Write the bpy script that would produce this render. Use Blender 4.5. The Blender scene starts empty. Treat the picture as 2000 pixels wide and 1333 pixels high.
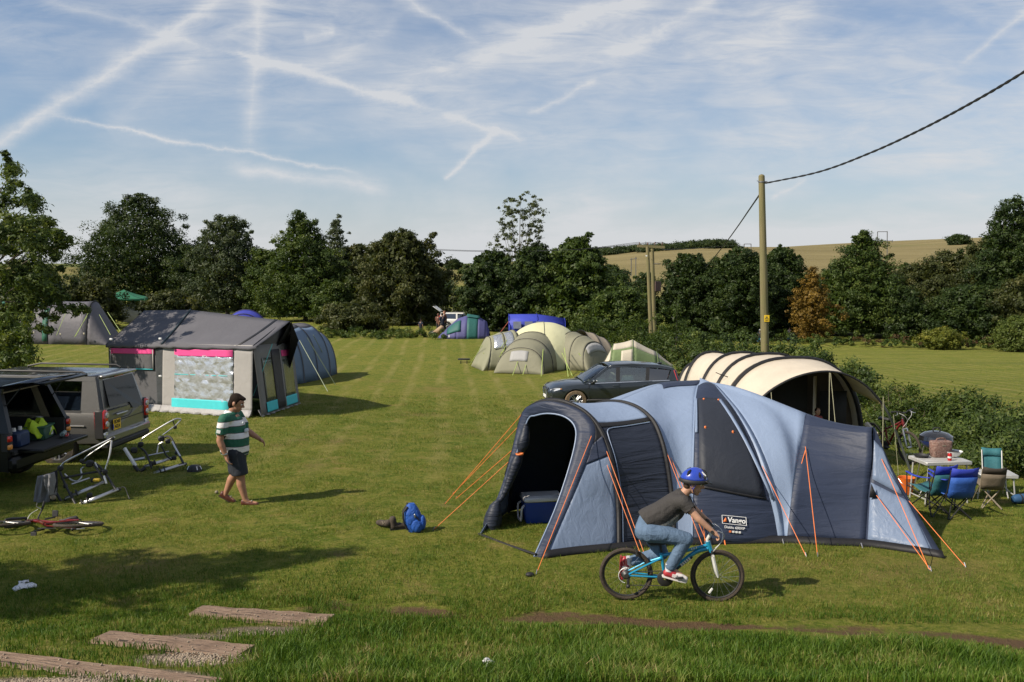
import bpy, bmesh, math, random
import numpy as np
from mathutils import Vector, Matrix
R = math.radians
random.seed(7)
rng = np.random.default_rng(11)
SC = bpy.context.scene
COL = SC.collection
# ------------------------------------------------------------------ camera, sky, sun
F, CX, CY, YH, CZ = 1800.0, 1000.0, 666.5, 520.0, 3.8
PITCH = math.atan((CY - YH) / F)
cam_d = bpy.data.cameras.new('camera'); cam = bpy.data.objects.new('camera', cam_d); COL.objects.link(cam)
cam.location = (0, 0, CZ); cam.rotation_euler = (math.pi / 2 - PITCH, 0, 0)
cam_d.sensor_width = 36; cam_d.lens = F / 2000 * 36; cam_d.clip_end = 6000; cam_d.clip_start = 0.1
SC.camera = cam
SUN_DIR = Vector((-0.84, -0.42, 0.0)).normalized(); SUN_EL = R(41)
sun_to = Vector((SUN_DIR.x * math.cos(SUN_EL), SUN_DIR.y * math.cos(SUN_EL), math.sin(SUN_EL)))
sd = bpy.data.lights.new('sun', 'SUN'); sun = bpy.data.objects.new('sun', sd); COL.objects.link(sun)
sd.energy = 5.0; sd.angle = R(0.6); sd.color = (1.0, 0.89, 0.73)
sun.rotation_euler = sun_to.to_track_quat('Z', 'Y').to_euler()
SC.view_settings.view_transform = 'Standard'; SC.view_settings.look = 'None'
SC.view_settings.gamma = 1.0; SC.view_settings.use_curve_mapping = False
SC.view_settings.exposure = 0.36
SC.cycles.max_bounces = 5; SC.cycles.diffuse_bounces = 2; SC.cycles.glossy_bounces = 2; SC.cycles.transmission_bounces = 3; SC.cycles.transparent_max_bounces = 12
SC.cycles.use_denoising = True

class NT:
    def __init__(s, tree): s.t = tree; s.n = tree.nodes; s.l = tree.links
    def node(s, typ, ins=None, **kw):
        n = s.n.new(typ)
        for k, v in kw.items(): setattr(n, k, v)
        for k, v in (ins or {}).items(): s.put(n.inputs[k], v)
        return n
    def put(s, sock, v):
        if isinstance(v, bpy.types.NodeSocket): s.l.new(v, sock)
        elif isinstance(v, bpy.types.Node): s.l.new(v.outputs[0], sock)
        else: sock.default_value = v
    def m(s, op, a, b=0.0, c=0.0, clamp=False):
        n = s.n.new('ShaderNodeMath'); n.operation = op; n.use_clamp = clamp
        for i, v in enumerate((a, b, c)): s.put(n.inputs[i], v)
        return n.outputs[0]
    def mixc(s, f, a, b, typ='MIX'):
        n = s.n.new('ShaderNodeMix'); n.data_type = 'RGBA'; n.blend_type = typ
        s.put(n.inputs[0], f)
        for i, v in ((6, a), (7, b)):
            if isinstance(v, tuple): v = (*v[:3], 1)
            s.put(n.inputs[i], v)
        return n.outputs[2]
    def ramp(s, f, stops, interp='LINEAR'):
        n = s.n.new('ShaderNodeValToRGB'); cr = n.color_ramp; cr.interpolation = interp
        while len(cr.elements) < len(stops): cr.elements.new(0.5)
        for e, (p, c) in zip(cr.elements, stops):
            e.position = p; e.color = (c, c, c, 1) if isinstance(c, (int, float)) else (*c, 1)
        s.put(n.inputs[0], f); return n.outputs[0]
    def noise(s, vec, scale, detail=4, rough=.55, dist=0.0):
        n = s.n.new('ShaderNodeTexNoise'); s.put(n.inputs['Vector'], vec); n.inputs['Scale'].default_value = scale
        n.inputs['Detail'].default_value = detail; n.inputs['Roughness'].default_value = rough
        n.inputs['Distortion'].default_value = dist
        return n.outputs[0]
    def mapping(s, vec, scale=(1, 1, 1), rot=(0, 0, 0), loc=(0, 0, 0)):
        n = s.n.new('ShaderNodeMapping'); s.put(n.inputs[0], vec)
        n.inputs['Scale'].default_value = scale; n.inputs['Rotation'].default_value = rot; n.inputs['Location'].default_value = loc
        return n.outputs[0]
    def xyz(s, vec):
        n = s.n.new('ShaderNodeSeparateXYZ'); s.put(n.inputs[0], vec); return n.outputs
    def comb(s, x, y, z):
        n = s.n.new('ShaderNodeCombineXYZ')
        for i, v in enumerate((x, y, z)): s.put(n.inputs[i], v)
        return n.outputs[0]

def ray(px, py):
    a = (px - CX) / F; b = (CY - py) / F
    return Vector((a, math.cos(PITCH) + b * math.sin(PITCH), -math.sin(PITCH) + b * math.cos(PITCH)))
def P(px, py, d):
    r = ray(px, py); return Vector((0, 0, CZ)) + r * (d / r.y)

# world: clear sky, thin cirrus and vapour trails laid out by compass direction
W = bpy.data.worlds.new('World'); SC.world = W; W.use_nodes = True
w = NT(W.node_tree); w.n.clear()
sky = w.node('ShaderNodeTexSky', sky_type='NISHITA', sun_disc=False)
sky.sun_elevation = SUN_EL; sky.sun_rotation = math.atan2(sun_to.x, sun_to.y)
sky.air_density = 1.0; sky.dust_density = 1.2; sky.ozone_density = 1.6; sky.altitude = 200
tc = w.node('ShaderNodeTexCoord').outputs['Generated']
X, Y, Z = w.xyz(tc)
ay = w.m('MAXIMUM', w.m('ABSOLUTE', Y), 0.12)
U = w.m('DIVIDE', X, ay); V = w.m('DIVIDE', Z, ay)
UV = w.comb(U, V, w.m('MULTIPLY', w.m('SIGN', Y), 3.0))
wn = w.node('ShaderNodeTexNoise', {'Vector': UV, 'Scale': 8.0, 'Detail': 6.0, 'Roughness': .72})
off = w.node('ShaderNodeVectorMath', {0: wn.outputs['Color'], 1: (.5, .5, .5)}, operation='SUBTRACT').outputs[0]
off = w.node('ShaderNodeVectorMath', {0: off, 1: (.030, .030, 0)}, operation='MULTIPLY').outputs[0]
UW = w.node('ShaderNodeVectorMath', {0: off, 1: w.comb(U, V, 1.0)}, operation='ADD').outputs[0]
def uv(px, py): r = ray(px, py); return r.x / r.y, r.z / r.y
fib = w.noise(w.mapping(w.comb(U, V, 0.0), scale=(4.5, 24, 1), rot=(0, 0, R(-32))), 2.2, 6, .68, .6)
big = w.noise(w.mapping(w.comb(U, V, 0.0), scale=(1.6, 3.4, 1), rot=(0, 0, R(-18)), loc=(3.1, 1.7, 0)), 1.9, 5, .55, .3)
def trail(p0, p1, wa, wb, amt, acc):
    (u0, v0), (u1, v1) = uv(*p0), uv(*p1)
    dx, dy = u1 - u0, v1 - v0; L = math.hypot(dx, dy); dx /= L; dy /= L
    dot = lambda v: w.node('ShaderNodeVectorMath', {0: UW, 1: v}, operation='DOT_PRODUCT').outputs['Value']
    t = dot((dx / L, dy / L, -(u0 * dx + v0 * dy) / L)); wid = (wa + wb) / 2 / F * 1.5
    s_ = w.m('ABSOLUTE', dot((-dy / wid, dx / wid, (u0 * dy - v0 * dx) / wid)))
    body = w.m('SUBTRACT', 1.0, w.m('MULTIPLY', s_, .62), clamp=True); body = w.m('MULTIPLY', body, body)
    ends = w.m('MULTIPLY', w.m('MULTIPLY', t, w.m('SUBTRACT', 1.0, t)), 9.0, clamp=True)
    return w.m('MULTIPLY_ADD', w.m('MULTIPLY', body, ends), amt, acc)
TR = [((-60, 312), (470, -22), 15, 15, .95), ((200, 252), (400, 96), 40, 40, .40), ((330, 150), (560, -10), 40, 40, .34), ((60, -10), (440, 100), 11, 11, .42),
      ((420, 92), (860, 224), 8, 8, .85), ((510, -20), (498, 150), 13, 13, .5), ((498, 120), (488, 300), 17, 17, .5), ((90, 226), (720, 346), 4, 4, .7), ((60, 220), (400, 285), 16, 16, .2),
      ((430, 328), (770, 372), 11, 11, .6), ((975, 254), (905, 302), 6, 6, .8), ((912, 296), (860, 350), 5, 5, .7), ((760, -14), (940, 88), 9, 9, .5),
      ((700, 206), (1330, -40), 46, 46, .42), ((900, 132), (1270, -14), 16, 16, .5), ((1010, 82), (1180, 14), 10, 10, .4), ((1180, 112), (1420, -8), 16, 16, .55), ((1270, 70), (1410, 20), 22, 22, .3),
      ((850, 228), (1030, 274), 5, 5, .45), ((1870, 128), (2050, -10), 7, 7, .5), ((1030, 224), (1170, 144), 6, 6, .5),
      ((590, 152), (860, -20), 36, 36, .28), ((1500, 392), (1575, 348), 5, 5, .4), ((-40, 75), (260, 108), 22, 22, .28), ((590, 80), (660, 60), 10, 10, .4), ((640, 130), (780, 40), 16, 16, .25)]
tot = 0.0
for a in TR: tot = trail(*a, tot)
tot = w.m('MULTIPLY', tot, w.m('ADD', .10, w.m('MULTIPLY', fib, 1.6)))
# thin veil of cirrus, thicker to the right and towards the skyline
veil = w.m('MULTIPLY', w.ramp(big, [(.34, 0.0), (.62, 1.0)]), w.m('ADD', -.25, w.m('MULTIPLY', fib, 2.0), clamp=True))
side = w.m('ADD', .46, w.m('MULTIPLY', U, .9), clamp=True)
veil = w.m('ADD', w.m('MULTIPLY', veil, w.m('ADD', .36, w.m('MULTIPLY', side, .62))), w.m('MULTIPLY', side, .12))
low = w.ramp(V, [(0.0, .80), (.05, .55), (.12, .24), (.3, .02)])
cov = w.m('MINIMUM', w.m('ADD', w.m('ADD', veil, low), w.m('MULTIPLY', tot, .70)), .92)
blue = w.mixc(1.0, sky.outputs[0], (.72, 0.93, 1.12), 'MULTIPLY')
skyc = w.mixc(cov, blue, (7.0, 7.12, 7.35))
SKY_STRENGTH = 0.076
bg = w.node('ShaderNodeBackground', {'Color': skyc, 'Strength': SKY_STRENGTH})
w.l.new(bg.outputs[0], w.node('ShaderNodeOutputWorld').inputs[0])

# ------------------------------------------------------------------ terrain height
_k = [(-50, 1.6), (2, 1.72), (4.5, 2.3), (7.0, 3.2), (9.0, 3.62), (9.8, 3.7), (12, 3.72), (14, 3.78), (20, 4.02), (26, 4.4), (31, 4.75), (40, 4.88), (70, 5.1), (100, 5.3),
      (150, 5.0), (250, 4.0), (420, 2.0), (700, .6), (1500, -4), (4000, -10)]
_d = np.concatenate([np.arange(-50, 120, .1), np.arange(120, 4000, 2.)])
_h = np.interp(_d, [a for a, b in _k], [b for a, b in _k])
_hs = np.convolve(np.pad(_h[:1700], 9, mode='edge'), np.ones(19) / 19, 'valid'); _h[:1700] = _hs
def sstep(a, b, x): t = np.clip((x - a) / (b - a), 0, 1); return t * t * (3 - 2 * t)
def vn(x, y, s, seed=0):
    return (np.sin(x * s + 1.3 * seed + 1.7 * np.sin(y * s * .61 + seed)) + np.sin(y * s * 1.13 + 2.1 * seed + 1.9 * np.sin(x * s * .47 + 2 * seed))) * .5
def gz(x, y):
    x = np.asarray(x, float); y = np.asarray(y, float)
    z = CZ - np.interp(y, _d, _h)
    near = sstep(25, 8, y)
    z = z + near * (0.025 * vn(x, y, 1.1, 3) + 0.012 * vn(x, y, 3.1, 5)) + (1 - near) * .05 * vn(x, y, .25, 8)
    hx = np.interp(y, [0, 14, 20, 36, 50, 66, 90, 130], [10.5, 10.5, 10, 11, 9.5, 7.5, 6.5, 6.5])      # the hedge line
    drop = sstep(0, 11, x - hx) * np.clip((y - 13) * .045, 0, 4.2) * sstep(400, 150, y)
    z = z - drop
    crest = 15 + 12 * sstep(250, 480, x) + 2 * vn(x, y, .004, 2)
    hill = sstep(230, 760, y + .2 * x) * crest * sstep(-60, 140, x)
    return z + hill
def gz1(x, y): return float(gz(x, y))
def G(px, py):
    r = ray(px, py); o = Vector((0, 0, CZ)); t = 2.0
    last = t
    while t < 1400:
        q = o + r * t
        if q.z < gz1(q.x, q.y): break
        last = t; t *= 1.02
    a, b = last, t
    for _ in range(30):
        c = (a + b) / 2; q = o + r * c
        if q.z < gz1(q.x, q.y): b = c
        else: a = c
    return o + r * b
def gd(px, py): return G(px, py).y
def on(x, y, dz=0): return Vector((x, y, gz1(x, y) + dz))
def col_at(px, d): return (px - CX) / F * d / (math.cos(PITCH)) * 1.0    # x of a column at depth d (close enough)

# ------------------------------------------------------------------ object helpers
XF = {}
def put(o, parent=None):
    COL.objects.link(o)
    if parent is not None: o.parent = parent
    return o
def tag(o, label=None, cat=None, group=None, kind=None):
    if label: o['label'] = label
    if cat: o['category'] = cat
    if group: o['group'] = group
    if kind: o['kind'] = kind
    return o
def thing(name, label, cat, loc=(0, 0, 0), rz=0.0, group=None, rot=None, scale=1.0):
    o = bpy.data.objects.new(name, None); COL.objects.link(o); o.empty_display_size = .2
    o.location = loc; o.rotation_euler = rot if rot else (0, 0, rz); o.scale = (scale,) * 3
    XF[o.name] = Matrix.LocRotScale(Vector(loc), o.rotation_euler, o.scale)
    return tag(o, label, cat, group)
def xinv(parent):
    return XF[parent.name].inverted() if parent is not None and parent.name in XF else Matrix()
def frame_of(d):
    d = d.normalized(); a = Vector((0, 0, 1)) if abs(d.z) < .95 else Vector((1, 0, 0))
    u = d.cross(a).normalized(); return u, d.cross(u).normalized()
def V3(p): return p if isinstance(p, Vector) else Vector(p)
class MB:
    def __init__(s): s.v = []; s.f = []; s.m = []
    def add(s, vs, fs, mi=0):
        o = len(s.v); s.v += [tuple(v) for v in vs]
        for f in fs: s.f.append(tuple(i + o for i in f)); s.m.append(mi)
        return s
    def box(s, c, d, rot=None, mi=0, bev=0.0):
        c = V3(c); hx, hy, hz = d[0] / 2, d[1] / 2, d[2] / 2
        M = rot.to_matrix() if hasattr(rot, 'to_matrix') else rot
        if bev > 0:
            b = min(bev, hx * .9, hy * .9, hz * .9); vs = []
            for sx in (-1, 1):
                for sy in (-1, 1):
                    for sz in (-1, 1):
                        vs += [Vector((sx * hx, sy * (hy - b), sz * (hz - b))), Vector((sx * (hx - b), sy * hy, sz * (hz - b))), Vector((sx * (hx - b), sy * (hy - b), sz * hz))]
            bm = bmesh.new()
            for v in vs: bm.verts.new(v)
            r = bmesh.ops.convex_hull(bm, input=bm.verts); bm.verts.index_update()
            fs = [tuple(v.index for v in f.verts) for f in bm.faces]; vs = [v.co.copy() for v in bm.verts]; bm.free()
        else:
            vs = [Vector((x * hx, y * hy, z * hz)) for x in (-1, 1) for y in (-1, 1) for z in (-1, 1)]
            fs = [(0, 1, 3, 2), (4, 6, 7, 5), (0, 4, 5, 1), (2, 3, 7, 6), (0, 2, 6, 4), (1, 5, 7, 3)]
        if M is not None: vs = [M @ v for v in vs]
        return s.add([v + c for v in vs], fs, mi)
    def tube(s, pts, r, n=8, cap=True, mi=0, flat=1.0):
        pts = [V3(p) for p in pts]; N = len(pts)
        rs = r if isinstance(r, (list, tuple)) else [r] * N
        vs = []; fs = []; pu = None
        for i, p in enumerate(pts):
            d = pts[min(i + 1, N - 1)] - pts[max(i - 1, 0)]
            if d.length < 1e-9: d = Vector((0, 0, 1))
            u, v = frame_of(d)
            if pu is not None:
                u = (pu - d.normalized() * pu.dot(d.normalized()))
                u = u.normalized() if u.length > 1e-6 else frame_of(d)[0]; v = d.normalized().cross(u)
            pu = u
            for k in range(n):
                a = 2 * math.pi * k / n; vs.append(p + u * (math.cos(a) * rs[i]) + v * (math.sin(a) * rs[i] * flat))
        for i in range(N - 1):
            for k in range(n):
                k2 = (k + 1) % n; fs.append((i * n + k, i * n + k2, (i + 1) * n + k2, (i + 1) * n + k))
        if cap: fs += [tuple(range(n - 1, -1, -1)), tuple(range((N - 1) * n, N * n))]
        return s.add(vs, fs, mi)
    def lathe(s, prof, n=24, M=None, mi=0, a0=0, a1=2 * math.pi):
        full = abs(a1 - a0 - 2 * math.pi) < 1e-6; k = n if full else n + 1; vs = []; fs = []
        for (r, z) in prof:
            for i in range(k):
                a = a0 + (a1 - a0) * i / n; vs.append(Vector((r * math.cos(a), r * math.sin(a), z)))
        for j in range(len(prof) - 1):
            for i in range(n):
                i2 = (i + 1) % k; fs.append((j * k + i, j * k + i2, (j + 1) * k + i2, (j + 1) * k + i))
        if M is not None: vs = [M @ v for v in vs]
        return s.add(vs, fs, mi)
    def ball(s, c, r, n=12, m=8, mi=0, M=None):
        if not isinstance(r, (tuple, list)): r = (r, r, r)
        vs = []; fs = []; c = V3(c)
        for j in range(m + 1):
            t = math.pi * j / m
            for i in range(n):
                a = 2 * math.pi * i / n
                q = Vector((r[0] * math.sin(t) * math.cos(a), r[1] * math.sin(t) * math.sin(a), r[2] * math.cos(t)))
                vs.append((M @ q if M is not None else q) + c)
        for j in range(m):
            for i in range(n): i2 = (i + 1) % n; fs.append((j * n + i, (j + 1) * n + i, (j + 1) * n + i2, j * n + i2))
        return s.add(vs, fs, mi)
    def grid(s, rows, mi=0, closed=False):
        n = len(rows[0]); vs = [p for r_ in rows for p in r_]; fs = []
        for i in range(len(rows) - 1):
            for j in range(n if closed else n - 1):
                j2 = (j + 1) % n; fs.append((i * n + j, i * n + j2, (i + 1) * n + j2, (i + 1) * n + j))
        return s.add(vs, fs, mi)
    def prism(s, poly, ext, mi=0):
        poly = [V3(p) for p in poly]; e = V3(ext); n = len(poly)
        vs = poly + [p + e for p in poly]
        fs = [tuple(range(n - 1, -1, -1)), tuple(range(n, 2 * n))] + [(i, (i + 1) % n, n + (i + 1) % n, n + i) for i in range(n)]
        return s.add(vs, fs, mi)
    def build(s, name, mats, parent=None, smooth=True, world=True, solid=0.0, angle=40):
        me = bpy.data.meshes.new(name)
        vs = s.v
        if parent is not None and world:
            M = xinv(parent); vs = [M @ Vector(v) for v in s.v]
        me.from_pydata([tuple(v) for v in vs], [], s.f)
        if not isinstance(mats, (list, tuple)): mats = [mats]
        for m in mats: me.materials.append(m)
        me.polygons.foreach_set('material_index', s.m)
        bm = bmesh.new(); bm.from_mesh(me)
        bmesh.ops.remove_doubles(bm, verts=bm.verts, dist=1e-5)
        bmesh.ops.recalc_face_normals(bm, faces=bm.faces)
        bm.to_mesh(me); bm.free()
        if smooth:
            me.polygons.foreach_set('use_smooth', [True] * len(me.polygons))
            try: me.set_sharp_from_angle(angle=R(angle))
            except Exception: pass
        o = bpy.data.objects.new(name, me); put(o, parent)
        if solid:
            md = o.modifiers.new('thickness', 'SOLIDIFY'); md.thickness = solid; md.offset = 0
        if parent is not None and parent.name in XF: XF[o.name] = XF[parent.name]
        return o
def part(name, parent, mat, fn, **kw):
    b = MB(); fn(b); return b.build(name, mat, parent, **kw)
def tubepart(name, parent, mat, pts, r, n=6, **kw):
    b = MB(); b.tube(pts, r, n); return b.build(name, mat, parent, **kw)
def cr(pts, n):
    """smooth curve through points, n samples"""
    pts = [V3(p) for p in pts]
    if len(pts) == 2: return [pts[0].lerp(pts[1], i / (n - 1)) for i in range(n)]
    q = [pts[0] * 2 - pts[1]] + pts + [pts[-1] * 2 - pts[-2]]; m = len(pts) - 1; out = []
    for i in range(n):
        t = i / (n - 1) * m; k = min(int(t), m - 1); t -= k
        a, b, c, d = q[k:k + 4]
        out.append(.5 * ((2 * b) + (c - a) * t + (2 * a - 5 * b + 4 * c - d) * t * t + (3 * b - a - 3 * c + d) * t ** 3))
    return out
def copy_tree(o, parent=None):
    c = o.copy(); COL.objects.link(c); c.parent = parent
    for ch in o.children: copy_tree(ch, c)
    return c

# ------------------------------------------------------------------ materials
MATS = {}
def pm(name, col, rough=.6, metal=0.0, var=.12, vs=6.0, bump=0.0, bs=40.0, spec=.5, coat=0.0, bscale=(1, 1, 1), dirt=None, transl=0.0, emis=None):
    m = bpy.data.materials.new(name); m.use_nodes = True; t = NT(m.node_tree)
    b = t.n['Principled BSDF']; tc = t.node('ShaderNodeTexCoord').outputs['Object']
    nz = t.noise(tc, vs, 5, .6)
    lo = tuple(max(0, c * (1 - var)) for c in col); hi = tuple(min(1, c * (1 + var)) for c in col)
    c = t.mixc(t.ramp(nz, [(.3, 0.0), (.7, 1.0)]), lo, hi)
    if dirt:
        dz = t.ramp(t.noise(tc, dirt[1], 6, .65), [(dirt[2], 0.0), (dirt[2] + .2, 1.0)]); c = t.mixc(dz, c, dirt[0])
    t.put(b.inputs['Base Color'], c)
    t.put(b.inputs['Roughness'], t.m('ADD', rough - .06, t.m('MULTIPLY', nz, .12)))
    b.inputs['Metallic'].default_value = metal; b.inputs['Specular IOR Level'].default_value = spec
    b.inputs['Coat Weight'].default_value = coat; b.inputs['Coat Roughness'].default_value = .05
    if bump:
        bp = t.node('ShaderNodeBump', {'Height': t.noise(t.mapping(tc, scale=bscale), bs, 6, .6), 'Strength': bump, 'Distance': .02})
        t.put(b.inputs['Normal'], bp.outputs[0])
    if transl:
        tr = t.node('ShaderNodeBsdfTranslucent', {'Color': c}); mx = t.node('ShaderNodeMixShader', {0: transl})
        t.l.new(b.outputs[0], mx.inputs[1]); t.l.new(tr.outputs[0], mx.inputs[2])
        t.l.new(mx.outputs[0], t.n['Material Output'].inputs[0])
    MATS[name] = m; return m
def cloth(name, col, rough=.62, wr=.5, var=.1, transl=.10, fs=(1, 1, 1), ws=3.0, rot=(0, 0, 0)):
    """tent cloth: creases and a faint weave"""
    m = bpy.data.materials.new(name); m.use_nodes = True; t = NT(m.node_tree)
    b = t.n['Principled BSDF']; tc = t.node('ShaderNodeTexCoord').outputs['Object']
    nz = t.noise(tc, 1.4, 5, .6)
    lo = tuple(c * (1 - var) for c in col); hi = tuple(min(1, c * (1 + var)) for c in col)
    c = t.mixc(t.ramp(nz, [(.3, 0.0), (.7, 1.0)]), lo, hi)
    grime = t.ramp(t.noise(tc, 3, 6, .65), [(.58, 0.0), (.85, .15)])
    c = t.mixc(grime, c, tuple(x * .7 + .02 for x in col))
    t.put(b.inputs['Base Color'], c); b.inputs['Roughness'].default_value = rough
    b.inputs['Specular IOR Level'].default_value = .35
    cre = t.noise(t.mapping(tc, scale=fs, rot=rot), ws, 5, .5, .8)
    fine = t.noise(tc, 26, 4, .6)
    hgt = t.m('ADD', cre, t.m('MULTIPLY', fine, .04))
    bp = t.node('ShaderNodeBump', {'Height': hgt, 'Strength': wr, 'Distance': .06}); t.put(b.inputs['Normal'], bp.outputs[0])
    if transl:
        tr = t.node('ShaderNodeBsdfTranslucent', {'Color': c, 'Normal': bp.outputs[0]}); mx = t.node('ShaderNodeMixShader', {0: transl})
        t.l.new(b.outputs[0], mx.inputs[1]); t.l.new(tr.outputs[0], mx.inputs[2]); t.l.new(mx.outputs[0], t.n['Material Output'].inputs[0])
    MATS[name] = m; return m
def glass(name, tint=(.75, .82, .8), a=.55, rough=.04):
    m = bpy.data.materials.new(name); m.use_nodes = True; t = NT(m.node_tree); t.n.clear()
    tr = t.node('ShaderNodeBsdfTransparent', {'Color': (*tint, 1)}); gl = t.node('ShaderNodeBsdfGlossy', {'Color': (1, 1, 1, 1), 'Roughness': rough})
    fr = t.node('ShaderNodeLayerWeight', {'Blend': a}); mx = t.node('ShaderNodeMixShader')
    t.put(mx.inputs[0], t.m('ADD', t.m('MULTIPLY', fr.outputs['Fresnel'], .9), .06, clamp=True))
    t.l.new(tr.outputs[0], mx.inputs[1]); t.l.new(gl.outputs[0], mx.inputs[2])
    t.l.new(mx.outputs[0], t.node('ShaderNodeOutputMaterial').inputs[0]); MATS[name] = m; return m
def leafmat(name, c0, c1, c2, tr=.35):
    m = bpy.data.materials.new(name); m.use_nodes = True; t = NT(m.node_tree); b = t.n['Principled BSDF']
    at = t.node('ShaderNodeAttribute', attribute_name='lv').outputs['Fac']
    c = t.ramp(at, [(0.0, c0), (.55, c1), (1.0, c2)])
    t.put(b.inputs['Base Color'], c); b.inputs['Roughness'].default_value = .55; b.inputs['Specular IOR Level'].default_value = .3
    tl = t.node('ShaderNodeBsdfTranslucent', {'Color': t.mixc(1.0, c, (1.25, 1.2, .55), 'MULTIPLY')}); mx = t.node('ShaderNodeMixShader', {0: tr})
    t.l.new(b.outputs[0], mx.inputs[1]); t.l.new(tl.outputs[0], mx.inputs[2]); t.l.new(mx.outputs[0], t.n['Material Output'].inputs[0])
    MATS[name] = m; return m
# ------------------------------------------------------------------ ground sheet
def np_mesh(name, verts, faces, mats, attrs=None, smooth=False):
    me = bpy.data.meshes.new(name); nv = len(verts); nf, k = faces.shape
    me.vertices.add(nv); me.vertices.foreach_set('co', np.ascontiguousarray(verts, dtype=np.float32).ravel())
    me.loops.add(nf * k); me.loops.foreach_set('vertex_index', np.ascontiguousarray(faces, dtype=np.int32).ravel())
    me.polygons.add(nf); me.polygons.foreach_set('loop_start', np.arange(0, nf * k, k, dtype=np.int32))
    me.polygons.foreach_set('loop_total', np.full(nf, k, dtype=np.int32))
    if smooth: me.polygons.foreach_set('use_smooth', np.ones(nf, dtype=bool))
    for n_, (dom, arr) in (attrs or {}).items():
        a = me.attributes.new(n_, 'FLOAT', dom); a.data.foreach_set('value', np.ascontiguousarray(arr, dtype=np.float32))
    for m in mats: me.materials.append(m)
    me.update(calc_edges=True); return me

PATH = [G(540, 1178), G(700, 1183), G(900, 1190), G(1200, 1206), G(1500, 1216), G(1700, 1230), G(1850, 1240), G(2000, 1248)]
_px = np.array([p.x for p in PATH]); _py = np.array([p.y for p in PATH])
def path_mask(x, y):
    yc = np.interp(x, _px, _py) + .06 * np.sin(x * 2.3) + .03 * np.sin(x * 6.1 + 1)
    wd = .24 + .07 * np.sin(x * 1.7 + .6) + .06 * np.sin(x * 4.3)
    yc = yc - .10
    wd = wd + .22 * np.exp(-((x - G(640, 1180).x) / .6) ** 2) + .16 * np.exp(-((x - G(1760, 1225).x) / .5) ** 2)
    brk = np.clip(.86 + .5 * vn(x, 0 * y, 2.3, 3) + .25 * vn(x, y, 5.1, 4), .3, 1)
    return brk * sstep(1.25, .45, np.abs(y - yc) / np.maximum(wd, .06)) * sstep(_px[0] - .5, _px[0] + .2, x)
STEP = [((397, 1186), (655, 1204)), ((217, 1236), (500, 1264)), ((-60, 1268), (440, 1330))]
def step_zone(x, y):
    a = G(470, 1225); b = G(230, 1300)
    m = 0
    for q, rx, ry in ((G(510, 1230), .62, .28), (G(380, 1284), .62, .42), (G(60, 1332), .9, .36), (G(380, 1243), .5, .2), (G(280, 1312), .7, .3)):
        m = np.maximum(m, np.exp(-(((x - q.x) / rx) ** 2 + ((y - q.y) / ry) ** 2) * 1.2))
    return m
mound = [(G(600, 720), 1), ]
def worn(x, y):
    """bare, yellowed spots of the pitch"""
    s = np.zeros_like(x)
    for (px, py, r_, a) in ((660, 862, .35, .8), (668, 865, .3, .6), (760, 745, .5, .5), (820, 810, .6, .6), (590, 860, .25, .9), (610, 910, .3, .6), (850, 760, .8, .5), (905, 845, .6, .5),
                            (300, 1095, .5, .5), (660, 1085, .12, 1.0), (690, 1000, .25, .5), (1750, 1120, .7, .5), (1850, 1110, .5, .6), (1500, 1120, .8, .4), (540, 870, .3, .6)):
        q = G(px, py); s = np.maximum(s, a * np.exp(-(((x - q.x) / r_) ** 2 + ((y - q.y) / (r_ * 1.2)) ** 2)))
    return s
ys = np.concatenate([np.arange(-40, 0, 2.5), np.arange(0, 6, .2), 6 * np.exp(np.arange(0, math.log(1500 / 6), .0115))])
us = np.linspace(-1, 1, 360)
YY, UU = np.meshgrid(ys, us, indexing='ij')
XX = UU * (np.maximum(YY, 0) * .95 + 14)
ZZ = gz(XX, YY)
dm = path_mask(XX, YY); sz = step_zone(XX, YY); wn = worn(XX, YY)
ZZ = ZZ - .03 * dm - .03 * np.clip(sz, 0, 1)
for (a_, c_) in STEP:                                             # the timbers are let into the bank
    A, B = G(*a_), G(*c_); ux, uy = B.x - A.x, B.y - A.y; L = math.hypot(ux, uy); ux /= L; uy /= L
    s_ = (XX - A.x) * ux + (YY - A.y) * uy; q_ = -(XX - A.x) * uy + (YY - A.y) * ux
    inn = (s_ > -.10) & (s_ < L + .10) & (q_ < .06) & (q_ > -.36)
    ZZ = np.where(inn, np.minimum(ZZ, A.z + (B.z - A.z) * np.clip(s_ / L, 0, 1) - .035), ZZ)
nr, nc = YY.shape
idx = np.arange(nr * nc).reshape(nr, nc)
fq = np.stack([idx[:-1, :-1], idx[:-1, 1:], idx[1:, 1:], idx[1:, :-1]], -1).reshape(-1, 4)

gm = bpy.data.materials.new('grass_ground'); gm.use_nodes = True; t = NT(gm.node_tree); b = t.n['Principled BSDF']
geo = t.node('ShaderNodeNewGeometry').outputs['Position']
gx, gy, gzv = t.xyz(geo)
n1 = t.noise(geo, .55, 5, .6); n2 = t.noise(geo, 3.2, 6, .65); n3 = t.noise(geo, 22.0, 5, .7); n4 = t.noise(geo, 90.0, 3, .6)
n5 = t.noise(geo, 9.0, 5, .7)
c = t.mixc(t.ramp(n1, [(.32, 0.0), (.68, 1.0)]), (0.099, 0.146, 0.0138), (0.178, 0.186, 0.0276))
c = t.mixc(t.ramp(n2, [(.46, 0.0), (.70, .8)]), c, (0.248, 0.216, 0.0483))
c = t.mixc(t.ramp(n2, [(.26, .85), (.44, 0.0)]), c, (0.061, 0.106, 0.0115))
c = t.mixc(t.ramp(n5, [(.50, 0.0), (.72, .8)]), c, (0.298, 0.258, 0.0667))
c = t.mixc(t.ramp(n5, [(.28, .85), (.46, 0.0)]), c, (0.043, 0.084, 0.0092))
c = t.mixc(t.ramp(n3, [(.5, 0.0), (.75, .7)]), c, (0.318, 0.258, 0.0897))
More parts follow.
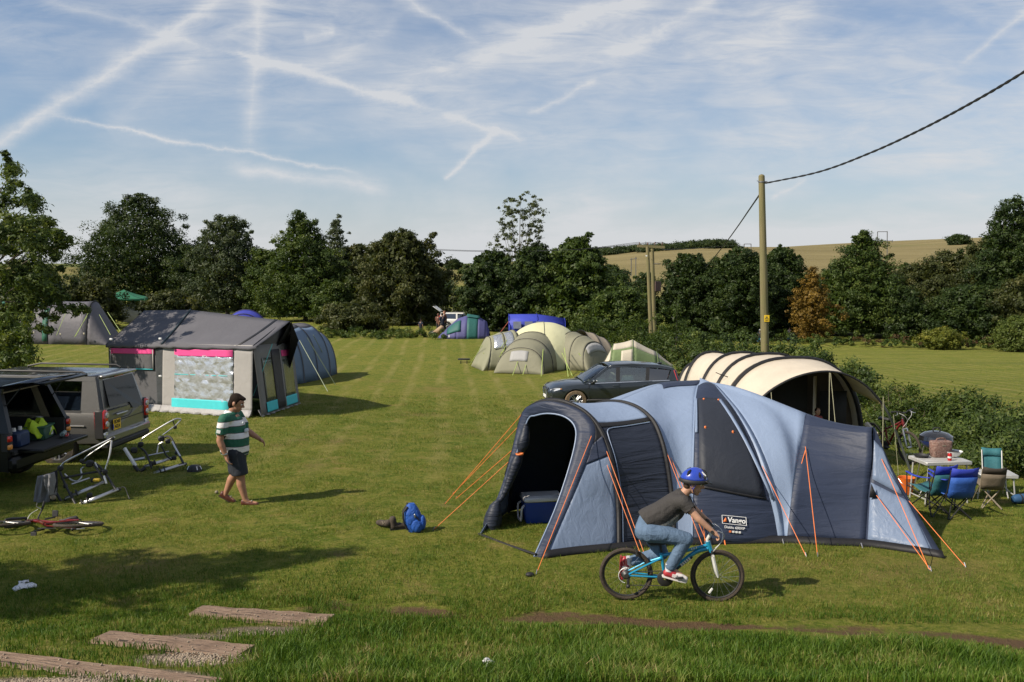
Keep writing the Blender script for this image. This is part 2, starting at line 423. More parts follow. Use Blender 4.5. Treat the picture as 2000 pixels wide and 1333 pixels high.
c = t.mixc(t.ramp(n3, [(.25, .8), (.45, 0.0)]), c, (0.033, 0.065, 0.0080))
pt_ = t.m('MULTIPLY', t.ramp(t.noise(geo, 1.3, 6, .68, .4), [(.58, 0.0), (.70, .75)]), 1.0)
c = t.mixc(pt_, c, (0.298, 0.210, 0.0805))
c = t.mixc(t.m('MULTIPLY', t.ramp(t.noise(t.mapping(geo, scale=(.05, .55, 1), rot=(0, 0, R(8))), 1.0, 4, .6), [(.45, 0.0), (.65, .55)]), t.node('ShaderNodeMapRange', {'Value': gx, 'From Min': 12.0, 'From Max': 20.0}).outputs[0]), c, (0.076, 0.102, 0.0207))
# faint wheel lines where the pitch has been driven and mown, running up the field
sx, sy, _ = t.xyz(t.mapping(geo, rot=(0, 0, R(-4))))
vl = t.m('SINE', t.m('MULTIPLY', t.m('ADD', sx, t.m('MULTIPLY', t.noise(t.mapping(geo, scale=(.35, .06, 1)), 1.0, 3, .5), 1.1)), 5.2))
vl = t.m('MULTIPLY', t.ramp(vl, [(.35, 0.0), (1.0, .46)]), t.ramp(t.noise(t.mapping(geo, scale=(1.6, .35, 1)), 1.0, 5, .65), [(.38, 0.0), (.62, 1.0)]))
vl = t.m('MULTIPLY', vl, t.node('ShaderNodeMapRange', {'Value': gy, 'From Min': 13.0, 'From Max': 20.0}).outputs[0])
c = t.mixc(1.0, c, (.90, .93, .92), 'MULTIPLY')
c = t.mixc(vl, c, (.33, .27, .105))
wna = t.node('ShaderNodeAttribute', attribute_name='worn').outputs['Fac']
c = t.mixc(t.m('MULTIPLY', wna, t.ramp(n2, [(.3, .3), (.6, 1.0)])), c, (.20, .135, .060))
# far land: cut stubble on the hill, green on top
yel = t.node('ShaderNodeMapRange', {'Value': gy, 'From Min': 150.0, 'From Max': 260.0}).outputs[0]
hillc = t.mixc(t.ramp(t.noise(t.mapping(geo, scale=(.010, .03, .05)), 1.0, 6, .65), [(.35, 0.0), (.65, 1.0)]), (.155, .128, .058), (.215, .178, .084))
leftc = t.mixc(t.ramp(t.noise(geo, .03, 5, .6), [(.4, 0.0), (.6, 1.0)]), (.135, .130, .040), (.185, .155, .058))
hillc = t.mixc(t.node('ShaderNodeMapRange', {'Value': gx, 'From Min': 0.0, 'From Max': 60.0}).outputs[0], leftc, hillc)
grn = t.m('MULTIPLY', t.node('ShaderNodeMapRange', {'Value': gy, 'From Min': 660.0, 'From Max': 690.0}).outputs[0],
          t.node('ShaderNodeMapRange', {'Value': gx, 'From Min': 330.0, 'From Max': 250.0}).outputs[0])
hillc = t.mixc(grn, hillc, (.095, .110, .030))
c = t.mixc(yel, c, hillc)
da = t.node('ShaderNodeAttribute', attribute_name='dirt').outputs['Fac']
soil = t.mixc(n3, (.075, .045, .026), (.175, .110, .066))
edge = t.m('ADD', da, t.m('ADD', t.m('MULTIPLY', t.m('SUBTRACT', n2, .55), 1.1), t.m('MULTIPLY', t.m('SUBTRACT', n5, .5), .8)))
c = t.mixc(t.ramp(edge, [(.45, 0.0), (.75, .95)]), c, soil)
sa = t.node('ShaderNodeAttribute', attribute_name='steps').outputs['Fac']
c = t.mixc(t.ramp(t.m('ADD', sa, t.m('MULTIPLY', t.m('SUBTRACT', n2, .5), .6)), [(.35, 0.0), (.6, 1.0)]), c, t.mixc(n4, (.12, .085, .055), (.30, .25, .19)))
t.put(b.inputs['Base Color'], c); b.inputs['Roughness'].default_value = .95; b.inputs['Specular IOR Level'].default_value = .1
hh = t.m('ADD', t.m('ADD', t.m('MULTIPLY', n3, .6), t.m('MULTIPLY', n4, .35)), t.m('MULTIPLY', n2, .6))
bp = t.node('ShaderNodeBump', {'Height': hh, 'Strength': 1.0, 'Distance': .09}); t.put(b.inputs['Normal'], bp.outputs[0])
me = np_mesh('ground', np.stack([XX, YY, ZZ], -1).reshape(-1, 3), fq, [gm],
             {'dirt': ('POINT', dm.ravel()), 'steps': ('POINT', sz.ravel()), 'worn': ('POINT', wn.ravel())}, smooth=True)
ground = put(bpy.data.objects.new('ground', me)); tag(ground, kind='structure')

# ------------------------------------------------------------------ grass
def gmat(name, stops):
    m = bpy.data.materials.new(name); m.use_nodes = True; t = NT(m.node_tree); b = t.n['Principled BSDF']
    at = t.node('ShaderNodeAttribute', attribute_name='lv').outputs['Fac']
    pos = t.node('ShaderNodeNewGeometry').outputs['Position']
    n1 = t.noise(pos, 1.3, 4, .6); n2 = t.noise(pos, 7.0, 4, .65)
    f = t.m('ADD', t.m('MULTIPLY', at, .62), t.m('MULTIPLY', t.m('ADD', t.m('SUBTRACT', n1, .5), t.m('SUBTRACT', n2, .5)), 1.6), clamp=True)
    f = t.m('ADD', f, .16, clamp=True)
    c = t.ramp(f, stops)
    t.put(b.inputs['Base Color'], c); b.inputs['Roughness'].default_value = .55; b.inputs['Specular IOR Level'].default_value = .22
    tl = t.node('ShaderNodeBsdfTranslucent', {'Color': t.mixc(1.0, c, (1.2, 1.15, .6), 'MULTIPLY')}); mx = t.node('ShaderNodeMixShader', {0: .3})
    t.l.new(b.outputs[0], mx.inputs[1]); t.l.new(tl.outputs[0], mx.inputs[2]); t.l.new(mx.outputs[0], t.n['Material Output'].inputs[0])
    return m
g_long = gmat('long_grass_blades', [(0.0, (.022, .058, .005)), (.32, (.058, .118, .010)), (.6, (.105, .165, .020)), (.82, (.17, .19, .045)), (1.0, (.30, .24, .11))])
g_short = gmat('mown_grass_blades', [(0.0, (.032, .076, .007)), (.3, (.084, .142, .014)), (.6, (.156, .192, .028)), (.85, (.25, .236, .06)), (1.0, (.36, .29, .12))])
def blades(name, x, y, hgt, wid, lean, mat, label, quad=False, lvbias=0.0):
    n = len(x); z = gz(x, y); az = rng.uniform(0, 2 * np.pi, n); fa = rng.uniform(0, 2 * np.pi, n)
    l = lean * hgt * rng.uniform(.15, 1.0, n)
    bx, by = np.cos(fa) * wid, np.sin(fa) * wid
    tx, ty, tz = np.cos(az) * l, np.sin(az) * l, hgt * (1 - .35 * lean * rng.random(n))
    z0 = z - .012
    a = np.stack([x - bx, y - by, z0], -1); b_ = np.stack([x + bx, y + by, z0], -1); tp = np.stack([x + tx, y + ty, z + tz], -1)
    lv = np.clip(rng.normal(.42 + lvbias, .26, n) + .35 * (rng.random(n) > .95), 0, 1)
    if quad:
        mx = np.stack([x + tx * .35, y + ty * .35, z + tz * .62], -1); o = np.stack([bx, by, 0 * bx], -1) * .8
        v = np.stack([a, b_, mx + o, mx - o, tp], 1).reshape(-1, 3)
        i = np.arange(n)[:, None] * 5
        f = np.concatenate([np.concatenate([i, i + 1, i + 2], 1), np.concatenate([i, i + 2, i + 3], 1), np.concatenate([i + 3, i + 2, i + 4], 1)], 0)
        lv = np.tile(lv, 3)
    else:
        v = np.stack([a, b_, tp], 1).reshape(-1, 3); f = np.arange(n * 3).reshape(-1, 3)
    me = np_mesh(name, v, f, [mat], {'lv': ('FACE', lv)})
    o = put(bpy.data.objects.new(name, me)); return tag(o, label, 'grass', kind='stuff')
def clear(x, y):
    k = (path_mask(x, y) + .75 * vn(x, y, 4.1, 5) * (path_mask(x, y) > .1) < .42 + .3 * rng.random(len(x))) & (step_zone(x, y) < .42 + .25 * rng.random(len(x)))
    for (a, c_) in STEP:
        A, B = G(*a), G(*c_); ux, uy = B.x - A.x, B.y - A.y; L = math.hypot(ux, uy); ux /= L; uy /= L
        s_ = (x - A.x) * ux + (y - A.y) * uy; q = -(x - A.x) * uy + (y - A.y) * ux
        k &= ~((s_ > -.02) & (s_ < L + .02) & (q < .015 - .03 * rng.random(len(x))) & (q > -.30 - .05 * rng.random(len(x))))
    return k
def scatter(n, y0, y1, pw, mar=.62, pad=1.5):
    """random points, denser near the viewer (density ~ 1/y^pw)"""
    u = rng.random(n); e = 2 - pw
    y = (y0 ** e + u * (y1 ** e - y0 ** e)) ** (1 / e) if abs(e) > 1e-3 else y0 * (y1 / y0) ** u
    x = rng.uniform(-1, 1, n) * (mar * y + pad); return x, y
# rough long grass on the bank
x, y = scatter(150000, 6.2, 10.3, 1.2)
pc = np.interp(x, _px, _py); 
dens = .5 + .5 * vn(x, y, 2.2, 4)
keep = clear(x, y) & ((y < pc - .38 + .12 * vn(x, y, 3.1, 2)) | (x < _px[0] + .1) & (y < 9.6)) & (rng.random(len(x)) < .55 + .45 * dens)
left = x < G(500, 1300).x
keep &= ~left | (rng.random(len(x)) < .45)
keep0 = keep; x, y, dens, left = x[keep], y[keep], dens[keep], left[keep]
h = (.045 + .13 * np.clip(dens + .25 * vn(x, y, 6.5, 7), 0, 1) ** 1.5 * rng.random(len(x)) ** .7 + .03 * rng.random(len(x))) * np.where(left, .55, np.clip(.45 + (pc[keep0] - .38 - y) * 1.1, .45, 1.0)) * (1 + .35 * (rng.random(len(x)) > .97))
blades('bank_grass', x, y, h, rng.uniform(.0025, .0050, len(x)), .85, g_long, 'rough long green grass on the bank in the foreground', quad=True)
# darker tussocks along the far edge of the trodden path
x, y = scatter(90000, 9.0, 11.6, 1.0)
pc = np.interp(x, _px, _py); q = y - pc
keep = clear(x, y) & (q > -.35) & (rng.random(len(x)) < np.where(q < .1, .55, 1.0) * np.exp(-np.maximum(q - .2, 0) / .6) * (.35 + .65 * (vn(x, y, 2.7, 6) > -.2)))
x, y = x[keep], y[keep]
blades('path_edge_grass', x, y, rng.uniform(.03, .075, len(x)), rng.uniform(.0022, .004, len(x)), .8, g_long, 'dark tussocky grass along the edge of the trodden path', quad=True, lvbias=-.12)
# mown pitch
x, y = scatter(560000, 9.2, 34, 2.0)
keep = clear(x, y) & (worn(x, y) < .5 + .4 * rng.random(len(x)))
x, y = x[keep], y[keep]
blades('mown_grass', x, y, rng.uniform(.016, .052, len(x)) * (1 + .02 * np.maximum(y - 12, 0)) * np.clip(1 + .6 * vn(x, y, 2.6, 2) + .55 * vn(x, y, 8.3, 9), .25, 2.2), rng.uniform(.0022, .0040, len(x)) * (1 + .05 * np.maximum(y - 10, 0)), 1.1, g_short, 'short mown grass of the camping field')
x, y = scatter(60000, 8.3, 10.8, 1.0)
keep = clear(x, y) & (rng.random(len(x)) < sstep(_px[0] + 1.4, _px[0] - 1.2, x + .5 * vn(x, y, 2.1, 3)) * sstep(10.5, 9.5, y + .35 * vn(x, y, 1.7, 5))); x, y = x[keep], y[keep]
blades('verge_grass', x, y, rng.uniform(.02, .055, len(x)), rng.uniform(.0022, .004, len(x)), .9, g_long, 'green clover-filled grass beside the wooden steps', quad=True)
# white clover-like chips / stones of the steps
stone = pm('gravel_stone', (.25, .20, .15), .9, var=.5, vs=40)
zs = []
for (px, py, n, rx, ry) in ((500, 1236, 420, .50, .17), (360, 1287, 1500, .46, .30), (80, 1328, 1300, .5, .22), (300, 1320, 500, .5, .2)):
    q = G(px, py); zs.append(np.stack([q.x + rng.normal(0, rx * .55, n), q.y + rng.normal(0, ry * .6, n)], -1))
zo = np.full(sum(len(a) for a in zs), -.022)
for (a, c_) in STEP:
    A, B = G(*a), G(*c_); k = rng.random((34, 2)); d_ = (B - A).normalized(); nn = Vector((d_.y, -d_.x, 0))
    zs.append(np.array([[(A.lerp(B, u) + nn * (.24 * v ** .6)).x, (A.lerp(B, u) + nn * (.24 * v ** .6)).y] for u, v in k])); zo = np.concatenate([zo, np.array([A.lerp(B, u).z + .030 for u, v in k]) - gz(zs[-1][:, 0], zs[-1][:, 1])])
zs = np.concatenate(zs); x, y = zs[:, 0], zs[:, 1]; n = len(x)
base = np.array([[0, 0, 1.], [1, 0, .1], [.2, 1, 0], [-1, .3, .1], [-.3, -1, 0.05], [0, 0, -1]]); tri = np.array([[0, 1, 2], [0, 2, 3], [0, 3, 4], [0, 4, 1], [5, 2, 1], [5, 3, 2], [5, 4, 3], [5, 1, 4]])
sc_ = rng.uniform(.006, .016, (n, 1, 1)) * rng.uniform(.6, 1.3, (n, 6, 3)); an = rng.uniform(0, 6.28, n)
ca, sa_ = np.cos(an)[:, None], np.sin(an)[:, None]; pts = base[None] * sc_
pts = np.stack([pts[..., 0] * ca - pts[..., 1] * sa_, pts[..., 0] * sa_ + pts[..., 1] * ca, pts[..., 2]], -1)
pts += np.stack([x, y, gz(x, y) + zo], -1)[:, None]
me = np_mesh('gravel', pts.reshape(-1, 3), (tri[None] + (np.arange(n) * 6)[:, None, None]).reshape(-1, 3), [stone])
tag(put(bpy.data.objects.new('gravel', me)), 'pale gravel chippings between the wooden steps', 'gravel', kind='stuff')
# timber steps set in the bank
wood = bpy.data.materials.new('weathered_timber'); wood.use_nodes = True; t = NT(wood.node_tree); b = t.n['Principled BSDF']
tc = t.node('ShaderNodeTexCoord').outputs['Object']
gr = t.noise(t.mapping(tc, scale=(2.5, 30, 30)), 2.0, 8, .65, .6)
c = t.ramp(gr, [(.25, (.11, .066, .043)), (.5, (.25, .168, .115)), (.75, (.34, .255, .19))])
c = t.mixc(t.ramp(t.noise(tc, 3, 5, .6), [(.45, 0.0), (.75, .7)]), c, (.12, .075, .048))
crk = t.ramp(t.noise(t.mapping(tc, scale=(1.2, 60, 60)), 1.0, 3, .5), [(.33, 0.0), (.37, 1.0)])
c = t.mixc(crk, (.03, .02, .014), c)
t.put(b.inputs['Base Color'], c); b.inputs['Roughness'].default_value = .9
bp = t.node('ShaderNodeBump', {'Height': t.m('ADD', gr, t.m('MULTIPLY', crk, .6)), 'Strength': 1.0, 'Distance': .03}); t.put(b.inputs['Normal'], bp.outputs[0])
for (a, c_), lb in zip(STEP, ('weathered wooden step at the foot of the bank, split at its left end', 'worn wooden step in the middle of the three', 'widest wooden step, strewn with gravel in the bottom left corner')):
    A, B = G(*a), G(*c_); d = (B - A); L = d.length
    th = thing('timber_step', lb, 'step', (A + B) / 2 + Vector((0, 0, .012)), math.atan2(d.y, d.x), 'wooden steps in the bank')
    bm_ = MB(); rows = []; nx = 40
    for i in range(nx + 1):
        xx = -L / 2 + L * i / nx; wv = .003 * math.sin(i * .5) + .0025 * random.uniform(-1, 1)
        e = .985 if i in (0, nx) else 1
        rows.append([Vector((xx, yy * e + wv * .5, zz + wv)) for yy, zz in ((.0, -.14), (.004, -.005), (-.012, .012), (-.13, .016 + .003 * math.sin(i * .4)), (-.265, .012), (-.28, -.005), (-.282, -.14))])
    bm_.grid(rows); bm_.add(rows[0], [tuple(range(7))]); bm_.add(rows[-1], [tuple(range(7))])
    slope = math.atan2(B.z - A.z, math.hypot(d.x, d.y))
    th.rotation_euler = (0, -slope, math.atan2(d.y, d.x)); o = bm_.build('timber', wood, th, world=False)
# ------------------------------------------------------------------ trees
bark = pm('tree_bark', (.085, .068, .050), .9, var=.4, vs=8, bump=.6, bs=12, bscale=(3, 3, .6))
LM = {
 'dark': leafmat('dark_leaves', (.013, .026, .007), (.036, .062, .013), (.082, .112, .024)),
 'sycamore': leafmat('sycamore_leaves', (.014, .027, .007), (.036, .060, .013), (.082, .102, .024)),
 'mid': leafmat('green_leaves', (.022, .042, .008), (.058, .092, .016), (.125, .155, .030)),
 'grey': leafmat('grey_green_leaves', (.026, .042, .018), (.062, .084, .038), (.120, .138, .066)),
 'olive': leafmat('olive_leaves', (.022, .032, .008), (.060, .072, .018), (.125, .120, .034)),
 'birch': leafmat('birch_leaves', (.045, .060, .025), (.095, .118, .050), (.16, .175, .08)),
 'light': leafmat('pale_leaves', (.04, .065, .012), (.10, .135, .025), (.19, .20, .045)),
 'yellow': leafmat('yellow_leaves', (.06, .085, .012), (.15, .165, .022), (.26, .24, .04)),
 'orange': leafmat('autumn_leaves', (.075, .055, .011), (.195, .120, .020), (.31, .20, .038)),
 'weed': leafmat('weed_leaves', (.028, .055, .010), (.075, .115, .020), (.17, .175, .045)),
 'rust': leafmat('dock_seed_heads', (.05, .024, .012), (.10, .055, .028), (.18, .11, .055)),
 'straw': leafmat('dry_grass_heads', (.10, .08, .035), (.19, .15, .07), (.28, .22, .11)),
}
def leaf_obj(name, c, nrm, size, mat, parent, lv, asp=.62, quad=False):
    n = len(c); r = rng.normal(size=(n, 3)); u = np.cross(nrm, r); u /= np.linalg.norm(u, axis=1, keepdims=True) + 1e-9
    v = np.cross(nrm, u); v /= np.linalg.norm(v, axis=1, keepdims=True) + 1e-9
    s = size[:, None]
    if quad:
        pts = np.stack([c - u * s, c - v * s * asp * .6 + nrm * s * .12, c + u * s, c + v * s * asp * .6 + nrm * s * .12], 1)
        f = np.arange(n * 4).reshape(-1, 4)
    else:
        pts = np.stack([c - u * s * .8 - v * s * asp * .6, c + u * s * .8 - v * s * asp * .3, c + v * s * asp], 1)
        f = np.arange(n * 3).reshape(-1, 3)
    me = np_mesh(name, pts.reshape(-1, 3), f, [mat], {'lv': ('FACE', np.clip(lv, 0, 1))})
    return put(bpy.data.objects.new(name, me), parent)
def clumps_to_leaves(cc, cr_, per, centre, lsz, up=.45, shell=.55, flat=.7):
    k = len(cc); idx = np.repeat(np.arange(k), per); n = len(idx)
    d = rng.normal(size=(n, 3)); d /= np.linalg.norm(d, axis=1, keepdims=True)
    rad = (shell + (1 - shell) * rng.random(n)) * cr_[idx] * (1 + .25 * rng.normal(size=n).clip(-1, 2))
    off = d * rad[:, None]; off[:, 2] *= flat
    c = cc[idx] + off
    out = c - centre; out /= np.linalg.norm(out, axis=1, keepdims=True) + 1e-9
    nm = d * .7 + out * .35 + rng.normal(size=(n, 3)) * .55; nm[:, 2] += up
    nm /= np.linalg.norm(nm, axis=1, keepdims=True)
    lv = rng.normal(.45, .17, n) + np.repeat(rng.normal(0, .17, k), per) 
    return c, nm, lsz * .88 * rng.uniform(.6, 1.35, n), lv
def tree(name, label, x, y, H, prof, rx, ry, mat, ncl=90, per=200, lsz=.16, cr0=.16, base=.05, trunk=.22, group=None, dx=0.0, up=.45, limbs=14, shell=.55, extra=(), cat='tree', seed=None, two=None, zoff=0.0, hole=.0, core=.74):
    global rng
    if seed is not None: rng = np.random.default_rng(seed)
    ncl = int(ncl * 1.7); per = int(per * .62); cr0 = cr0 * .80
    z0 = gz1(x, y) + zoff
    th = thing(name, label, cat, (x, y, z0), 0, group)
    ts = np.array([p[0] for p in prof]); rs = np.array([p[1] for p in prof])
    tt = np.sort(base + (1 - base) * (rng.random(ncl * 3)))
    wgt = np.interp(tt, ts, rs) + .12; tt = rng.choice(tt, ncl, p=wgt / wgt.sum(), replace=False)
    an = rng.uniform(0, 2 * np.pi, ncl); rr = np.interp(tt, ts, rs) * np.sqrt(rng.uniform(.18, 1.0, ncl)) * rng.uniform(.80, 1.16, ncl) * (1 + .16 * np.sin(3 * an + 9 * tt + x) + .10 * np.sin(5 * an - 14 * tt + y))
    cc = np.stack([np.cos(an) * rr * rx + dx * tt, np.sin(an) * rr * ry, tt * H], -1)
    crr = rng.uniform(.45, 1.4, ncl) * cr0 * (rx + ry) / 2 * np.interp(tt, ts, .55 + .45 * rs / max(rs.max(), .01))
    if len(extra):
        e = np.array(extra, float); cc = np.concatenate([cc, e[:, :3]]); crr = np.concatenate([crr, e[:, 3]])
    c, nm, sz_, lv = clumps_to_leaves(cc, crr, per, np.array([dx * .4, 0, H * .45]), lsz, up, shell)
    c[:, 2] = np.maximum(c[:, 2], .05 + rng.random(len(c)) * .2)
    nk = int(len(c) * .30) if core > .05 else 1; t2 = rng.choice(np.linspace(max(base, .03), .97, 200), nk, p=(lambda q: q / q.sum())((np.interp(np.linspace(max(base, .03), .97, 200), ts, rs) ** 1.6) + .01))
    a2 = rng.uniform(0, 2 * np.pi, nk); r2 = np.interp(t2, ts, rs) * np.sqrt(rng.random(nk)) * core
    c2 = np.stack([np.cos(a2) * r2 * rx + dx * t2, np.sin(a2) * r2 * ry, t2 * H], -1); n2 = rng.normal(size=(nk, 3)); n2[:, 2] += .3; n2 /= np.linalg.norm(n2, axis=1, keepdims=True)
    c = np.concatenate([c, c2]); nm = np.concatenate([nm, n2]); sz_ = np.concatenate([sz_, lsz * 1.7 * rng.uniform(.7, 1.3, nk)]); lv = np.concatenate([lv, rng.normal(.42, .16, nk)])
    leaf_obj('crown', c, nm, sz_, LM[mat], th, lv)
    tb = MB(); bend = [Vector((0, 0, -.2)), Vector((random.uniform(-.1, .1), 0, H * .2)), Vector((dx * .4 + random.uniform(-.2, .2), random.uniform(-.2, .2), H * .5)), Vector((dx * .85, 0, H * .86))]
    cv = cr(bend, 10); tb.tube(cv, [trunk * (1 - .085 * i) * (1.35 if i == 0 else 1) for i in range(10)], 8)
    tb.build('trunk', bark, th, world=False)
    for i in rng.choice(len(cc), min(limbs, len(cc)), replace=False):
        e = Vector(cc[i]); k = min(max(e.z / H * .62, .12), .85); s_ = cv[min(int(k * 10), 9)]
        md = s_.lerp(e, .5) + Vector((0, 0, -.04 * H)); tubepart('limb', th, bark, cr([s_, md, e], 5), [trunk * .34, trunk * .28, trunk * .2, trunk * .13, trunk * .06], 5, world=False)
    return th
def at(px, d):
    return (px - CX) / F * (d / math.cos(PITCH)) , d
ROUND = [(0, .6), (.15, .85), (.35, 1.0), (.6, .96), (.78, .76), (.92, .48), (1, .12)]
TALL = [(0, .5), (.15, .85), (.4, 1.0), (.65, .72), (.85, .36), (1, .05)]
CONE = [(0, .8), (.12, 1.0), (.35, 1.0), (.58, .78), (.8, .44), (.93, .22), (1, .05)]
SPREAD = [(0, .6), (.2, .95), (.42, 1.0), (.6, .88), (.78, .66), (.92, .42), (1, .1)]
def tr_px(name, label, pxc, d, top, half_px, prof, mat, **kw):
    x, y = at(pxc, d); s = F / d; z0 = gz1(x, y) + kw.get('zoff', 0)
    H = CZ + (YH - top) / s - z0; rx = half_px / s * 1.16
    kw.setdefault('ry', rx * .9)
    return tree(name, label, x, y, H, prof, rx, kw.pop('ry'), LMK(mat), **kw)
def LMK(m): return m
FG = 'trees along the far edge of the field'
tr_px('sycamore_tree', 'broad dark sycamore with bare pale fork showing, tallest behind the green gazebo', 268, 106, 382, 124, [(0, .8), (.2, .95), (.45, 1.0), (.58, .92), (.72, .66), (.85, .42), (.94, .3), (1, .1)], 'sycamore', ncl=170, per=190, lsz=.17, cr0=.17, dx=.7, seed=1, limbs=22, trunk=.38, group=FG)
tr_px('ash_tree', 'grey green rounded tree between the dark sycamore and the feathery tree', 446, 98, 420, 70, ROUND, 'grey', ncl=120, per=190, lsz=.15, cr0=.20, seed=2, limbs=18, group=FG)
tr_px('feathery_tree', 'bushy green tree with spiky shoots on top, behind the blue dome tent', 598, 88, 412, 84, [(0, .8), (.2, 1.0), (.45, .98), (.6, .82), (.75, .5), (.88, .28), (1, .05)], 'mid', ncl=150, per=170, lsz=.15, cr0=.18, dx=-.3, seed=3, limbs=18, group=FG, extra=[(-1.6, 0, 7.9, .45), (-.9, 0, 8.6, .4), (-.5, .1, 9.2, .35), (.3, 0, 8.7, .4), (-2.3, 0, 6.9, .45), (-2.7, 0, 6.0, .4)])
tr_px('birch_tree', 'thin grey birch showing through beside the feathery tree', 662, 96, 420, 44, TALL, 'grey', ncl=70, per=90, lsz=.14, cr0=.22, seed=4, trunk=.13, group=FG, core=.5)
tr_px('maple_tree', 'dense dark tree with a leafy branch sticking out at upper right', 782, 82, 450, 86, [(0, .85), (.2, 1.0), (.5, 1.0), (.7, .88), (.85, .6), (.95, .35), (1, .1)], 'olive', ncl=150, per=200, lsz=.16, cr0=.18, seed=5, limbs=18, group=FG, extra=[(2.3, 0, 6.9, .5), (2.6, 0, 7.4, .4), (2.9, 0, 7.9, .35), (3.1, 0, 8.05, .22), (2.9, 0, 6.9, .35), (3.3, 0, 5.6, .4), (3.7, 0, 5.3, .25), (3.1, 0, 4.9, .4)])
tr_px('young_ash', 'bright green young tree hanging low in front of the dark tree', 648, 82, 545, 42, ROUND, 'mid', ncl=50, per=130, lsz=.13, cr0=.26, seed=6, trunk=.09, group=FG)
tr_px('silver_birch', 'tall thin wispy birch rising above the bushes', 1006, 78, 378, 46, [(0, .3), (.4, .45), (.52, .8), (.6, 1.0), (.68, .8), (.78, .85), (.9, .9), (.97, .6), (1, .25)], 'birch', ncl=120, per=60, lsz=.14, cr0=.19, base=.42, seed=7, trunk=.085, dx=.5, shell=.2, limbs=40, group=FG, core=.0)
tr_px('hawthorn_tree', 'dark bushy tree left of the wispy birch, behind the teal dome tent', 958, 74, 488, 62, ROUND, 'dark', ncl=110, per=190, lsz=.16, cr0=.2, seed=8, group=FG)
tr_px('hawthorn_tree', 'dark bushy tree under the wispy birch, behind the blue frame tent', 1045, 72, 478, 66, ROUND, 'dark', ncl=120, per=190, lsz=.16, cr0=.19, seed=9, group=FG)
tr_px('sycamore_tree', 'dark tree with pointed top right of the wispy birch', 1125, 70, 466, 80, SPREAD, 'mid', ncl=140, per=190, lsz=.16, cr0=.18, seed=10, group=FG, extra=[(.6, 0, 7.1, .4), (.9, 0, 7.5, .3)])
tr_px('elder_bush', 'lower spreading bush left of the twin wooden poles', 1205, 66, 560, 66, ROUND, 'mid', ncl=80, per=170, lsz=.15, cr0=.22, seed=12, group=FG, cat='bush')
tr_px('thorn_tree', 'dark tree seen between the twin poles and the tall pole', 1345, 120, 492, 62, ROUND, 'dark', ncl=120, per=190, lsz=.2, cr0=.19, seed=13, group=FG)
tr_px('thorn_tree', 'broad dark tree behind the tall wooden pole', 1440, 117, 482, 72, ROUND, 'dark', ncl=140, per=190, lsz=.19, cr0=.18, seed=14, group=FG)
tr_px('thorn_tree', 'dark rounded tree just right of the tall pole', 1522, 124, 480, 58, ROUND, 'dark', ncl=130, per=190, lsz=.2, cr0=.19, seed=15, group=FG)
tr_px('autumn_tree', 'orange leaved autumn tree beside the pointed green tree', 1584, 114, 522, 44, TALL, 'orange', ncl=80, per=100, lsz=.17, cr0=.22, core=.5, seed=16, group=FG)
tr_px('sycamore_tree', 'large pointed green tree right of the orange one', 1680, 122, 452, 88, CONE, 'mid', ncl=170, per=200, lsz=.19, cr0=.17, seed=17, limbs=20, group=FG)
for i, (px, d, top, hw, mat, lb) in enumerate(((1775, 132, 515, 62, 'olive', 'olive green tree next to the large pointed tree'), (1850, 128, 492, 80, 'olive', 'broad olive tree in the wood on the right'), (1925, 124, 462, 76, 'olive', 'taller olive tree in the wood on the right'),
        (1966, 118, 384, 72, 'dark', 'tallest dark tree at the right edge, branches spread against the sky'), (2035, 114, 395, 70, 'dark', 'dark tree cut by the right edge of the picture'), (1890, 116, 556, 84, 'dark', 'low dark tree in front of the wood on the right'), (2010, 112, 535, 74, 'olive', 'olive tree below the tallest tree at the right edge'))):
    tr_px('wood_tree', lb, px, d, top, hw, SPREAD if top < 420 else ROUND, mat, ncl=130, per=190, lsz=.2, cr0=.19, seed=30 + i, limbs=18, group='trees of the wood on the right')
tr_px('yellow_bush', 'yellow green bush in the weeds below the wood', 1838, 102, 640, 40, ROUND, 'yellow', ncl=50, per=110, lsz=.13, cr0=.24, seed=41, cat='bush', trunk=.06)
tr_px('pale_willow_bush', 'pale leaved willow bush at the right edge', 1990, 98, 618, 46, ROUND, 'light', ncl=80, per=120, lsz=.13, cr0=.22, seed=42, cat='bush', trunk=.08)
tr_px('dark_bush', 'small dark bush by the gap where the hill shows, right of the twin poles', 1262, 120, 530, 30, ROUND, 'dark', ncl=60, per=120, lsz=.2, cr0=.24, seed=43, cat='bush', trunk=.08)
for px, d, top, hw, sd, lb in ((910, 80, 560, 30, 44, 'low bush by the field gap behind the parked white car'), (330, 78, 565, 50, 45, 'low scrub under the dark sycamore'), (180, 76, 540, 60, 46, 'dark scrub behind the grey tunnel tent'), (690, 72, 590, 60, 47, 'low bush between the feathery tree and the dark tree'), (70, 74, 520, 70, 48, 'dark tree behind the near left tree')):
    tr_px('scrub_bush', lb, px, d, top, hw, ROUND, 'olive' if sd != 48 else 'dark', ncl=70, per=150, lsz=.15, cr0=.22, seed=sd, cat='bush', trunk=.08)
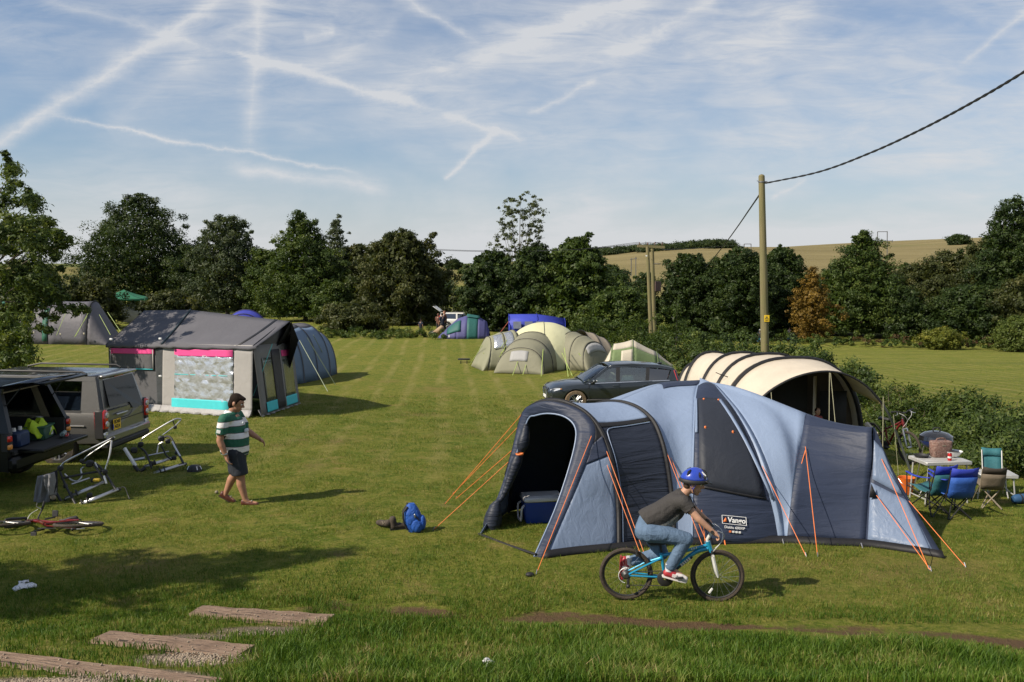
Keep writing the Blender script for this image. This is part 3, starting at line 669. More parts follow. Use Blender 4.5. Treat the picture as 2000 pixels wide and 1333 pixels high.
for px, d, top, hw, m_, sd, lb in ((372, 104, 478, 46, 'dark', 90, 'dark filler tree between the sycamore and the grey green tree'), (520, 96, 486, 44, 'mid', 91, 'lower green tree left of the feathery tree'), (705, 90, 476, 50, 'olive', 92, 'olive tree between the feathery tree and the dark tree'), (846, 86, 520, 36, 'mid', 93, 'lower tree at the right foot of the dark tree'), (1190, 92, 520, 60, 'dark', 94, 'dark tree behind the spreading bush near the twin poles'),
        (1400, 122, 500, 50, 'mid', 95, 'green tree behind the tall pole, between the dark trees'), (1480, 128, 496, 50, 'olive', 96, 'olive tree directly behind the tall pole'), (1625, 128, 520, 46, 'dark', 97, 'dark tree behind the orange one'), (1760, 118, 560, 46, 'dark', 98, 'low dark tree right of the large pointed tree'), (1830, 120, 540, 60, 'olive', 99, 'rounded olive tree in the lower right wood')):
    tr_px('hedgerow_tree', lb, px, d, top, hw, ROUND, m_, ncl=90, per=150, lsz=.18, cr0=.22, seed=sd, limbs=8, group=FG)
# far clumps on the skyline
tr_px('far_tree', 'round dark tree clump on the skyline beyond the field gap', 887, 420, 507, 15, ROUND, 'dark', ncl=50, per=90, lsz=.5, cr0=.3, seed=50, base=.05)
tr_px('far_tree', 'dark tree clump alone on the hill crest', 1865, 640, 459, 20, ROUND, 'dark', ncl=60, per=90, lsz=.7, cr0=.3, seed=51, base=.05)
# far wood along the crest
def wood():
    th = []
    for i in range(95):
        px = 1165 + 262 * (i / 94) + random.uniform(-4, 4); d = 600 + random.uniform(0, 60)
        x, y = at(px, d); s = F / d; tp = np.interp(px, [1160, 1240, 1300, 1400, 1420, 1432], [488, 483, 478, 470, 470, 484]) + random.uniform(-3, 4)
        z0 = gz1(x, y); Ht = max(CZ + (YH - tp) / s - z0, 3)
        n = 10
        for _ in range(n): th.append((x + random.gauss(0, 2.2), y + random.gauss(0, 3), z0 + Ht * random.uniform(.1, .9), random.uniform(1.6, 2.8)))
    e = np.array(th); c, nm, sz_, lv = clumps_to_leaves(e[:, :3], e[:, 3], 55, e[:, :3].mean(0), .75)
    o = leaf_obj('far_wood', c, nm, sz_, LM['sycamore'], None, lv); tag(o, 'dark wood along the crest of the far hill', 'wood', kind='stuff')
wood()
# near tree at the left edge: separate leaves show
def near_tree():
    global rng
    rng = np.random.default_rng(60)
    x, y = at(-40, 30); z0 = gz1(x, y)
    th = thing('apple_tree', 'near leafy tree at the left edge with a drooping branch over the grey tent', 'tree', (x, y, z0))
    cc = []
    def pxp(px, py, d, r): q = P(px, py, d); cc.append((q.x - x, q.y - y, q.z - z0, r))
    for (px, py, r_, n) in ((20, 330, 16, 5), (30, 380, 24, 6), (60, 395, 20, 5), (50, 440, 40, 10), (90, 430, 18, 5), (110, 455, 16, 4), (30, 500, 50, 10), (80, 500, 30, 8), (20, 560, 50, 12), (70, 560, 34, 8), (10, 620, 40, 10), (20, 670, 30, 8), (5, 440, 40, 8), (-40, 420, 60, 16), (-40, 540, 70, 20), (-30, 640, 60, 12), (-90, 480, 80, 20), (118, 470, 10, 3), (45, 690, 16, 6), (15, 700, 24, 10), (30, 660, 26, 12), (10, 640, 30, 12), (50, 540, 40, 12), (20, 470, 40, 12), (70, 460, 30, 8), (40, 600, 34, 10)):
        for _ in range(n): pxp(px + random.gauss(0, r_ * .55), py + random.gauss(0, r_ * .55), 29.5 + random.gauss(0, 1.1), random.uniform(.18, .42))
    drop = [(60, 560), (90, 575), (115, 590), (140, 600), (160, 603), (170, 606), (60, 600), (85, 615), (105, 620), (75, 640), (95, 645), (50, 625), (130, 580), (110, 575), (120, 605), (70, 585), (40, 600), (85, 600), (148, 610), (100, 590)]
    for (px, py) in drop: pxp(px, py, 28.6, random.uniform(.10, .22))
    shoots = [(10, 300), (15, 312), (40, 360), (55, 372), (118, 455), (122, 480), (108, 505), (135, 468), (120, 525), (112, 545)]
    for (px, py) in shoots: pxp(px, py, 29, .12)
    e = np.array(cc); c, nm, s_, lv = clumps_to_leaves(e[:, :3], e[:, 3], 150, np.array([0, 0, 4.0]), .085, .35, .2, .85)
    leaf_obj('crown', c, nm, s_, LM['mid'], th, lv + .1, quad=True)
    tb = MB(); tb.tube(cr([(0, 0, -.2), (.2, 0, 2), (.5, 0, 4.2), (.8, 0, 7)], 10), [.2 - .017 * i for i in range(10)], 8); tb.build('trunk', bark, th, world=False)
    for i in rng.choice(len(e), 46, replace=False):
        q = Vector(e[i, :3]); s0 = Vector((.4, 0, max(1.2, min(q.z * .75, 6)))); tubepart('limb', th, bark, cr([s0, s0.lerp(q, .5) + Vector((0, 0, .15)), q], 6), [.03, .025, .02, .015, .01, .006], 5, world=False)
    br = [P(a, b_, 28.6) - Vector((x, y, z0)) for a, b_ in ((10, 590), (60, 592), (110, 600), (165, 607))]
    tubepart('limb', th, bark, cr(br, 10), [.03 - .0026 * i for i in range(10)], 5, world=False)
    br = [P(a, b_, 28.6) - Vector((x, y, z0)) for a, b_ in ((20, 600), (60, 620), (105, 645))]
    tubepart('limb', th, bark, cr(br, 8), [.02 - .002 * i for i in range(8)], 5, world=False)
near_tree()
# tree beyond the left edge: its shade lies across the foot of the bank
def shade_tree(x, y, H, r_, sd, lb):
    tree('garden_tree', lb, x, y, H, ROUND, r_, r_, 'mid', ncl=40, per=70, lsz=.10, cr0=.30, core=0.3, base=.45, seed=sd, limbs=10, trunk=.14)
tree('garden_tree', 'broad unseen tree added beyond the left edge to shade the black SUV', -13.4, 13.0, 7.0, ROUND, 2.3, 2.3, 'mid', ncl=60, per=120, lsz=.13, cr0=.26, base=.40, seed=72, limbs=10, trunk=.18)  # unseen tree, added to put the black SUV in shade
shade_tree(-8.5, 8.55, 6.0, 1.0, 70, 'slender leafy tree standing left of the steps, outside the frame')
shade_tree(-10.3, 8.2, 6.0, 1.1, 71, 'second leafy tree beyond the left edge, shading the bag')

# ------------------------------------------------------------------ hedges and weeds
def hedge(name, label, segs, mat, lsz, per, stem_n=0, cat='hedge', up=.4, quad=False, sd=80, pale=0):
    """segs: (px, py_base_or_None, d, height m, half width m, n clumps)"""
    global rng
    rng = np.random.default_rng(sd); cl = []
    q0 = at(segs[0][0], segs[0][1])
    th = thing(name, label, cat, (q0[0], q0[1], gz1(*q0)))
    o = Vector((q0[0], q0[1], gz1(*q0)))
    for (px, d, hgt, hw, n) in segs:
        x, y = at(px, d)
        for _ in range(n):
            a, b_ = rng.normal(0, hw * .6), rng.normal(0, hw * .6); q = on(x + a, y + b_)
            hh = hgt * (.80 + .32 * math.sin(px * .083 + a * 1.3) ) * (1 - .35 * ((a * a + b_ * b_) ** .5 / hw)) * rng.uniform(.25, 1.0)
            cl.append((q.x - o.x, q.y - o.y, q.z + hh - o.z, rng.uniform(.22, .42) * min(1, hgt / 1.4 + .3)))
    e = np.array(cl); c, nm, s_, lv = clumps_to_leaves(e[:, :3], e[:, 3], per, e[:, :3].mean(0) - np.array([0, 0, 1.]), lsz, up, .35, .8)
    gzz = gz(c[:, 0] + o.x, c[:, 1] + o.y) - o.z; c[:, 2] = np.maximum(c[:, 2], gzz + .02)
    leaf_obj('foliage', c, nm, s_, LM[mat], th, lv, quad=quad)
    for i in range(stem_n):
        q = Vector(e[rng.integers(len(e)), :3]); g0 = Vector((q.x + rng.normal(0, .15), q.y, gz1(q.x + o.x, q.y + o.y) - o.z)); tubepart('stem', th, bark, cr([g0, g0.lerp(q, .5) + Vector((.06, 0, 0)), q + Vector((0, 0, .25))], 5), [.018, .015, .012, .009, .005], 4, world=False)
    return th
HS = [(1120, 60, 2.6, 1.6, 26), (1160, 56, 2.6, 1.6, 30), (1205, 52, 2.4, 1.7, 32), (1250, 50, 2.3, 1.7, 34), (1285, 56, 2.2, 1.6, 26), (1300, 47, 2.9, 1.8, 44), (1345, 44, 2.9, 1.8, 46), (1390, 41, 2.7, 1.7, 46), (1430, 39, 2.5, 1.6, 44), (1470, 37, 2.2, 1.6, 44), (1520, 36, 2.2, 1.5, 44), (1570, 34.5, 2.2, 1.5, 44), (1620, 33, 2.1, 1.4, 44), (1660, 32, 2.0, 1.0, 30), (1695, 31.5, 1.6, .5, 10)]
hedge('thorn_hedge', 'overgrown green hedge running behind the tents to the tall pole', HS, 'mid', .085, 110, 30, sd=80)
hedge('bramble_thicket', 'bramble thicket with bright leaves behind the folding chairs', [(1760, 26, 1.0, .8, 26), (1800, 23.5, 1.2, .8, 34), (1850, 22, 1.25, .9, 44), (1900, 20.5, 1.35, .9, 50), (1950, 19.5, 1.35, .9, 54), (2010, 18.5, 1.4, .9, 50), (2060, 18, 1.4, .9, 30), (1990, 17, .8, .6, 26)], 'mid', .055, 150, 26, quad=True, sd=81)
hedge('weed_bank', 'rank weeds and nettles between the beige tent and the brambles', [(1715, 25, .6, .5, 20), (1745, 23, .7, .6, 26), (1790, 21, .55, .6, 26), (1850, 20, .5, .6, 20)], 'weed', .05, 110, 0, cat='weeds', quad=True, sd=82)
hedge('weed_strip', 'tall weeds and rusty docks along the far side of the right field', [(1440 + i * 36, 116 - i * 1.0, 1.7, 2.2, 10) for i in range(17)], 'weed', .15, 90, 0, cat='weeds', sd=83)
hedge('dock_patch', 'rusty brown dock seed heads among the weeds by the right field', [(1690, 108, 2.1, 1.5, 6), (1740, 107, 2.1, 1.6, 8), (1800, 105, 2.3, 1.2, 6), (1882, 103, 2.5, .6, 7), (1930, 101, 1.9, 1.2, 4)], 'rust', .12, 50, 0, cat='weeds', sd=84)
hedge('long_grass_strip', 'strip of long grass and nettles under the far trees', [(300 + i * 40, 66 - (i % 3) * .6, .8, 1.3, 12) for i in range(15)], 'weed', .10, 90, 0, cat='weeds', sd=85)
hedge('seed_head_clump', 'dry pale seed heads standing among the weeds by the brambles', [(1735, 24.5, 1.3, .35, 9), (1762, 24, 1.2, .3, 8), (1815, 22.5, 1.25, .25, 5)], 'straw', .025, 40, 14, cat='weeds', quad=True, sd=86)
# ------------------------------------------------------------------ tents
BLUE = cloth('light_blue_tent_cloth', (.23, .298, .43), .48, .20, .04, .12, fs=(3.0, 3.0, .6), ws=1.8)
NAVY = cloth('navy_tent_cloth', (.022, .031, .060), .55, .55, .12, .03, fs=(.5, .5, 3.2), ws=2.2, rot=(0, R(24), 0))
NAVYI = cloth('navy_door_cloth', (.016, .021, .036), .5, .8, .12, .02, fs=(.5, .5, 4.0), ws=2.4, rot=(0, R(-30), 0))
BLACK = cloth('black_tent_trim', (.012, .012, .014), .6, .3, .1, 0)
BLUEW = cloth('grey_blue_window_blind', (.16, .21, .31), .42, .35, .06, .1, fs=(2.5, 2.5, .8), ws=3)
ORANGE = pm('orange_guy_rope', (.72, .19, .045), .6, var=.1)
STEEL = pm('steel_peg', (.45, .45, .46), .35, 1.0)
WHITE = pm('white_print', (.75, .75, .75), .6, var=.03)
ORPRINT = pm('orange_print', (.8, .2, .05), .6, var=.03)
def px3(pts): return [P(*p) if len(p) == 3 else G(*p) for p in pts]
class Surf:
    """surface swept between a row of curves; t runs along a curve, v from curve to curve"""
    def __init__(s, curves, n=41, sag=0.0, centre=None, m=9):
        s.c = [cr(c, n) for c in curves]; s.n = n; s.sag = sag
        allp = [p for c in s.c for p in c]; s.ctr = centre or sum(allp, Vector()) / len(allp)
    def at(s, t, v):
        t = min(max(t, 0), 1) * (s.n - 1); i = min(int(t), s.n - 2); f = t - i
        q = [c[i].lerp(c[i + 1], f) for c in s.c]
        if len(q) == 2: p = q[0].lerp(q[1], v)
        else:
            k = len(q) - 1; vv = v * k; j = min(int(vv), k - 1); g = vv - j
            a, b, c, d = q[max(j - 1, 0)], q[j], q[j + 1], q[min(j + 2, k)]
            if j == 0: a = b * 2 - c
            if j + 2 > k: d = c * 2 - b
            p = .5 * ((2 * b) + (c - a) * g + (2 * a - 5 * b + 4 * c - d) * g * g + (3 * b - a - 3 * c + d) * g ** 3)
        if s.sag: p = p + (s.ctr - p) * (s.sag * 4 * v * (1 - v))
        return p
    def panel(s, name, parent, mat, t0=0, t1=1, v0=0, v1=1, nt=24, nv=10, off=0.0, solid=0.004, label=None):
        b = MB(); rows = []
        for i in range(nt + 1):
            tt = t0 + (t1 - t0) * i / nt; rows.append([s.at(tt, v0 + (v1 - v0) * j / nv) for j in range(nv + 1)])
        if off:
            o2 = []
            for i in range(nt + 1):
                r_ = []
                for j in range(nv + 1):
                    a = rows[min(i + 1, nt)][j] - rows[max(i - 1, 0)][j]; c = rows[i][min(j + 1, nv)] - rows[i][max(j - 1, 0)]
                    n_ = a.cross(c); n_ = n_.normalized() if n_.length > 1e-9 else Vector((0, -1, 0))
                    if n_.dot(rows[i][j] - s.ctr) < 0: n_ = -n_
                    r_.append(rows[i][j] + n_ * off)
                o2.append(r_)
            rows = o2
        b.grid(rows); o = b.build(name, mat, parent, solid=solid, angle=60)
        if label: o['label'] = label
        return o
    def nrm(s, t, v):
        a = s.at(t + .01, v) - s.at(t - .01, v); c = s.at(t, v + .02) - s.at(t, v - .02); n_ = a.cross(c).normalized()
        return n_ if n_.dot(s.at(t, v) - s.ctr) > 0 else -n_
def text_part(txt, parent, mat, pos, right, up, size, name='lettering', ext=.0015, align='CENTER', bold=0.0):
    cu = bpy.data.curves.new('txt', 'FONT'); cu.body = txt; cu.size = size; cu.align_x = align; cu.align_y = 'CENTER'; cu.extrude = ext; cu.offset = bold; cu.resolution_u = 3
    o = bpy.data.objects.new('tmp', cu); COL.objects.link(o); dg = bpy.context.evaluated_depsgraph_get()
    me = bpy.data.meshes.new_from_object(o.evaluated_get(dg)); bpy.data.objects.remove(o); bpy.data.curves.remove(cu)
    r_ = V3(right).normalized(); u = V3(up); u = (u - r_ * u.dot(r_)).normalized(); n_ = r_.cross(u)
    M = Matrix(((r_.x, u.x, n_.x, pos[0]), (r_.y, u.y, n_.y, pos[1]), (r_.z, u.z, n_.z, pos[2]), (0, 0, 0, 1)))
    me.transform(xinv(parent) @ M); me.materials.clear(); me.materials.append(mat); me.name = name
    ob = bpy.data.objects.new(name, me); return put(ob, parent)
def rope(parent, a, b, mat, r=.007, name='guy_rope', peg=True, sag=.0):
    a, b = V3(a), V3(b); m = a.lerp(b, .5) - Vector((0, 0, sag))
    o = tubepart(name, parent, mat, cr([a, m, b + (a - b).normalized() * .02], 5), r, 5)
    if peg:
        q = MB(); d = (b - a).normalized(); h = Vector((d.x, d.y, 0)); h = h.normalized() if h.length > .01 else Vector((0, -1, 0))
        q.tube([b - h * .03 + Vector((0, 0, .05)), b + h * .04 - Vector((0, 0, .06))], .006, 5); q.build('peg', STEEL, o)
    return o
def hoop(c, ang, w_, h, n=2.4, N=25, z0=None, lean=(0, 0)):
    u = Vector((math.cos(ang), math.sin(ang), 0)); out = []; zb = gz1(*c[:2]) if z0 is None else z0
    for i in range(N):
        a = math.pi * i / (N - 1); cx_, sx = math.cos(a), math.sin(a)
        ac = -math.copysign(abs(cx_) ** (2 / n), cx_); z = abs(sx) ** (2 / n)
        q = Vector((c[0], c[1], zb)) + u * (ac * w_ / 2) + Vector((lean[0] * z, lean[1] * z, z * h))
        out.append(q)
    return out
def endwall(name, parent, mat, hp, t0=0., t1=1., z0=0., solid=.004, bulge=None):
    """flat wall that fills a hoop"""
    b = MB(); rows = []; N = len(hp); zb = min(p.z for p in hp)
    for p in hp[int(t0 * (N - 1)):int(t1 * (N - 1)) + 1]:
        lo = Vector((p.x, p.y, min(zb + z0, p.z))); rows.append([lo.lerp(p, k / 6) + (bulge * (1 - k / 6) if bulge else Vector()) for k in range(7)])
    b.grid(rows); return b.build(name, mat, parent, solid=solid)
def tunnel(parent, hoops, mats, names=None, sag=.03, pole=None, pr=.012, lens=24):
    for i in range(len(hoops) - 1):
        ctr = sum(hoops[i] + hoops[i + 1], Vector()) / (2 * len(hoops[i])); ctr.z = min(p.z for p in hoops[i])
        S = Surf([hoops[i], hoops[i + 1]], 31, sag, ctr); m = mats[i % len(mats)]
        if isinstance(m, (list, tuple)):
            for (nm, mt, a, b_) in m: S.panel(nm, parent, mt, a, b_, nt=max(3, int(lens * (b_ - a))), nv=6)
        else: S.panel(names[i] if names else 'roof_panel', parent, m, nt=lens, nv=6)
    if pole:
        for h in hoops: tubepart('pole_sleeve', parent, pole, cr(h, 25), pr, 6)

def big_tent():
    base = (G(1209, 1070) + G(1535, 1058)) / 2
    th = thing('tunnel_dome_tent', 'large navy and light blue family tent with orange guy ropes, nearest the camera', 'tent', (3.0, 13.6, gz1(3.0, 13.6)))
    a, bq = G(935, 1046), G(1047, 1088)
    H1 = px3([(1209, 1072), (1207, 980, 12.2), (1196, 905, 12.3), (1180, 855, 12.45), (1160, 822, 12.6), (1132, 798, 12.8), (1092, 783, 13.0), (1052, 787, 13.3), (1025, 810, 13.6), (1008, 870, 13.8), (992, 1000, 13.95)])
    H2 = px3([(1318, 1062), (1312, 970, 12.45), (1300, 890, 12.6), (1284, 838, 12.8), (1266, 812, 13.0), (1240, 794, 13.25), (1205, 785, 13.5), (1165, 790, 13.9), (1135, 815, 14.2), (1115, 900, 14.5), (1105, 982, 14.6)])
    door = px3([(1043, 1088), (1082, 1000, 12.0), (1108, 925, 12.25), (1124, 862, 12.45), (1122, 832, 12.6), (1102, 814, 12.75), (1072, 808, 12.9), (1046, 812, 13.05), (1030, 822, 13.2), (1008, 890, 13.15), (985, 965, 13.05), (955, 1022, 12.95), (936, 1046)])
    ring = px3([(1060, 1090), (1105, 1000, 11.95), (1136, 925, 12.2), (1162, 858, 12.4), (1156, 822, 12.55), (1120, 795, 12.75), (1072, 784, 12.92), (1040, 790, 13.1), (1018, 810, 13.3), (1000, 880, 13.2), (976, 960, 13.1), (946, 1025, 12.95), (934, 1047)])
    ctr = Vector((1.6, 13.4, 0.6))
    Surf([door, ring], 49, 0, ctr).panel('porch_front', th, NAVY, nt=48, nv=3)
    tubepart('door_piping', th, BLUE, cr(door, 48), .011, 6)
    # roof band from the ring back to the first hoop
    S = Surf([ring[2:11], H1[2:]], 33, 0, ctr); S.panel('porch_hood', th, BLACK, .1, .95, nt=24, nv=4, off=.004)
    # near gable: window blind below a dark flap
    nb = px3([(1062, 1088), (1104, 1002, 11.95), (1134, 930, 12.2), (1158, 868, 12.38)]); nh = px3([(1207, 1072), (1205, 980, 12.2), (1196, 910, 12.28), (1176, 852, 12.42)])
    S = Surf([nb, nh], 31, .0, ctr); S.panel('gable_window_blind', th, BLUEW, .0, .80, nt=14, nv=10); S.panel('gable_flap', th, NAVY, .78, 1.0, nt=8, nv=8, off=.012)
    fb = px3([(936, 1046), (960, 1005, 13.0), (985, 945, 13.15), (1004, 870, 13.25)]); fh = px3([(992, 1000, 13.95), (996, 960, 13.9), (1003, 910, 13.85), (1010, 862, 13.75)])
    Surf([fb, fh], 21, 0, ctr).panel('far_gable', th, BLUEW, nt=8, nv=6)
    # porch between the hoops
    S = Surf([H1, H2], 61, .035, Vector((1.1, 13.3, .9)))
    S.panel('side_door', th, NAVYI, .0, .355, nt=18, nv=12); S.panel('gutter_band', th, BLACK, .355, .385, nt=3, nv=10, off=.006)
    S.panel('porch_roof', th, BLUE, .385, .72, nt=20, nv=12); S.panel('far_porch_wall', th, cloth('navy_lining_cloth', (.022, .030, .055), .6, .4, .1, .3), .72, 1.0, nt=12, nv=8)
    for h in (H1, H2): tubepart('pole_sleeve', th, BLACK, cr(h, 40), .034, 8)
    pip = [S.at(t_, v_) + Vector((-.01, -.025, .0)) for t_, v_ in [(.0, .09), (.1, .09), (.2, .09), (.3, .1), (.335, .14), (.35, .25), (.352, .5), (.352, .8), (.35, .95)]]
    tubepart('door_piping', th, BLUE, cr(pip, 40), .008, 5)
    # dome
    DL = px3([(1352, 1062), (1352, 960, 12.5), (1354, 880, 12.75), (1356, 820, 13.2), (1358, 780, 13.75), (1362, 757, 14.3), (1367, 744, 14.9)])
    DR = px3([(1533, 1057), (1524, 1000, 12.45), (1506, 935, 12.6), (1480, 868, 12.95), (1450, 815, 13.4), (1418, 775, 14.0), (1394, 751, 14.5), (1367, 744, 14.9)])
    ap = DL[-1]
    def far(foot, n=5):
        f = on(*foot); mid = ap.lerp(f, .5); mid = Vector((mid.x + (f.x - ap.x) * .2, mid.y + (f.y - ap.y) * .2, f.z + 1.45)); return [ap, mid, f]
    DFl = far((1.75, 16.2)); DFr = far((4.1, 16.6))
    Lcurve = DL[:-1] + [ap] + cr(DFl, 5)[1:]
    Rcurve = DR[:-1] + [ap] + cr(DFr, 5)[1:]
    c2 = Vector((2.6, 13.9, .7))
    S1 = Surf([H2, px3([(1336, 1062), (1334, 965, 12.5), (1326, 880, 12.75), (1316, 826, 13.1), (1302, 792, 13.6), (1296, 764, 14.1), (1290, 751, 14.5), (1265, 757, 14.9), (1235, 790, 15.2), (1215, 870, 15.5), (1205, 945, 15.6)]), Lcurve], 61, .0, c2)
    S1.panel('dome_side_panel', th, BLUE, 0, .60, nt=36, nv=14); S1.panel('dome_far_panel', th, BLUE, .60, 1, nt=14, nv=14)
    S1.panel('roof_patch', th, NAVY, .52, .63, .5, .98, nt=8, nv=8, off=.012)
    # near face with the door
    c3 = Vector((3.1, 14.3, .5)); S2 = Surf([DL, DR], 41, -.035, c3)
    S2.panel('dome_face', th, NAVY, 0, .85, nt=30, nv=14); S2.panel('dome_crown', th, BLUE, .85, 1, nt=6, nv=14)
    S2.panel('door_blind', th, cloth('charcoal_door_blind', (.019, .023, .034), .6, .3, .06, 0), .19, .66, .08, .84, nt=14, nv=8, off=.015)
    S2.panel('zip_strip', th, BLUE, .42, .66, .02, .06, nt=8, nv=1, off=.02)
    zs_ = [S2.at(.66 - .47 * k / 8, .60 + .31 * k / 8) + Vector((0, -.035, .01)) for k in range(9)]
    b = MB(); b.grid([[p, p + Vector((.05, .012, 0))] for p in zs_]); b.build('zip_strip', BLUE, th, solid=.004)
    for t_, v_ in ((.655, .22), (.655, .60), (.46, .18), (.46, .62)):
        q = S2.at(t_, v_); o = part('toggle', th, ORANGE, lambda b: b.box(q + Vector((0, -.035, 0)), (.03, .02, .045), bev=.008))
    q = S2.at(.19, .5); S2.panel('seam_cord', th, BLACK, .187, .195, .1, .85, nt=1, nv=8, off=.022)
    # sleeve of the crossing pole
    b = MB(); cvr = cr(DR, 30); rows = []
    for i, p in enumerate(cvr):
        k = .75 + .25 * (1 - i / 29); rows.append([p + Vector((-.12 * k, -.020, .0)), p + Vector((-.05 * k, -.035, .015)), p + Vector((.02, -.005, 0))])
    b.grid(rows); b.build('pole_sleeve', BLUE, th, solid=.004)
    tubepart('pole_sleeve', th, BLUE, cr(DL, 30), .016, 6)
    # bedroom pod
    T = P(1705, 835, 12.9); far0 = on(5.0, 14.7); far1 = on(5.85, 13.75)
    SS = px3([(1536, 1060), (1548, 960, 12.55), (1562, 880, 13.0), (1575, 808, 13.56)]) + [far0.lerp(P(1575, 808, 13.56), .45) + Vector((0, .25, .1)), far0]
    EE = px3([(1690, 1064), (1697, 960, 12.5), (1703, 890, 12.65)]) + [T, far1.lerp(T, .5) + Vector((.1, .15, .1)), far1]
    Rc2 = cr(Rcurve, 41)
    MM = px3([(1535, 1059), (1538, 975, 12.5), (1534, 890, 12.8), (1518, 830, 13.2), (1488, 786, 13.75), (1450, 761, 14.3)]) + [on(4.4, 15.2, 1.3), on(4.5, 15.6, .6), on(4.55, 15.7)]
    S3 = Surf([Rcurve, MM, SS], 61, .0, Vector((4.0, 13.9, .6))); S3.panel('dome_end_panel', th, BLUE, 0, 1, nt=40, nv=14)
    S4 = Surf([SS, EE], 41, .045, Vector((4.9, 13.4, .6))); S4.panel('pod_wall', th, NAVY, 0, 1, nt=30, nv=12)
    C1, C2 = G(1690, 1064), G(1842, 1087)
    L1 = [C1, P(1697, 960, 12.5), P(1704, 880, 12.7), T]; L2 = [C2, P(1790, 1000, 12.2), P(1742, 915, 12.55), T + Vector((.03, 0, -.01))]
    S5 = Surf([L1, L2], 31, 0, Vector((5.0, 13.6, .4))); S5.panel('pod_end', th, NAVY, nt=16, nv=8)
    S5.panel('pod_end_window', th, BLUEW, .02, .40, .03, .9, nt=8, nv=8, off=.012); S5.panel('pod_end_window', th, BLUEW, .43, .80, .06, .84, nt=8, nv=6, off=.012)
    Surf([L2, [far1, far1.lerp(T, .35) + Vector((.1, .1, .1)), far1.lerp(T, .7), T]], 21, 0, Vector((4.9, 13.6, .3))).panel('pod_end_far', th, NAVY, nt=10, nv=6)
    part('patch', th, BLACK, lambda b: b.grid([[P(1702, 945, 12.42), P(1714, 972, 12.4)], [P(1698, 972, 12.4), P(1712, 974, 12.4)]]), solid=.004)
    # black ground flap round the foot
    foot = [G(1062, 1090), G(1130, 1081), G(1209, 1074), G(1318, 1064), G(1352, 1064), G(1440, 1061), G(1534, 1060), G(1610, 1064), G(1690, 1067), G(1765, 1077), G(1842, 1090)]
    b = MB(); rows = [[p + Vector((0, .03, .085)), p + Vector((0, -.015, .045)), p + Vector((0, -.05, .006))] for p in cr(foot, 50)]; b.grid(rows); b.build('ground_flap', BLACK, th, solid=.005)
    tubepart('ground_strap', th, BLACK, [a + Vector((0, 0, .02)), a.lerp(bq, .5) + Vector((0, 0, .015)), bq + Vector((0, 0, .03))], .018, 6)
    # tied back door
    cur = px3([(1028, 828, 13.15), (1022, 865, 13.1), (1016, 885, 13.1), (1008, 905, 13.05), (985, 965, 13.0), (970, 985, 12.95), (965, 1005, 12.93), (958, 1040, 12.93)])
    c_ = part('tied_door', th, NAVYI, lambda b: b.tube(cr(cur, 22), [.03, .06, .08, .09, .08, .06, .04, .05, .07, .08, .07, .055, .04, .03, .04, .06, .09, .10, .12, .13, .13, .11], 14))
    for px_, py_ in ((1015, 887), (968, 986)):
        q = P(px_, py_, 12.98); part('tie', th, ORANGE, lambda b: b.lathe([(.055, -.012), (.06, 0), (.055, .012)], 12, Matrix.Translation(q)))
    # printing near the foot of the door
    q = S2.at(.045, .47); n_ = S2.nrm(.06, .47); r_ = (S2.at(.05, .6) - S2.at(.05, .4)).normalized(); up = n_.cross(r_) if n_.cross(r_).z > 0 else r_.cross(n_)
    def lab(t_, v_=.45): return S2.at(t_, v_) + S2.nrm(max(t_, .03), v_) * .022
    p0 = lab(.088); rt = (S2.at(.088, .56) - S2.at(.088, .36)).normalized(); upv = (S2.at(.13, .45) - S2.at(.05, .45)).normalized()
    text_part('Vango', th, WHITE, p0 + rt * .034, rt, upv, .098, bold=.002)
    b = MB(); hw, hh = .165, .055; uu = upv.normalized(); rr = rt.normalized()
    for (x0, y0, x1, y1) in ((-hw, hh, hw, hh), (-hw, -hh, hw, -hh), (-hw, -hh, -hw, hh), (hw, -hh, hw, hh)): b.tube([p0 + rr * x0 + uu * y0, p0 + rr * x1 + uu * y1], .004, 5)
    b.build('label_frame', WHITE, th)
    b = MB(); b.add([p0 - rr * .155 - uu * .03, p0 - rr * .098 - uu * .03, p0 - rr * .118 + uu * .03], [(0, 1, 2)]); b.build('label_triangle', ORPRINT, th, solid=.003)
    p1 = p0 - uu * .10; text_part('Diablo 600XP', th, WHITE, p1, rt, upv, .05)
    for k, m_ in enumerate((ORPRINT, WHITE, WHITE, WHITE)):
        q2 = p0 - uu * .155 + rr * (-.066 + .044 * k); part('label_symbol', th, m_, lambda b: b.box(q2, (.030, .006, .026), bev=.001))
    # guy ropes
    for A_, B_ in (((1165, 828, 12.58), (1263, 1094)), ((1160, 840, 12.55), (1252, 1085)), ((1155, 852, 12.35), (1047, 1122)), ((1282, 828, 12.85), (1384, 1068)), ((1293, 860, 12.7), (1376, 1076)),
                   ((1357, 872, 12.85), (1378, 1066)), ((1470, 872, 12.95), (1575, 1088)), ((1573, 873, 12.98), (1597, 1088)), ((1722, 897, 12.6), (1815, 1114)), ((1712, 968, 12.38), (1819, 1116)), ((1772, 975, 12.35), (1886, 1108)),
                   ((1020, 808, 13.5), (868, 986)), ((1014, 832, 13.4), (884, 966)), ((996, 900, 13.2), (846, 1036)), ((1000, 880, 13.3), (890, 975))):
        rope(th, P(*A_), G(*B_), ORANGE, .0050)
    rope(th, P(1573, 880, 12.95), P(1557, 935, 12.7), ORANGE, .006, peg=False)
    tubepart('tent_pole', th, BLACK, [P(1012, 835, 13.4), P(997, 905, 13.2)], .012, 6)
    part('peg_bag', th, BLACK, lambda b: b.ball(G(1035, 1126) + Vector((0, 0, .02)), (.055, .04, .03)))
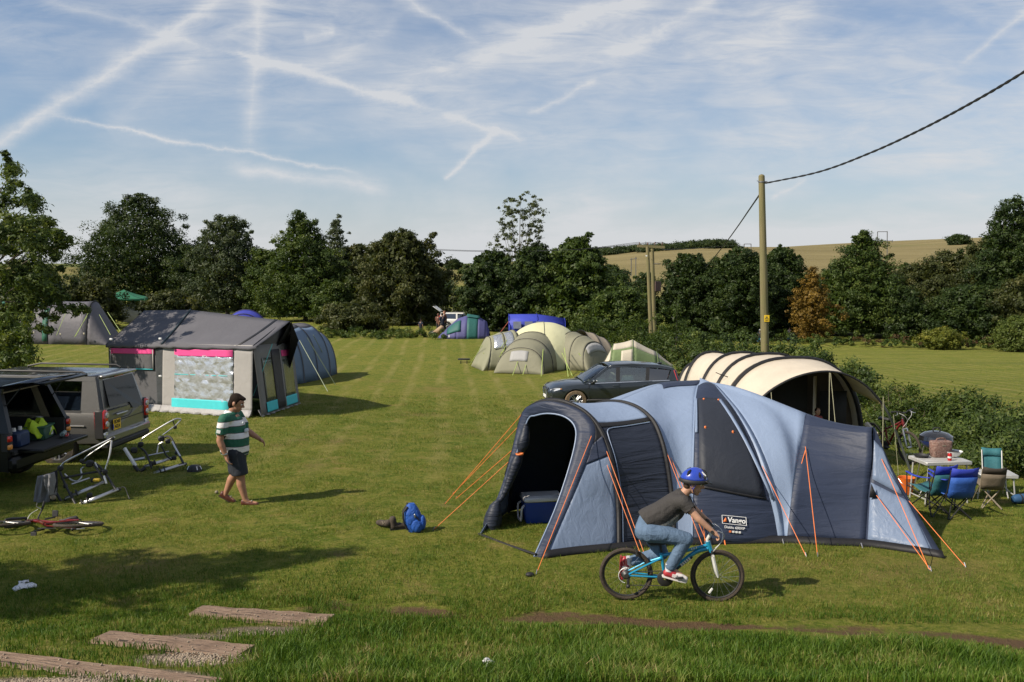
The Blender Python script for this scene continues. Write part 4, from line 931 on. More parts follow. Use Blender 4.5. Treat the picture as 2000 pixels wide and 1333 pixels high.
    for px_, py_ in ((1530, 1062), (1684, 1070), (1416, 1064)):
        q = G(px_, py_); part('peg', th, STEEL if px_ != 1416 else ORANGE, lambda b: b.tube([q + Vector((0, .04, .05)), q + Vector((0, -.05, -.03))], .008, 5))
    return th
big_tent()

# ---- beige tunnel tent with black hoops
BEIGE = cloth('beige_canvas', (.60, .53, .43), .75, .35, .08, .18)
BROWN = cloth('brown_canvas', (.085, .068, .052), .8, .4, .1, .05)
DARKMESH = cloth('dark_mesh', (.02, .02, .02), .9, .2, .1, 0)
CREAMROPE = pm('cream_guy_rope', (.30, .29, .19), .7)
def beige_tent():
    th = thing('tunnel_tent', 'beige canvas tunnel tent with black hoops and open canopy behind the blue tent', 'tent', on(5.4, 19.5))
    hs = [hoop(c_, R(a_), w_, h_, 2.6, 25) for c_, a_, w_, h_ in (((5.60, 18.3), 12, 3.2, 2.12), ((5.40, 19.5), 20, 2.9, 2.12), ((5.14, 20.7), 26, 2.5, 2.10), ((4.78, 22.0), 30, 1.9, 2.08), ((4.6, 22.8), 32, 1.5, 1.8))]
    front = px3([(1428, 960, 17.2), (1440, 880, 17.1), (1460, 825, 17.05), (1488, 778, 17), (1530, 748, 17), (1575, 731, 17), (1620, 726, 17), (1660, 735, 17), (1695, 757, 17), (1724, 790, 17)])
    fr = cr(front, 25)
    S = Surf([fr, hs[0][:20]], 31, .01, Vector((5.7, 17.6, .5))); S.panel('canopy', th, BEIGE, .12, 1, nt=26, nv=6)
    tunnel(th, hs, [BEIGE], ['roof_panel'] * 4, .02, None)
    for h in hs: tubepart('hoop_sleeve', th, BLACK, cr(h, 36), .05, 8)
    tubepart('canopy_edge', th, BLACK, cr(front, 36), .022, 6)
    tubepart('canopy_pole', th, pm('dark_pole', (.03, .035, .03), .5), cr([P(1724, 790, 17), P(1738, 815, 16.95), P(1758, 865, 16.9), G(1786, 942)], 14), .024, 6)
    # inner front wall, doorway, windows
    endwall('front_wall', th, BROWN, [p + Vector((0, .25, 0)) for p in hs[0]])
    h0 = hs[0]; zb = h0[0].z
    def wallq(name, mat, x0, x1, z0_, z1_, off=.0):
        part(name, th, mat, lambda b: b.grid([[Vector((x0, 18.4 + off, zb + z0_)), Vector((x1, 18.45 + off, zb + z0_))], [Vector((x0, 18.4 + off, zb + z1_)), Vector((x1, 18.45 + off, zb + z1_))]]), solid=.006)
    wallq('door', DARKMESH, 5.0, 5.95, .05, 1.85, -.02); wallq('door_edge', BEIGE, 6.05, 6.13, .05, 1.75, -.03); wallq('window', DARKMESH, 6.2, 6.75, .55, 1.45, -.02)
    for x_ in (4.72, 4.85): wallq('door_edge', cloth('grey_canvas', (.18, .18, .17)), x_, x_ + .03, .1, 1.4, -.03)
    endwall('rear_wall', th, BEIGE, hs[-1])
    tubepart('side_wall_edge', th, BEIGE, [P(1692, 828, 17.9), P(1712, 850, 17.6)], .05, 6)
    for A_, B_ in (((1620, 727, 17), (1620, 905, 15.6)), ((1622, 728, 17), (1645, 900, 15.8)), ((1506, 765, 17), (1520, 860, 15.8)), ((1725, 775, 17), (1725, 902, 15.9)), ((1745, 810, 16.9), (1755, 930)), ((1680, 790, 17.3), (1765, 900))):
        a = P(*A_); b_ = P(*B_) if len(B_) == 3 else G(*B_)
        if len(B_) == 3: b_.z = gz1(b_.x, b_.y)
        rope(th, a, b_, CREAMROPE, .0052)
    b = MB()
    for k in range(7): 
        q = P(1398 + k * 10, 728 + k * 3.6, 18.9); b.tube([q, q + Vector((.12, 0, -.05))], .008, 4)
    b.build('lacing', BLACK, th)
beige_tent()

# ---- sage and cream dome tent
SAGE = cloth('sage_tent_cloth', (.25, .25, .17), .7, .35, .08, .1)
SAGED = cloth('olive_grey_tent_cloth', (.21, .205, .145), .7, .35, .08, .08)
CREAM = cloth('cream_tent_cloth', (.60, .59, .38), .65, .3, .06, .15)
TAUPE = cloth('taupe_tent_cloth', (.33, .28, .215), .7, .25, .06, .12)
LIME = pm('lime_guy_rope', (.33, .42, .12), .6)
FOIL = pm('clear_window_foil', (.62, .63, .64), .22, .75, var=.3, vs=14, bump=1.0, bs=14, spec=.6)
GREYW = cloth('grey_window_blind', (.36, .36, .36), .7, .2, .05, .1)
def pod(th, c, ang, r0, h0, r1, h1, L, mat, n=2.3, slope=.35, blind=None, lab='pod'):
    c = on(c[0], c[1], .3)

    u = Vector((math.cos(ang), math.sin(ang), 0)); side = ang + math.pi / 2; hs = []
    for k, (f_, r_, hh) in enumerate(((0, r0, h0), (.5, (r0 + r1) / 2 * 1.03, (h0 + h1) / 2 * 1.03), (1, r1, h1))):
        q = V3(c) + u * (L * f_); hs.append(hoop((q.x, q.y), side, 2 * r_, hh, n, 21, lean=(-u.x * slope * f_, -u.y * slope * f_)))
    tunnel(th, hs, [mat], [lab + '_panel'] * 2, .02, BLACK, .016, 18)
    e = V3(c) + u * (L + .25); foot = hoop((e.x, e.y), side, 2 * r1 * 1.02, .02, n, 21)
    S = Surf([hs[2], foot], 21, -.02, V3(c)); S.panel(lab + '_end', th, mat, nt=18, nv=6)
    return hs, S
def sage_tent():
    cx_, cy_ = at(1062, 45); th = thing('dome_tent', 'sage green and cream dome tent with three pods, lime guy ropes', 'tent', on(cx_, cy_))
    zb = gz1(cx_, cy_); a0 = R(-100)
    # cream dome: loft of half hoops
    hs = []
    for f_, r_, h_ in ((-1, .25, 1.0), (-.72, 1.35, 1.72), (-.35, 1.85, 2.1), (0, 2.0, 2.2), (.35, 1.85, 2.12), (.72, 1.4, 1.75), (1, .25, 1.0)):
        hs.append(hoop((cx_ + f_ * 1.85, cy_), R(90), 2 * r_, h_, 2.0, 25, z0=zb))
    S = Surf(hs, 31, 0, Vector((cx_, cy_, zb + .6))); S.panel('dome_roof', th, CREAM, 0, 1, nt=30, nv=30)
    for v_ in (.16, .5, .84): tubepart('pole_sleeve', th, BLACK, [S.at(k / 24, v_) for k in range(25)], .018, 6)
    q1, s1 = pod(th, (cx_ - .55, cy_ - 1.1), R(-108), 1.35, 1.8, 1.15, 1.15, 2.1, SAGED, lab='front_pod')
    s1.panel('pod_window', th, GREYW, .38, .58, .12, .52, nt=5, nv=4, off=.02)
    q2, s2 = pod(th, (cx_ - 1.5, cy_ - .1), R(196), 1.3, 1.85, 1.15, 1.55, 1.6, SAGE, lab='porch')
    S_ = Surf([q2[0], q2[2]], 21, 0, V3((cx_ - 1.5, cy_ - .1, zb + .5))); S_.panel('clear_window', th, FOIL, .56, .80, .15, .88, nt=6, nv=6, off=.03)
    q3, s3 = pod(th, (cx_ + 1.35, cy_ - .5), R(-42), 1.25, 1.75, 1.05, 1.3, 1.6, SAGED, lab='side_pod')
    s3.panel('pod_window', th, GREYW, .3, .7, .05, .35, nt=5, nv=3, off=.02)
    q4, s4 = pod(th, (cx_ + 1.9, cy_ + .9), R(20), 1.35, 1.75, 1.1, 1.35, 1.5, TAUPE, lab='rear_pod')
    for A_, B_, d0 in (((1018, 688), (1001, 734), 42.6), ((1035, 690), (1021, 733), 42.4), ((1061, 680), (1057, 736), 42.6), ((942, 675), (918, 712), 44), ((945, 690), (925, 708), 44), ((985, 670), (955, 718), 43.4), ((988, 676), (962, 722), 43.2), ((985, 684), (948, 716), 43.2), ((990, 664), (970, 716), 43.5),
                       ((1098, 690), (1118, 735), 43), ((1102, 680), (1110, 737), 43), ((1130, 690), (1155, 725), 43), ((1140, 682), (1155, 722), 43.2)):
        rope(th, P(*A_, d0), G(*B_), LIME, .016, peg=False)
    part('door_step_box', th, BLACK, lambda b: b.box(G(906, 708) + Vector((0, 0, .16)), (.62, .35, .06), bev=.02).tube([G(900, 711), G(900, 711) + Vector((0, 0, .16))], .02, 5).tube([G(912, 711), G(912, 711) + Vector((0, 0, .16))], .02, 5))
sage_tent()

# ---- small green and cream tent beside the car
GREEN = cloth('leaf_green_tent_cloth', (.165, .225, .10), .65, .3, .06, .12)
PALE = cloth('pale_cream_cloth', (.55, .50, .40), .65, .25, .05, .15)
RED = pm('red_print', (.6, .05, .05), .6)
def green_tent():
    x0, y0 = at(1170, 40); x1, y1 = at(1305, 41); th = thing('tunnel_tent', 'small green tent with cream roof behind the dark car', 'tent', on((x0 + x1) / 2, 40.5))
    hs = [hoop((x0 + .55, y0 + .1), R(80), 2.5, 1.45, 2.2, 25, lean=(.1, 0)), hoop((x0 + 1.5, y0 + .3), R(84), 2.6, 1.62, 2.2, 25), hoop((x0 + 2.6, y0 + .6), R(86), 2.2, 1.05, 2.2, 25), hoop((x0 + 3.35, y0 + .8), R(88), 1.7, .45, 2.2, 25)]
    pan = [('side_panel', GREEN, 0, .32), ('roof_panel', PALE, .32, .68), ('side_panel', GREEN, .68, 1)]
    tunnel(th, hs, [pan], None, .02, GREEN, .016)
    foot = hoop((x0 - .1, y0 - .1), R(80), 2.3, .03, 2.2, 25)
    S = Surf([hs[0], foot], 25, 0, V3((x0 + 1.5, y0 + .3, 0))); S.panel('front_panel', th, GREEN, nt=20, nv=6); S.panel('front_stripe', th, PALE, .2, .36, .05, .95, nt=6, nv=6, off=.02)
    S.panel('logo_patch', th, RED, .26, .32, .45, .58, nt=2, nv=2, off=.035); S.panel('front_window', th, PALE, .46, .62, .35, .9, nt=3, nv=4, off=.03)
    S2 = Surf([hs[0], hs[1]], 25, 0, V3((x0 + 1.2, y0 + .3, 0))); S2.panel('side_window', th, PALE, .06, .28, .45, .98, nt=5, nv=5, off=.02)
green_tent()

# ---- teal and purple dome by the white car
TEAL = cloth('teal_tent_cloth', (.025, .115, .105), .6, .3, .08, .12)
PURP = cloth('violet_tent_cloth', (.085, .085, .215), .6, .3, .08, .12)
def teal_tent():
    x0, y0 = at(908, 65); th = thing('dome_tent', 'teal and violet dome tent in front of the white car', 'tent', on(x0, y0)); zb = gz1(x0, y0)
    hs = [hoop((x0 + f_, y0 - .05), R(88), w_, h_, 2.0, 21, z0=zb) for f_, w_, h_ in ((-1.9, .6, .06), (-1.2, 1.9, .75), (-.5, 2.6, 1.35), (.25, 2.8, 1.62), (1.0, 2.6, 1.5), (1.55, 2.2, 1.15), (1.75, 2.0, .3))]
    for i in range(6):
        S = Surf([hs[i], hs[i + 1]], 21, 0, Vector((x0, y0, zb + .4)))
        S.panel('panel', th, (PURP, PURP, PURP, TEAL, PURP, PURP)[i], nt=18, nv=4)
    S = Surf([hs[0], hs[1], hs[2], hs[3]], 21, 0, Vector((x0, y0, zb + .4))); S.panel('door_panel', th, TEAL, .12, .33, .35, .8, nt=6, nv=6, off=.03)
    b = MB(); c = [hs[3][10] + Vector((f_, 0, .02)) for f_ in (0, .35, .75)]
    S = Surf([hs[3], hs[4]], 21, 0, Vector((x0, y0, zb + .4))); S.panel('vent_cap', th, TEAL, .36, .62, -.1, 1.1, nt=6, nv=4, off=.07)
    part('tag', th, WHITE, lambda b: b.box(P(877, 657, 63.2), (.08, .02, .16)))
teal_tent()
ROYAL = cloth('royal_blue_tent_cloth', (.045, .065, .42), .55, .3, .08, .15)
def frame_tent():
    x0, y0 = at(1048, 66); zb = gz1(x0, y0); th = thing('frame_tent', 'royal blue frame tent showing above the sage dome', 'tent', (x0, y0, zb))
    L, Wd = 4.0, 2.6
    prof = [(-Wd / 2, 0), (-Wd / 2, 1.2), (-.35, 1.62), (.35, 1.62), (Wd / 2, 1.2), (Wd / 2, 0)]
    hs = [[Vector((x0 + f_ * L, y0 + a + f_ * .5, zb + c * k)) for a, c in prof] for f_, k in ((-.5, 1), (0, 1.0), (.5, .82))]
    b = MB(); b.grid(hs); b.build('roof', ROYAL, th, solid=.01)
    part('gable', th, ROYAL, lambda b: b.add(hs[0], [(0, 1, 2, 3, 4, 5)])); part('gable', th, ROYAL, lambda b: b.add(hs[2], [(0, 1, 2, 3, 4, 5)]))
    for i in range(3): part('window', th, pm('tent_window', (.2, .22, .3), .2), lambda b: b.box((x0 - 1.4 + i * .8, y0 - Wd / 2 - .25 + i * .05, zb + .95), (.55, .02, .5)))
    for i in (0, 1, 2): tubepart('frame_pole', th, ROYAL, cr(hs[i], 20), .02, 5)
    rope(th, hs[0][1], on(x0 - 2.9, y0 - 1.6), pm('red_guy_rope', (.4, .1, .06)), .02, peg=False)
frame_tent()
TAN = cloth('tan_tent_cloth', (.42, .30, .20), .7, .3, .06, .15)
def tan_tent():
    a = G(835, 656); th = thing('ridge_tent', 'small low tan tent beside the group by the white car', 'tent', a + Vector((.7, .3, 0)))
    q = [a, G(868, 657), P(861, 636, 66.5), G(862, 648), G(846, 648)]
    b = MB(); b.grid([[q[0], q[2]], [q[0].lerp(q[1], .5) + Vector((0, -.05, .02)), q[2]], [q[1], q[2] + Vector((.2, 0, -.05))]]); b.build('front_panel', TAN, th, solid=.01)
    b = MB(); b.grid([[q[0], q[2]], [q[4], q[2]], [q[3], q[2]], [q[1], q[2] + Vector((.2, 0, -.05))]]); b.build('back_panel', TAN, th, solid=.01)
    th2 = thing('holdall', 'dark holdall lying in front of the small tan tent', 'bag', G(853, 656)); part('bag_body', th2, BLACK, lambda b: b.ball(G(853, 656) + Vector((0, -.15, .2)), (.6, .25, .22))); part('strap', th2, WHITE, lambda b: b.box(G(846, 656) + Vector((0, -.4, .25)), (.12, .02, .1)))
tan_tent()

# ---- trailer tent
GREY = cloth('grey_canvas_wall', (.098, .097, .104), .85, .3, .06, .06)
GREYR = cloth('grey_canvas_roof', (.105, .104, .118), .85, .35, .06, .06)
LGREY = cloth('pale_grey_canvas', (.34, .325, .315), .85, .3, .05, .1)
PINK = pm('pink_band', (.66, .06, .24), .7, var=.05)
TURQ = pm('turquoise_band', (.05, .50, .54), .7, var=.06)
SILVER = pm('silver_foil_blind', (.52, .53, .56), .22, .6, var=.15, vs=6, bump=.9, bs=7, spec=.7)
CLEAR = pm('dull_window_film', (.10, .11, .085), .18, 0, var=.4, vs=3, spec=.7)
MUD = cloth('mud_flap', (.36, .35, .35), .6, .8, .08, .1, ws=6)
def crumple(o):
    rr_ = random.Random(5)
    for v in o.data.vertices: v.co += Vector((rr_.uniform(-.016, .016), rr_.uniform(-.012, .012), rr_.uniform(-.016, .016)))
    bm = bmesh.new(); bm.from_mesh(o.data); bmesh.ops.triangulate(bm, faces=bm.faces); bm.to_mesh(o.data); bm.free()
    o.data.polygons.foreach_set('use_smooth', [i % 3 > 0 for i in range(len(o.data.polygons))]); return o
def trailer_tent():
    A2, A1, L1 = G(497, 816), G(322, 804), G(216, 797)
    A3 = on(A2.x + .05, A2.y + 4.6); B1 = on(A1.x + 1.6, A1.y + 4.4); L3 = on(L1.x + 1.5, L1.y + 4.3)
    th = thing('trailer_tent', 'grey trailer tent with pink and turquoise bands and silver window blind', 'tent', (A1 + A2) / 2)
    E = 2.12
    zb = A2.z
    def wallpt(a, b_, f_, z): p = a.lerp(b_, f_); return Vector((p.x, p.y, a.z * (1 - f_) + b_.z * f_ + z))
    def wall(name, a, b_, f0, f1, z0, z1, mat, off=0.0, nf=8, nz=8, lean=0.0, parent=None, solid=.006):
        d = (b_ - a); n_ = Vector((d.y, -d.x, 0)).normalized()
        if n_.y > 0 and abs(n_.y) > abs(n_.x): n_ = -n_
        if abs(n_.x) > abs(n_.y) and n_.x < 0: n_ = -n_
        b = MB(); rows = []
        for i in range(nf + 1):
            f_ = f0 + (f1 - f0) * i / nf
            rows.append([wallpt(a, b_, f_, z0 + (z1 - z0) * j / nz) + n_ * (off + lean * (1 - (z0 + (z1 - z0) * j / nz) / E)) for j in range(nz + 1)])
        b.grid(rows); return b.build(name, mat, parent or th, solid=solid)
    FW = dict(lean=.10)
    wall('side_wall', A1, A2, 0, .16, .05, E, LGREY, **FW); wall('side_wall', A1, A2, .16, .80, .05, E, LGREY, **FW); wall('side_wall', A1, A2, .80, 1, .05, E, LGREY, **FW)
    crumple(wall('window_blind', A1, A2, .15, .80, .42, 1.80, SILVER, .03, 18, 15, **FW)); wall('pink_band', A1, A2, .15, .80, 1.76, 1.97, PINK, .04, **FW); wall('turquoise_band', A1, A2, .12, .76, .16, .46, TURQ, .035, **FW)
    wall('window_seam', A1, A2, .15, .80, 1.19, 1.21, TURQ, .035, 6, 1, **FW)
    wall('trailer_wall', L1, A1, 0, 1, .05, E + .02, GREY); w2 = wall('window_flap', L1, A1, .06, .84, 1.30, 1.82, GREY, .03); wall('pink_band', L1, A1, .05, .86, 1.80, 1.97, PINK, .045)
    for f_ in (.06, .84): wall('flap_edge', L1, A1, f_ - .008, f_ + .008, 1.3, 1.95, LGREY, .05, 1, 2)
    wall('flap_edge', L1, A1, .06, .84, 1.30, 1.33, TURQ, .05, 4, 1)
    wall('corner_strip', L1, A1, .88, 1.0, .1, E, cloth('dark_grey_canvas', (.05, .055, .06)), .02)
    # gable end facing right
    wall('gable_wall', A2, A3, 0, 1, .05, E, cloth('mid_grey_canvas', (.21, .205, .205), .85, .3, .06, .15), 0, lean=.22); 
    wall('gable_window', A2, A3, .14, .36, .38, 1.72, CLEAR, .03, lean=.22); wall('turquoise_band', A2, A3, .12, .38, .10, .40, TURQ, .035, lean=.22); wall('gable_door', A2, A3, .38, .58, .1, 1.95, cloth('charcoal_canvas', (.045, .043, .05)), .03, lean=.22)
    wall('gable_window', A2, A3, .62, .9, .38, 1.6, CLEAR, .03, lean=.22); wall('turquoise_band', A2, A3, .60, .92, .10, .40, TURQ, .035, lean=.22); wall('pink_band', A2, A3, .62, .9, 1.7, 1.9, PINK, .04, lean=.22)
    wall('window_edge', A2, A3, .585, .605, .1, 1.95, LGREY, .04, 1, 3, lean=.22)
    wall('rear_wall', L3, A3, 0, 1, .05, E, GREY)
    # roof
    rz = 2.78
    rR = P(566, 628, 29.4); rM = P(372, 606, 31.0); rL = P(282, 607, 31.6)
    eR = wallpt(A1, A2, 1.0, E + .03) + Vector((.12, -.10, -.06)); eM = wallpt(A1, A2, 0.0, E + .03) + Vector((0, -.10, -.05)); eL = wallpt(L1, A1, -.03, E + .03) + Vector((0, -.08, -.05))
    bR = A3 + Vector((.1, .1, E)); bM = B1 + Vector((0, .1, E)); bL = L3 + Vector((0, .1, E))
    def slope(name, c0, c1, mat, sag=.03):
        S = Surf([c0, c1], 25, 0); b = MB(); rows = []
        for i in range(25):
            rows.append([S.at(i / 24, v_ / 8) + Vector((0, 0, -sag * math.sin(math.pi * v_ / 8) * (1 + .2 * math.sin(i)))) for v_ in range(9)])
        b.grid(rows); return b.build(name, mat, th, solid=.008)
    slope('roof_panel', [eM, eR], [rM, rR], GREYR); slope('roof_panel', [eL, eM], [rL, rM], GREYR); slope('roof_panel', [bM, bR], [rM, rR], GREYR); slope('roof_panel', [bL, bM], [rL, rM], GREYR)
    part('hip_end', th, GREYR, lambda b: b.add([eL, rL, bL], [(0, 1, 2)]), solid=.008)
    tubepart('roof_seam', th, cloth('dark_seam', (.045, .07, .08)), [rM + Vector((0, 0, .02)), rM.lerp(eM, .5) + Vector((0, 0, .0)), eM + Vector((0, 0, .02))], .028, 6)
    s0, s1 = rM.lerp(rR, .86), eM.lerp(eR, .80); part('roof_band', th, BLACK, lambda b: b.grid([[s0 + Vector((0, 0, .012)), s0 + Vector((.1, 0, .012))], [s0.lerp(s1, .5) + Vector((0, 0, -.015)), s0.lerp(s1, .5) + Vector((.1, 0, -.015))], [s1 + Vector((0, 0, .012)), s1 + Vector((.1, 0, .012))]]), solid=.004)
    # black hooded porch at the gable
    pk = rR + Vector((.05, 0, 0)); tip = P(583, 665, 29.6)
    part('hood', th, BLACK, lambda b: b.add([pk, tip, A3 + Vector((-.05, -.6, 1.0)), A3 + Vector((-.1, 0, E - .05)), wallpt(A2, A3, .55, E - .1)], [(0, 1, 2), (0, 2, 3), (0, 3, 4)]), solid=.006)
    part('gable_top', th, GREY, lambda b: b.add([wallpt(A2, A3, 0, E), wallpt(A2, A3, 1, E), rR + Vector((-.25, 0, -.03))], [(0, 1, 2)]), solid=.006)
    part('valance', th, GREYR, lambda b: b.grid([[p, p + Vector((0, -.01, -.10 - .02 * math.sin(i * 2.1)))] for i, p in enumerate(cr([eL, eM, eR], 30))]), solid=.005)
    for a, b_ in ((A1, A2), (L1, A1), (A2, A3)):
        d = b_ - a; n_ = Vector((d.y, -d.x, 0)).normalized(); n_ = n_ if n_.y < 0 or n_.x > .9 else -n_
        if a is A2: n_ = Vector((1, 0, 0))
        rows = []
        for i in range(31):
            p = a.lerp(b_, i / 30); k = .22 + .06 * math.sin(i * 1.7); p.z = gz1(p.x, p.y)
            rows.append([p + n_ * .11 + Vector((0, 0, .22)), p + n_ * (.17) + Vector((0, 0, .09)), p + n_ * k + Vector((0, 0, .02 + .015 * math.sin(i * 2.3)))])
        part('mud_flap', th, MUD, lambda b: b.grid(rows), solid=.006)
    rope(th, P(532, 672, 27.6), P(494, 775, 27.0), pm('turquoise_cord', (.12, .42, .42)), .012, 'cord', peg=False)
    for px_, py_ in ((217, 663), (313, 662), (313, 735)): part('fitting', th, WHITE, lambda b: b.box(P(px_, py_, 28.0), (.09, .06, .06), bev=.015))
trailer_tent()

# ---- blue and grey tunnel tent behind it
BLUEG = cloth('dusty_blue_tent_cloth', (.13, .19, .29), .6, .35, .08, .12)
GREYT = cloth('warm_grey_tent_cloth', (.215, .20, .19), .75, .3, .06, .08)
def blue_grey_tent():
    x0, y0 = at(540, 36.5); th = thing('tunnel_tent', 'dusty blue tunnel tent with grey end, behind the trailer tent', 'tent', on(x0, y0 + 2))
    hs = [hoop((x0 - .75, y0 + .1), R(20), 2.1, 2.15, 2.3), hoop((x0 - .5, y0 + 1.3), R(17), 2.5, 2.4, 2.3), hoop((x0 - .25, y0 + 2.6), R(15), 2.6, 2.45, 2.3), hoop((x0 + .0, y0 + 4.0), R(13), 2.6, 2.4, 2.3), hoop((x0 + .2, y0 + 5.2), R(12), 2.3, 2.0, 2.3)]
    gp = [('side_panel', GREYT, 0, .4), ('roof_panel', GREYR, .4, .62), ('side_panel', BLUEG, .62, 1)]
    tunnel(th, hs, [gp], None, .025, GREYR, .03)
    foot = hoop((x0 - .62, y0 - .75), R(20), 1.9, .02, 2.3); S = Surf([hs[0], foot], 25, 0, V3((x0, y0 + 2, 0))); S.panel('end_panel', th, GREYT, nt=20, nv=6)
    S.panel('logo_patch', th, RED, .62, .70, .70, .76, nt=2, nv=1, off=.02)
    for A_, B_ in (((600, 660, 37), (655, 752)), ((612, 655, 38.5), (650, 728)), ((585, 665, 36.4), (640, 765))): rope(th, P(*A_), G(*B_), pm('grey_guy_rope', (.25, .3, .2)), .014)
blue_grey_tent()
VIOLET = cloth('violet_blue_tent_cloth', (.05, .06, .36), .5, .25, .08, .15)
def violet_dome():
    x0, y0 = at(482, 62); th = thing('dome_tent', 'violet blue dome tent showing above the trailer tent roof', 'tent', on(x0, y0)); zb = gz1(x0, y0)
    hs = [hoop((x0, y0 + f_), R(0), w_, h_, 2.1, 25, z0=zb) for f_, w_, h_ in ((-1.5, 2.6, 1.2), (-.7, 3.0, 1.9), (0, 3.2, 2.15), (1.0, 3.0, 1.9), (1.6, 2.4, .9))]
    tunnel(th, hs, [VIOLET], ['roof_panel'] * 4, 0, None); endwall('front_wall', th, VIOLET, hs[0])
    for h in (hs[1], hs[2]): tubepart('pole_sleeve', th, cloth('dark_violet', (.015, .015, .06)), cr(h, 25), .05, 6)
violet_dome()

# ---- long grey tunnel tent on the far left
GREYV = cloth('violet_grey_tent_cloth', (.115, .11, .125), .6, .4, .08, .08)
GREENP = cloth('bottle_green_tent_cloth', (.04, .13, .09), .6, .4, .08, .1)
def grey_tunnel():
    d = 60; x1, y1 = at(188, d); th = thing('tunnel_tent', 'long grey tunnel tent with lime ropes behind the near left tree', 'tent', on(x1 - 3, y1 + .5))
    hs = []
    for f_ in (0, 2.6, 4.6, 6.2, 8.0): 
        hs.append(hoop((x1 - f_, y1 + f_ * .10), R(97), 3.8, 2.72 if f_ < 7 else 2.2, 2.3))
    gp = lambda m: [('side_panel', GREYV, 0, .35), ('roof_panel', m, .35, .65), ('side_panel', GREYV, .65, 1)]
    tunnel(th, hs, [gp(GREYV), gp(GREENP), gp(GREENP), gp(GREYV)], None, .02, BLACK, .035)
    foot = hoop((x1 + 1.5, y1 - .2), R(97), 3.6, .03, 2.3); S = Surf([hs[0], foot], 25, -.01, V3((x1 - 2, y1, .5))); S.panel('end_panel', th, GREYV, nt=20, nv=6)
    for v_ in (1, 2, 3):
        S_ = Surf([hs[v_], [p + Vector((-.35, .03, 0)) for p in hs[v_]]], 25, 0, V3((x1 - 3, y1, .5))); S_.panel('green_strip', th, GREENP, .02, .3, 0, 1, nt=8, nv=1, off=.03)
    for A_, B_ in (((170, 618), (145, 659)), ((128, 612), (110, 656)), ((75, 615), (42, 648)), ((194, 615), (216, 655)), ((210, 610), (238, 652)), ((172, 612), (147, 658))):
        rope(th, P(*A_, d - 2.0), P(*B_, d - 3.4), LIME, .014, peg=False)
    for px_, py_ in ((66, 650), (118, 653), (164, 652)): part('foot_tag', th, PALE, lambda b: b.box(P(px_, py_, d - 2.2), (.1, .05, .12), bev=.02))
grey_tunnel()
GAZ = cloth('gazebo_green_cloth', (.03, .16, .085), .65, .2, .06, .15)
def gazebo():
    d = 84; x0, y0 = at(245, d); zb = gz1(x0, y0); th = thing('gazebo', 'green pop up gazebo with pointed roof under the trees', 'gazebo', (x0, y0, zb))
    w_ = 2.2; e = (CZ + (YH - 583) / (F / d)) - zb; pk = (CZ + (YH - 566) / (F / d)) - zb; ro = R(12)
    cs = [Vector((x0, y0, zb)) + Matrix.Rotation(ro + math.pi / 4 + k * math.pi / 2, 3, 'Z') @ Vector((w_ * 1.414, 0, 0)) for k in range(4)]
    top = Vector((x0, y0, zb + pk))
    for k in range(4):
        a, b_ = cs[k] + Vector((0, 0, e)), cs[(k + 1) % 4] + Vector((0, 0, e))
        S = Surf([[a, a.lerp(b_, .5) + Vector((0, 0, .06)), b_], [top, top, top]], 13, 0); bm_ = MB()
        bm_.grid([[S.at(i / 8, v_ / 6) - Vector((0, 0, .12 * math.sin(math.pi * v_ / 6))) for v_ in range(7)] for i in range(9)]); bm_.build('roof_panel', GAZ, th, solid=.01)
        part('valance', th, GAZ, lambda b: b.grid([[a, a - Vector((0, 0, .2))], [a.lerp(b_, .5) + Vector((0, 0, .06)), a.lerp(b_, .5) + Vector((0, 0, -.12))], [b_, b_ - Vector((0, 0, .2))]]), solid=.01)
        tubepart('leg', th, GAZ, [cs[k], a], .07, 6)
    th2 = thing('windbreak', 'white cloth windbreak hung beside the green gazebo', 'windbreak', P(270, 604, d - 1.2))
    pts = [(237, 592), (243, 595), (250, 600), (258, 597), (270, 594), (285, 595), (298, 592)]
    bm_ = MB(); rows = []
    for k, (px_, py_) in enumerate(pts):
        a = P(px_, py_, d - 1.0); q = on(a.x, a.y); rows.append([a, a.lerp(q, .5) + Vector((0, .1 * (k % 2), 0)), q + Vector((0, 0, .1))])
    bm_.grid(rows); bm_.build('cloth', cloth('white_windbreak_cloth', (.40, .38, .37), .8, .4), th2, solid=.01)
    for px_, py_ in ((237, 592), (298, 592)): a = P(px_, py_, d - 1.0); tubepart('post', th2, STEEL, [on(a.x, a.y), a + Vector((0, 0, .05))], .03, 5)
gazebo()
# ------------------------------------------------------------------ vehicles
def paint(name, col, metal=.55, rough=.32): return pm(name, col, rough, metal, var=.05, vs=30, coat=.8)
SILV = paint('silver_grey_paint', (.20, .195, .185)); SLATE = paint('slate_blue_paint', (.030, .038, .046), .4); BLK = pm('black_paint', (.005, .006, .008), .30, 0, var=.05, spec=.35); WHT = pm('white_paint', (.62, .62, .60), .3, coat=.8)
GLS = glass('car_glass', (.62, .70, .66), .5); GLSD = glass('privacy_glass', (.10, .12, .11), .55)
RUB = pm('tyre_rubber', (.022, .021, .020), .85, var=.3, bump=.3, bs=60, dirt=((.10, .075, .05), 4, .5)); MUDRUB = pm('muddy_tyre', (.15, .105, .062), .9, var=.35, vs=12)
ALLOY = pm('alloy', (.55, .55, .56), .3, .9); PLAS = pm('black_plastic', (.018, .018, .019), .6, var=.15); CHROME = pm('chrome', (.75, .75, .75), .12, 1.0)
REDL = pm('red_lens', (.55, .012, .012), .12, spec=.8, coat=.6); CLRL = pm('clear_lens', (.62, .62, .62), .10, .4, spec=.8, coat=.6); AMBL = pm('amber_lens', (.75, .30, .06), .15, coat=.6)
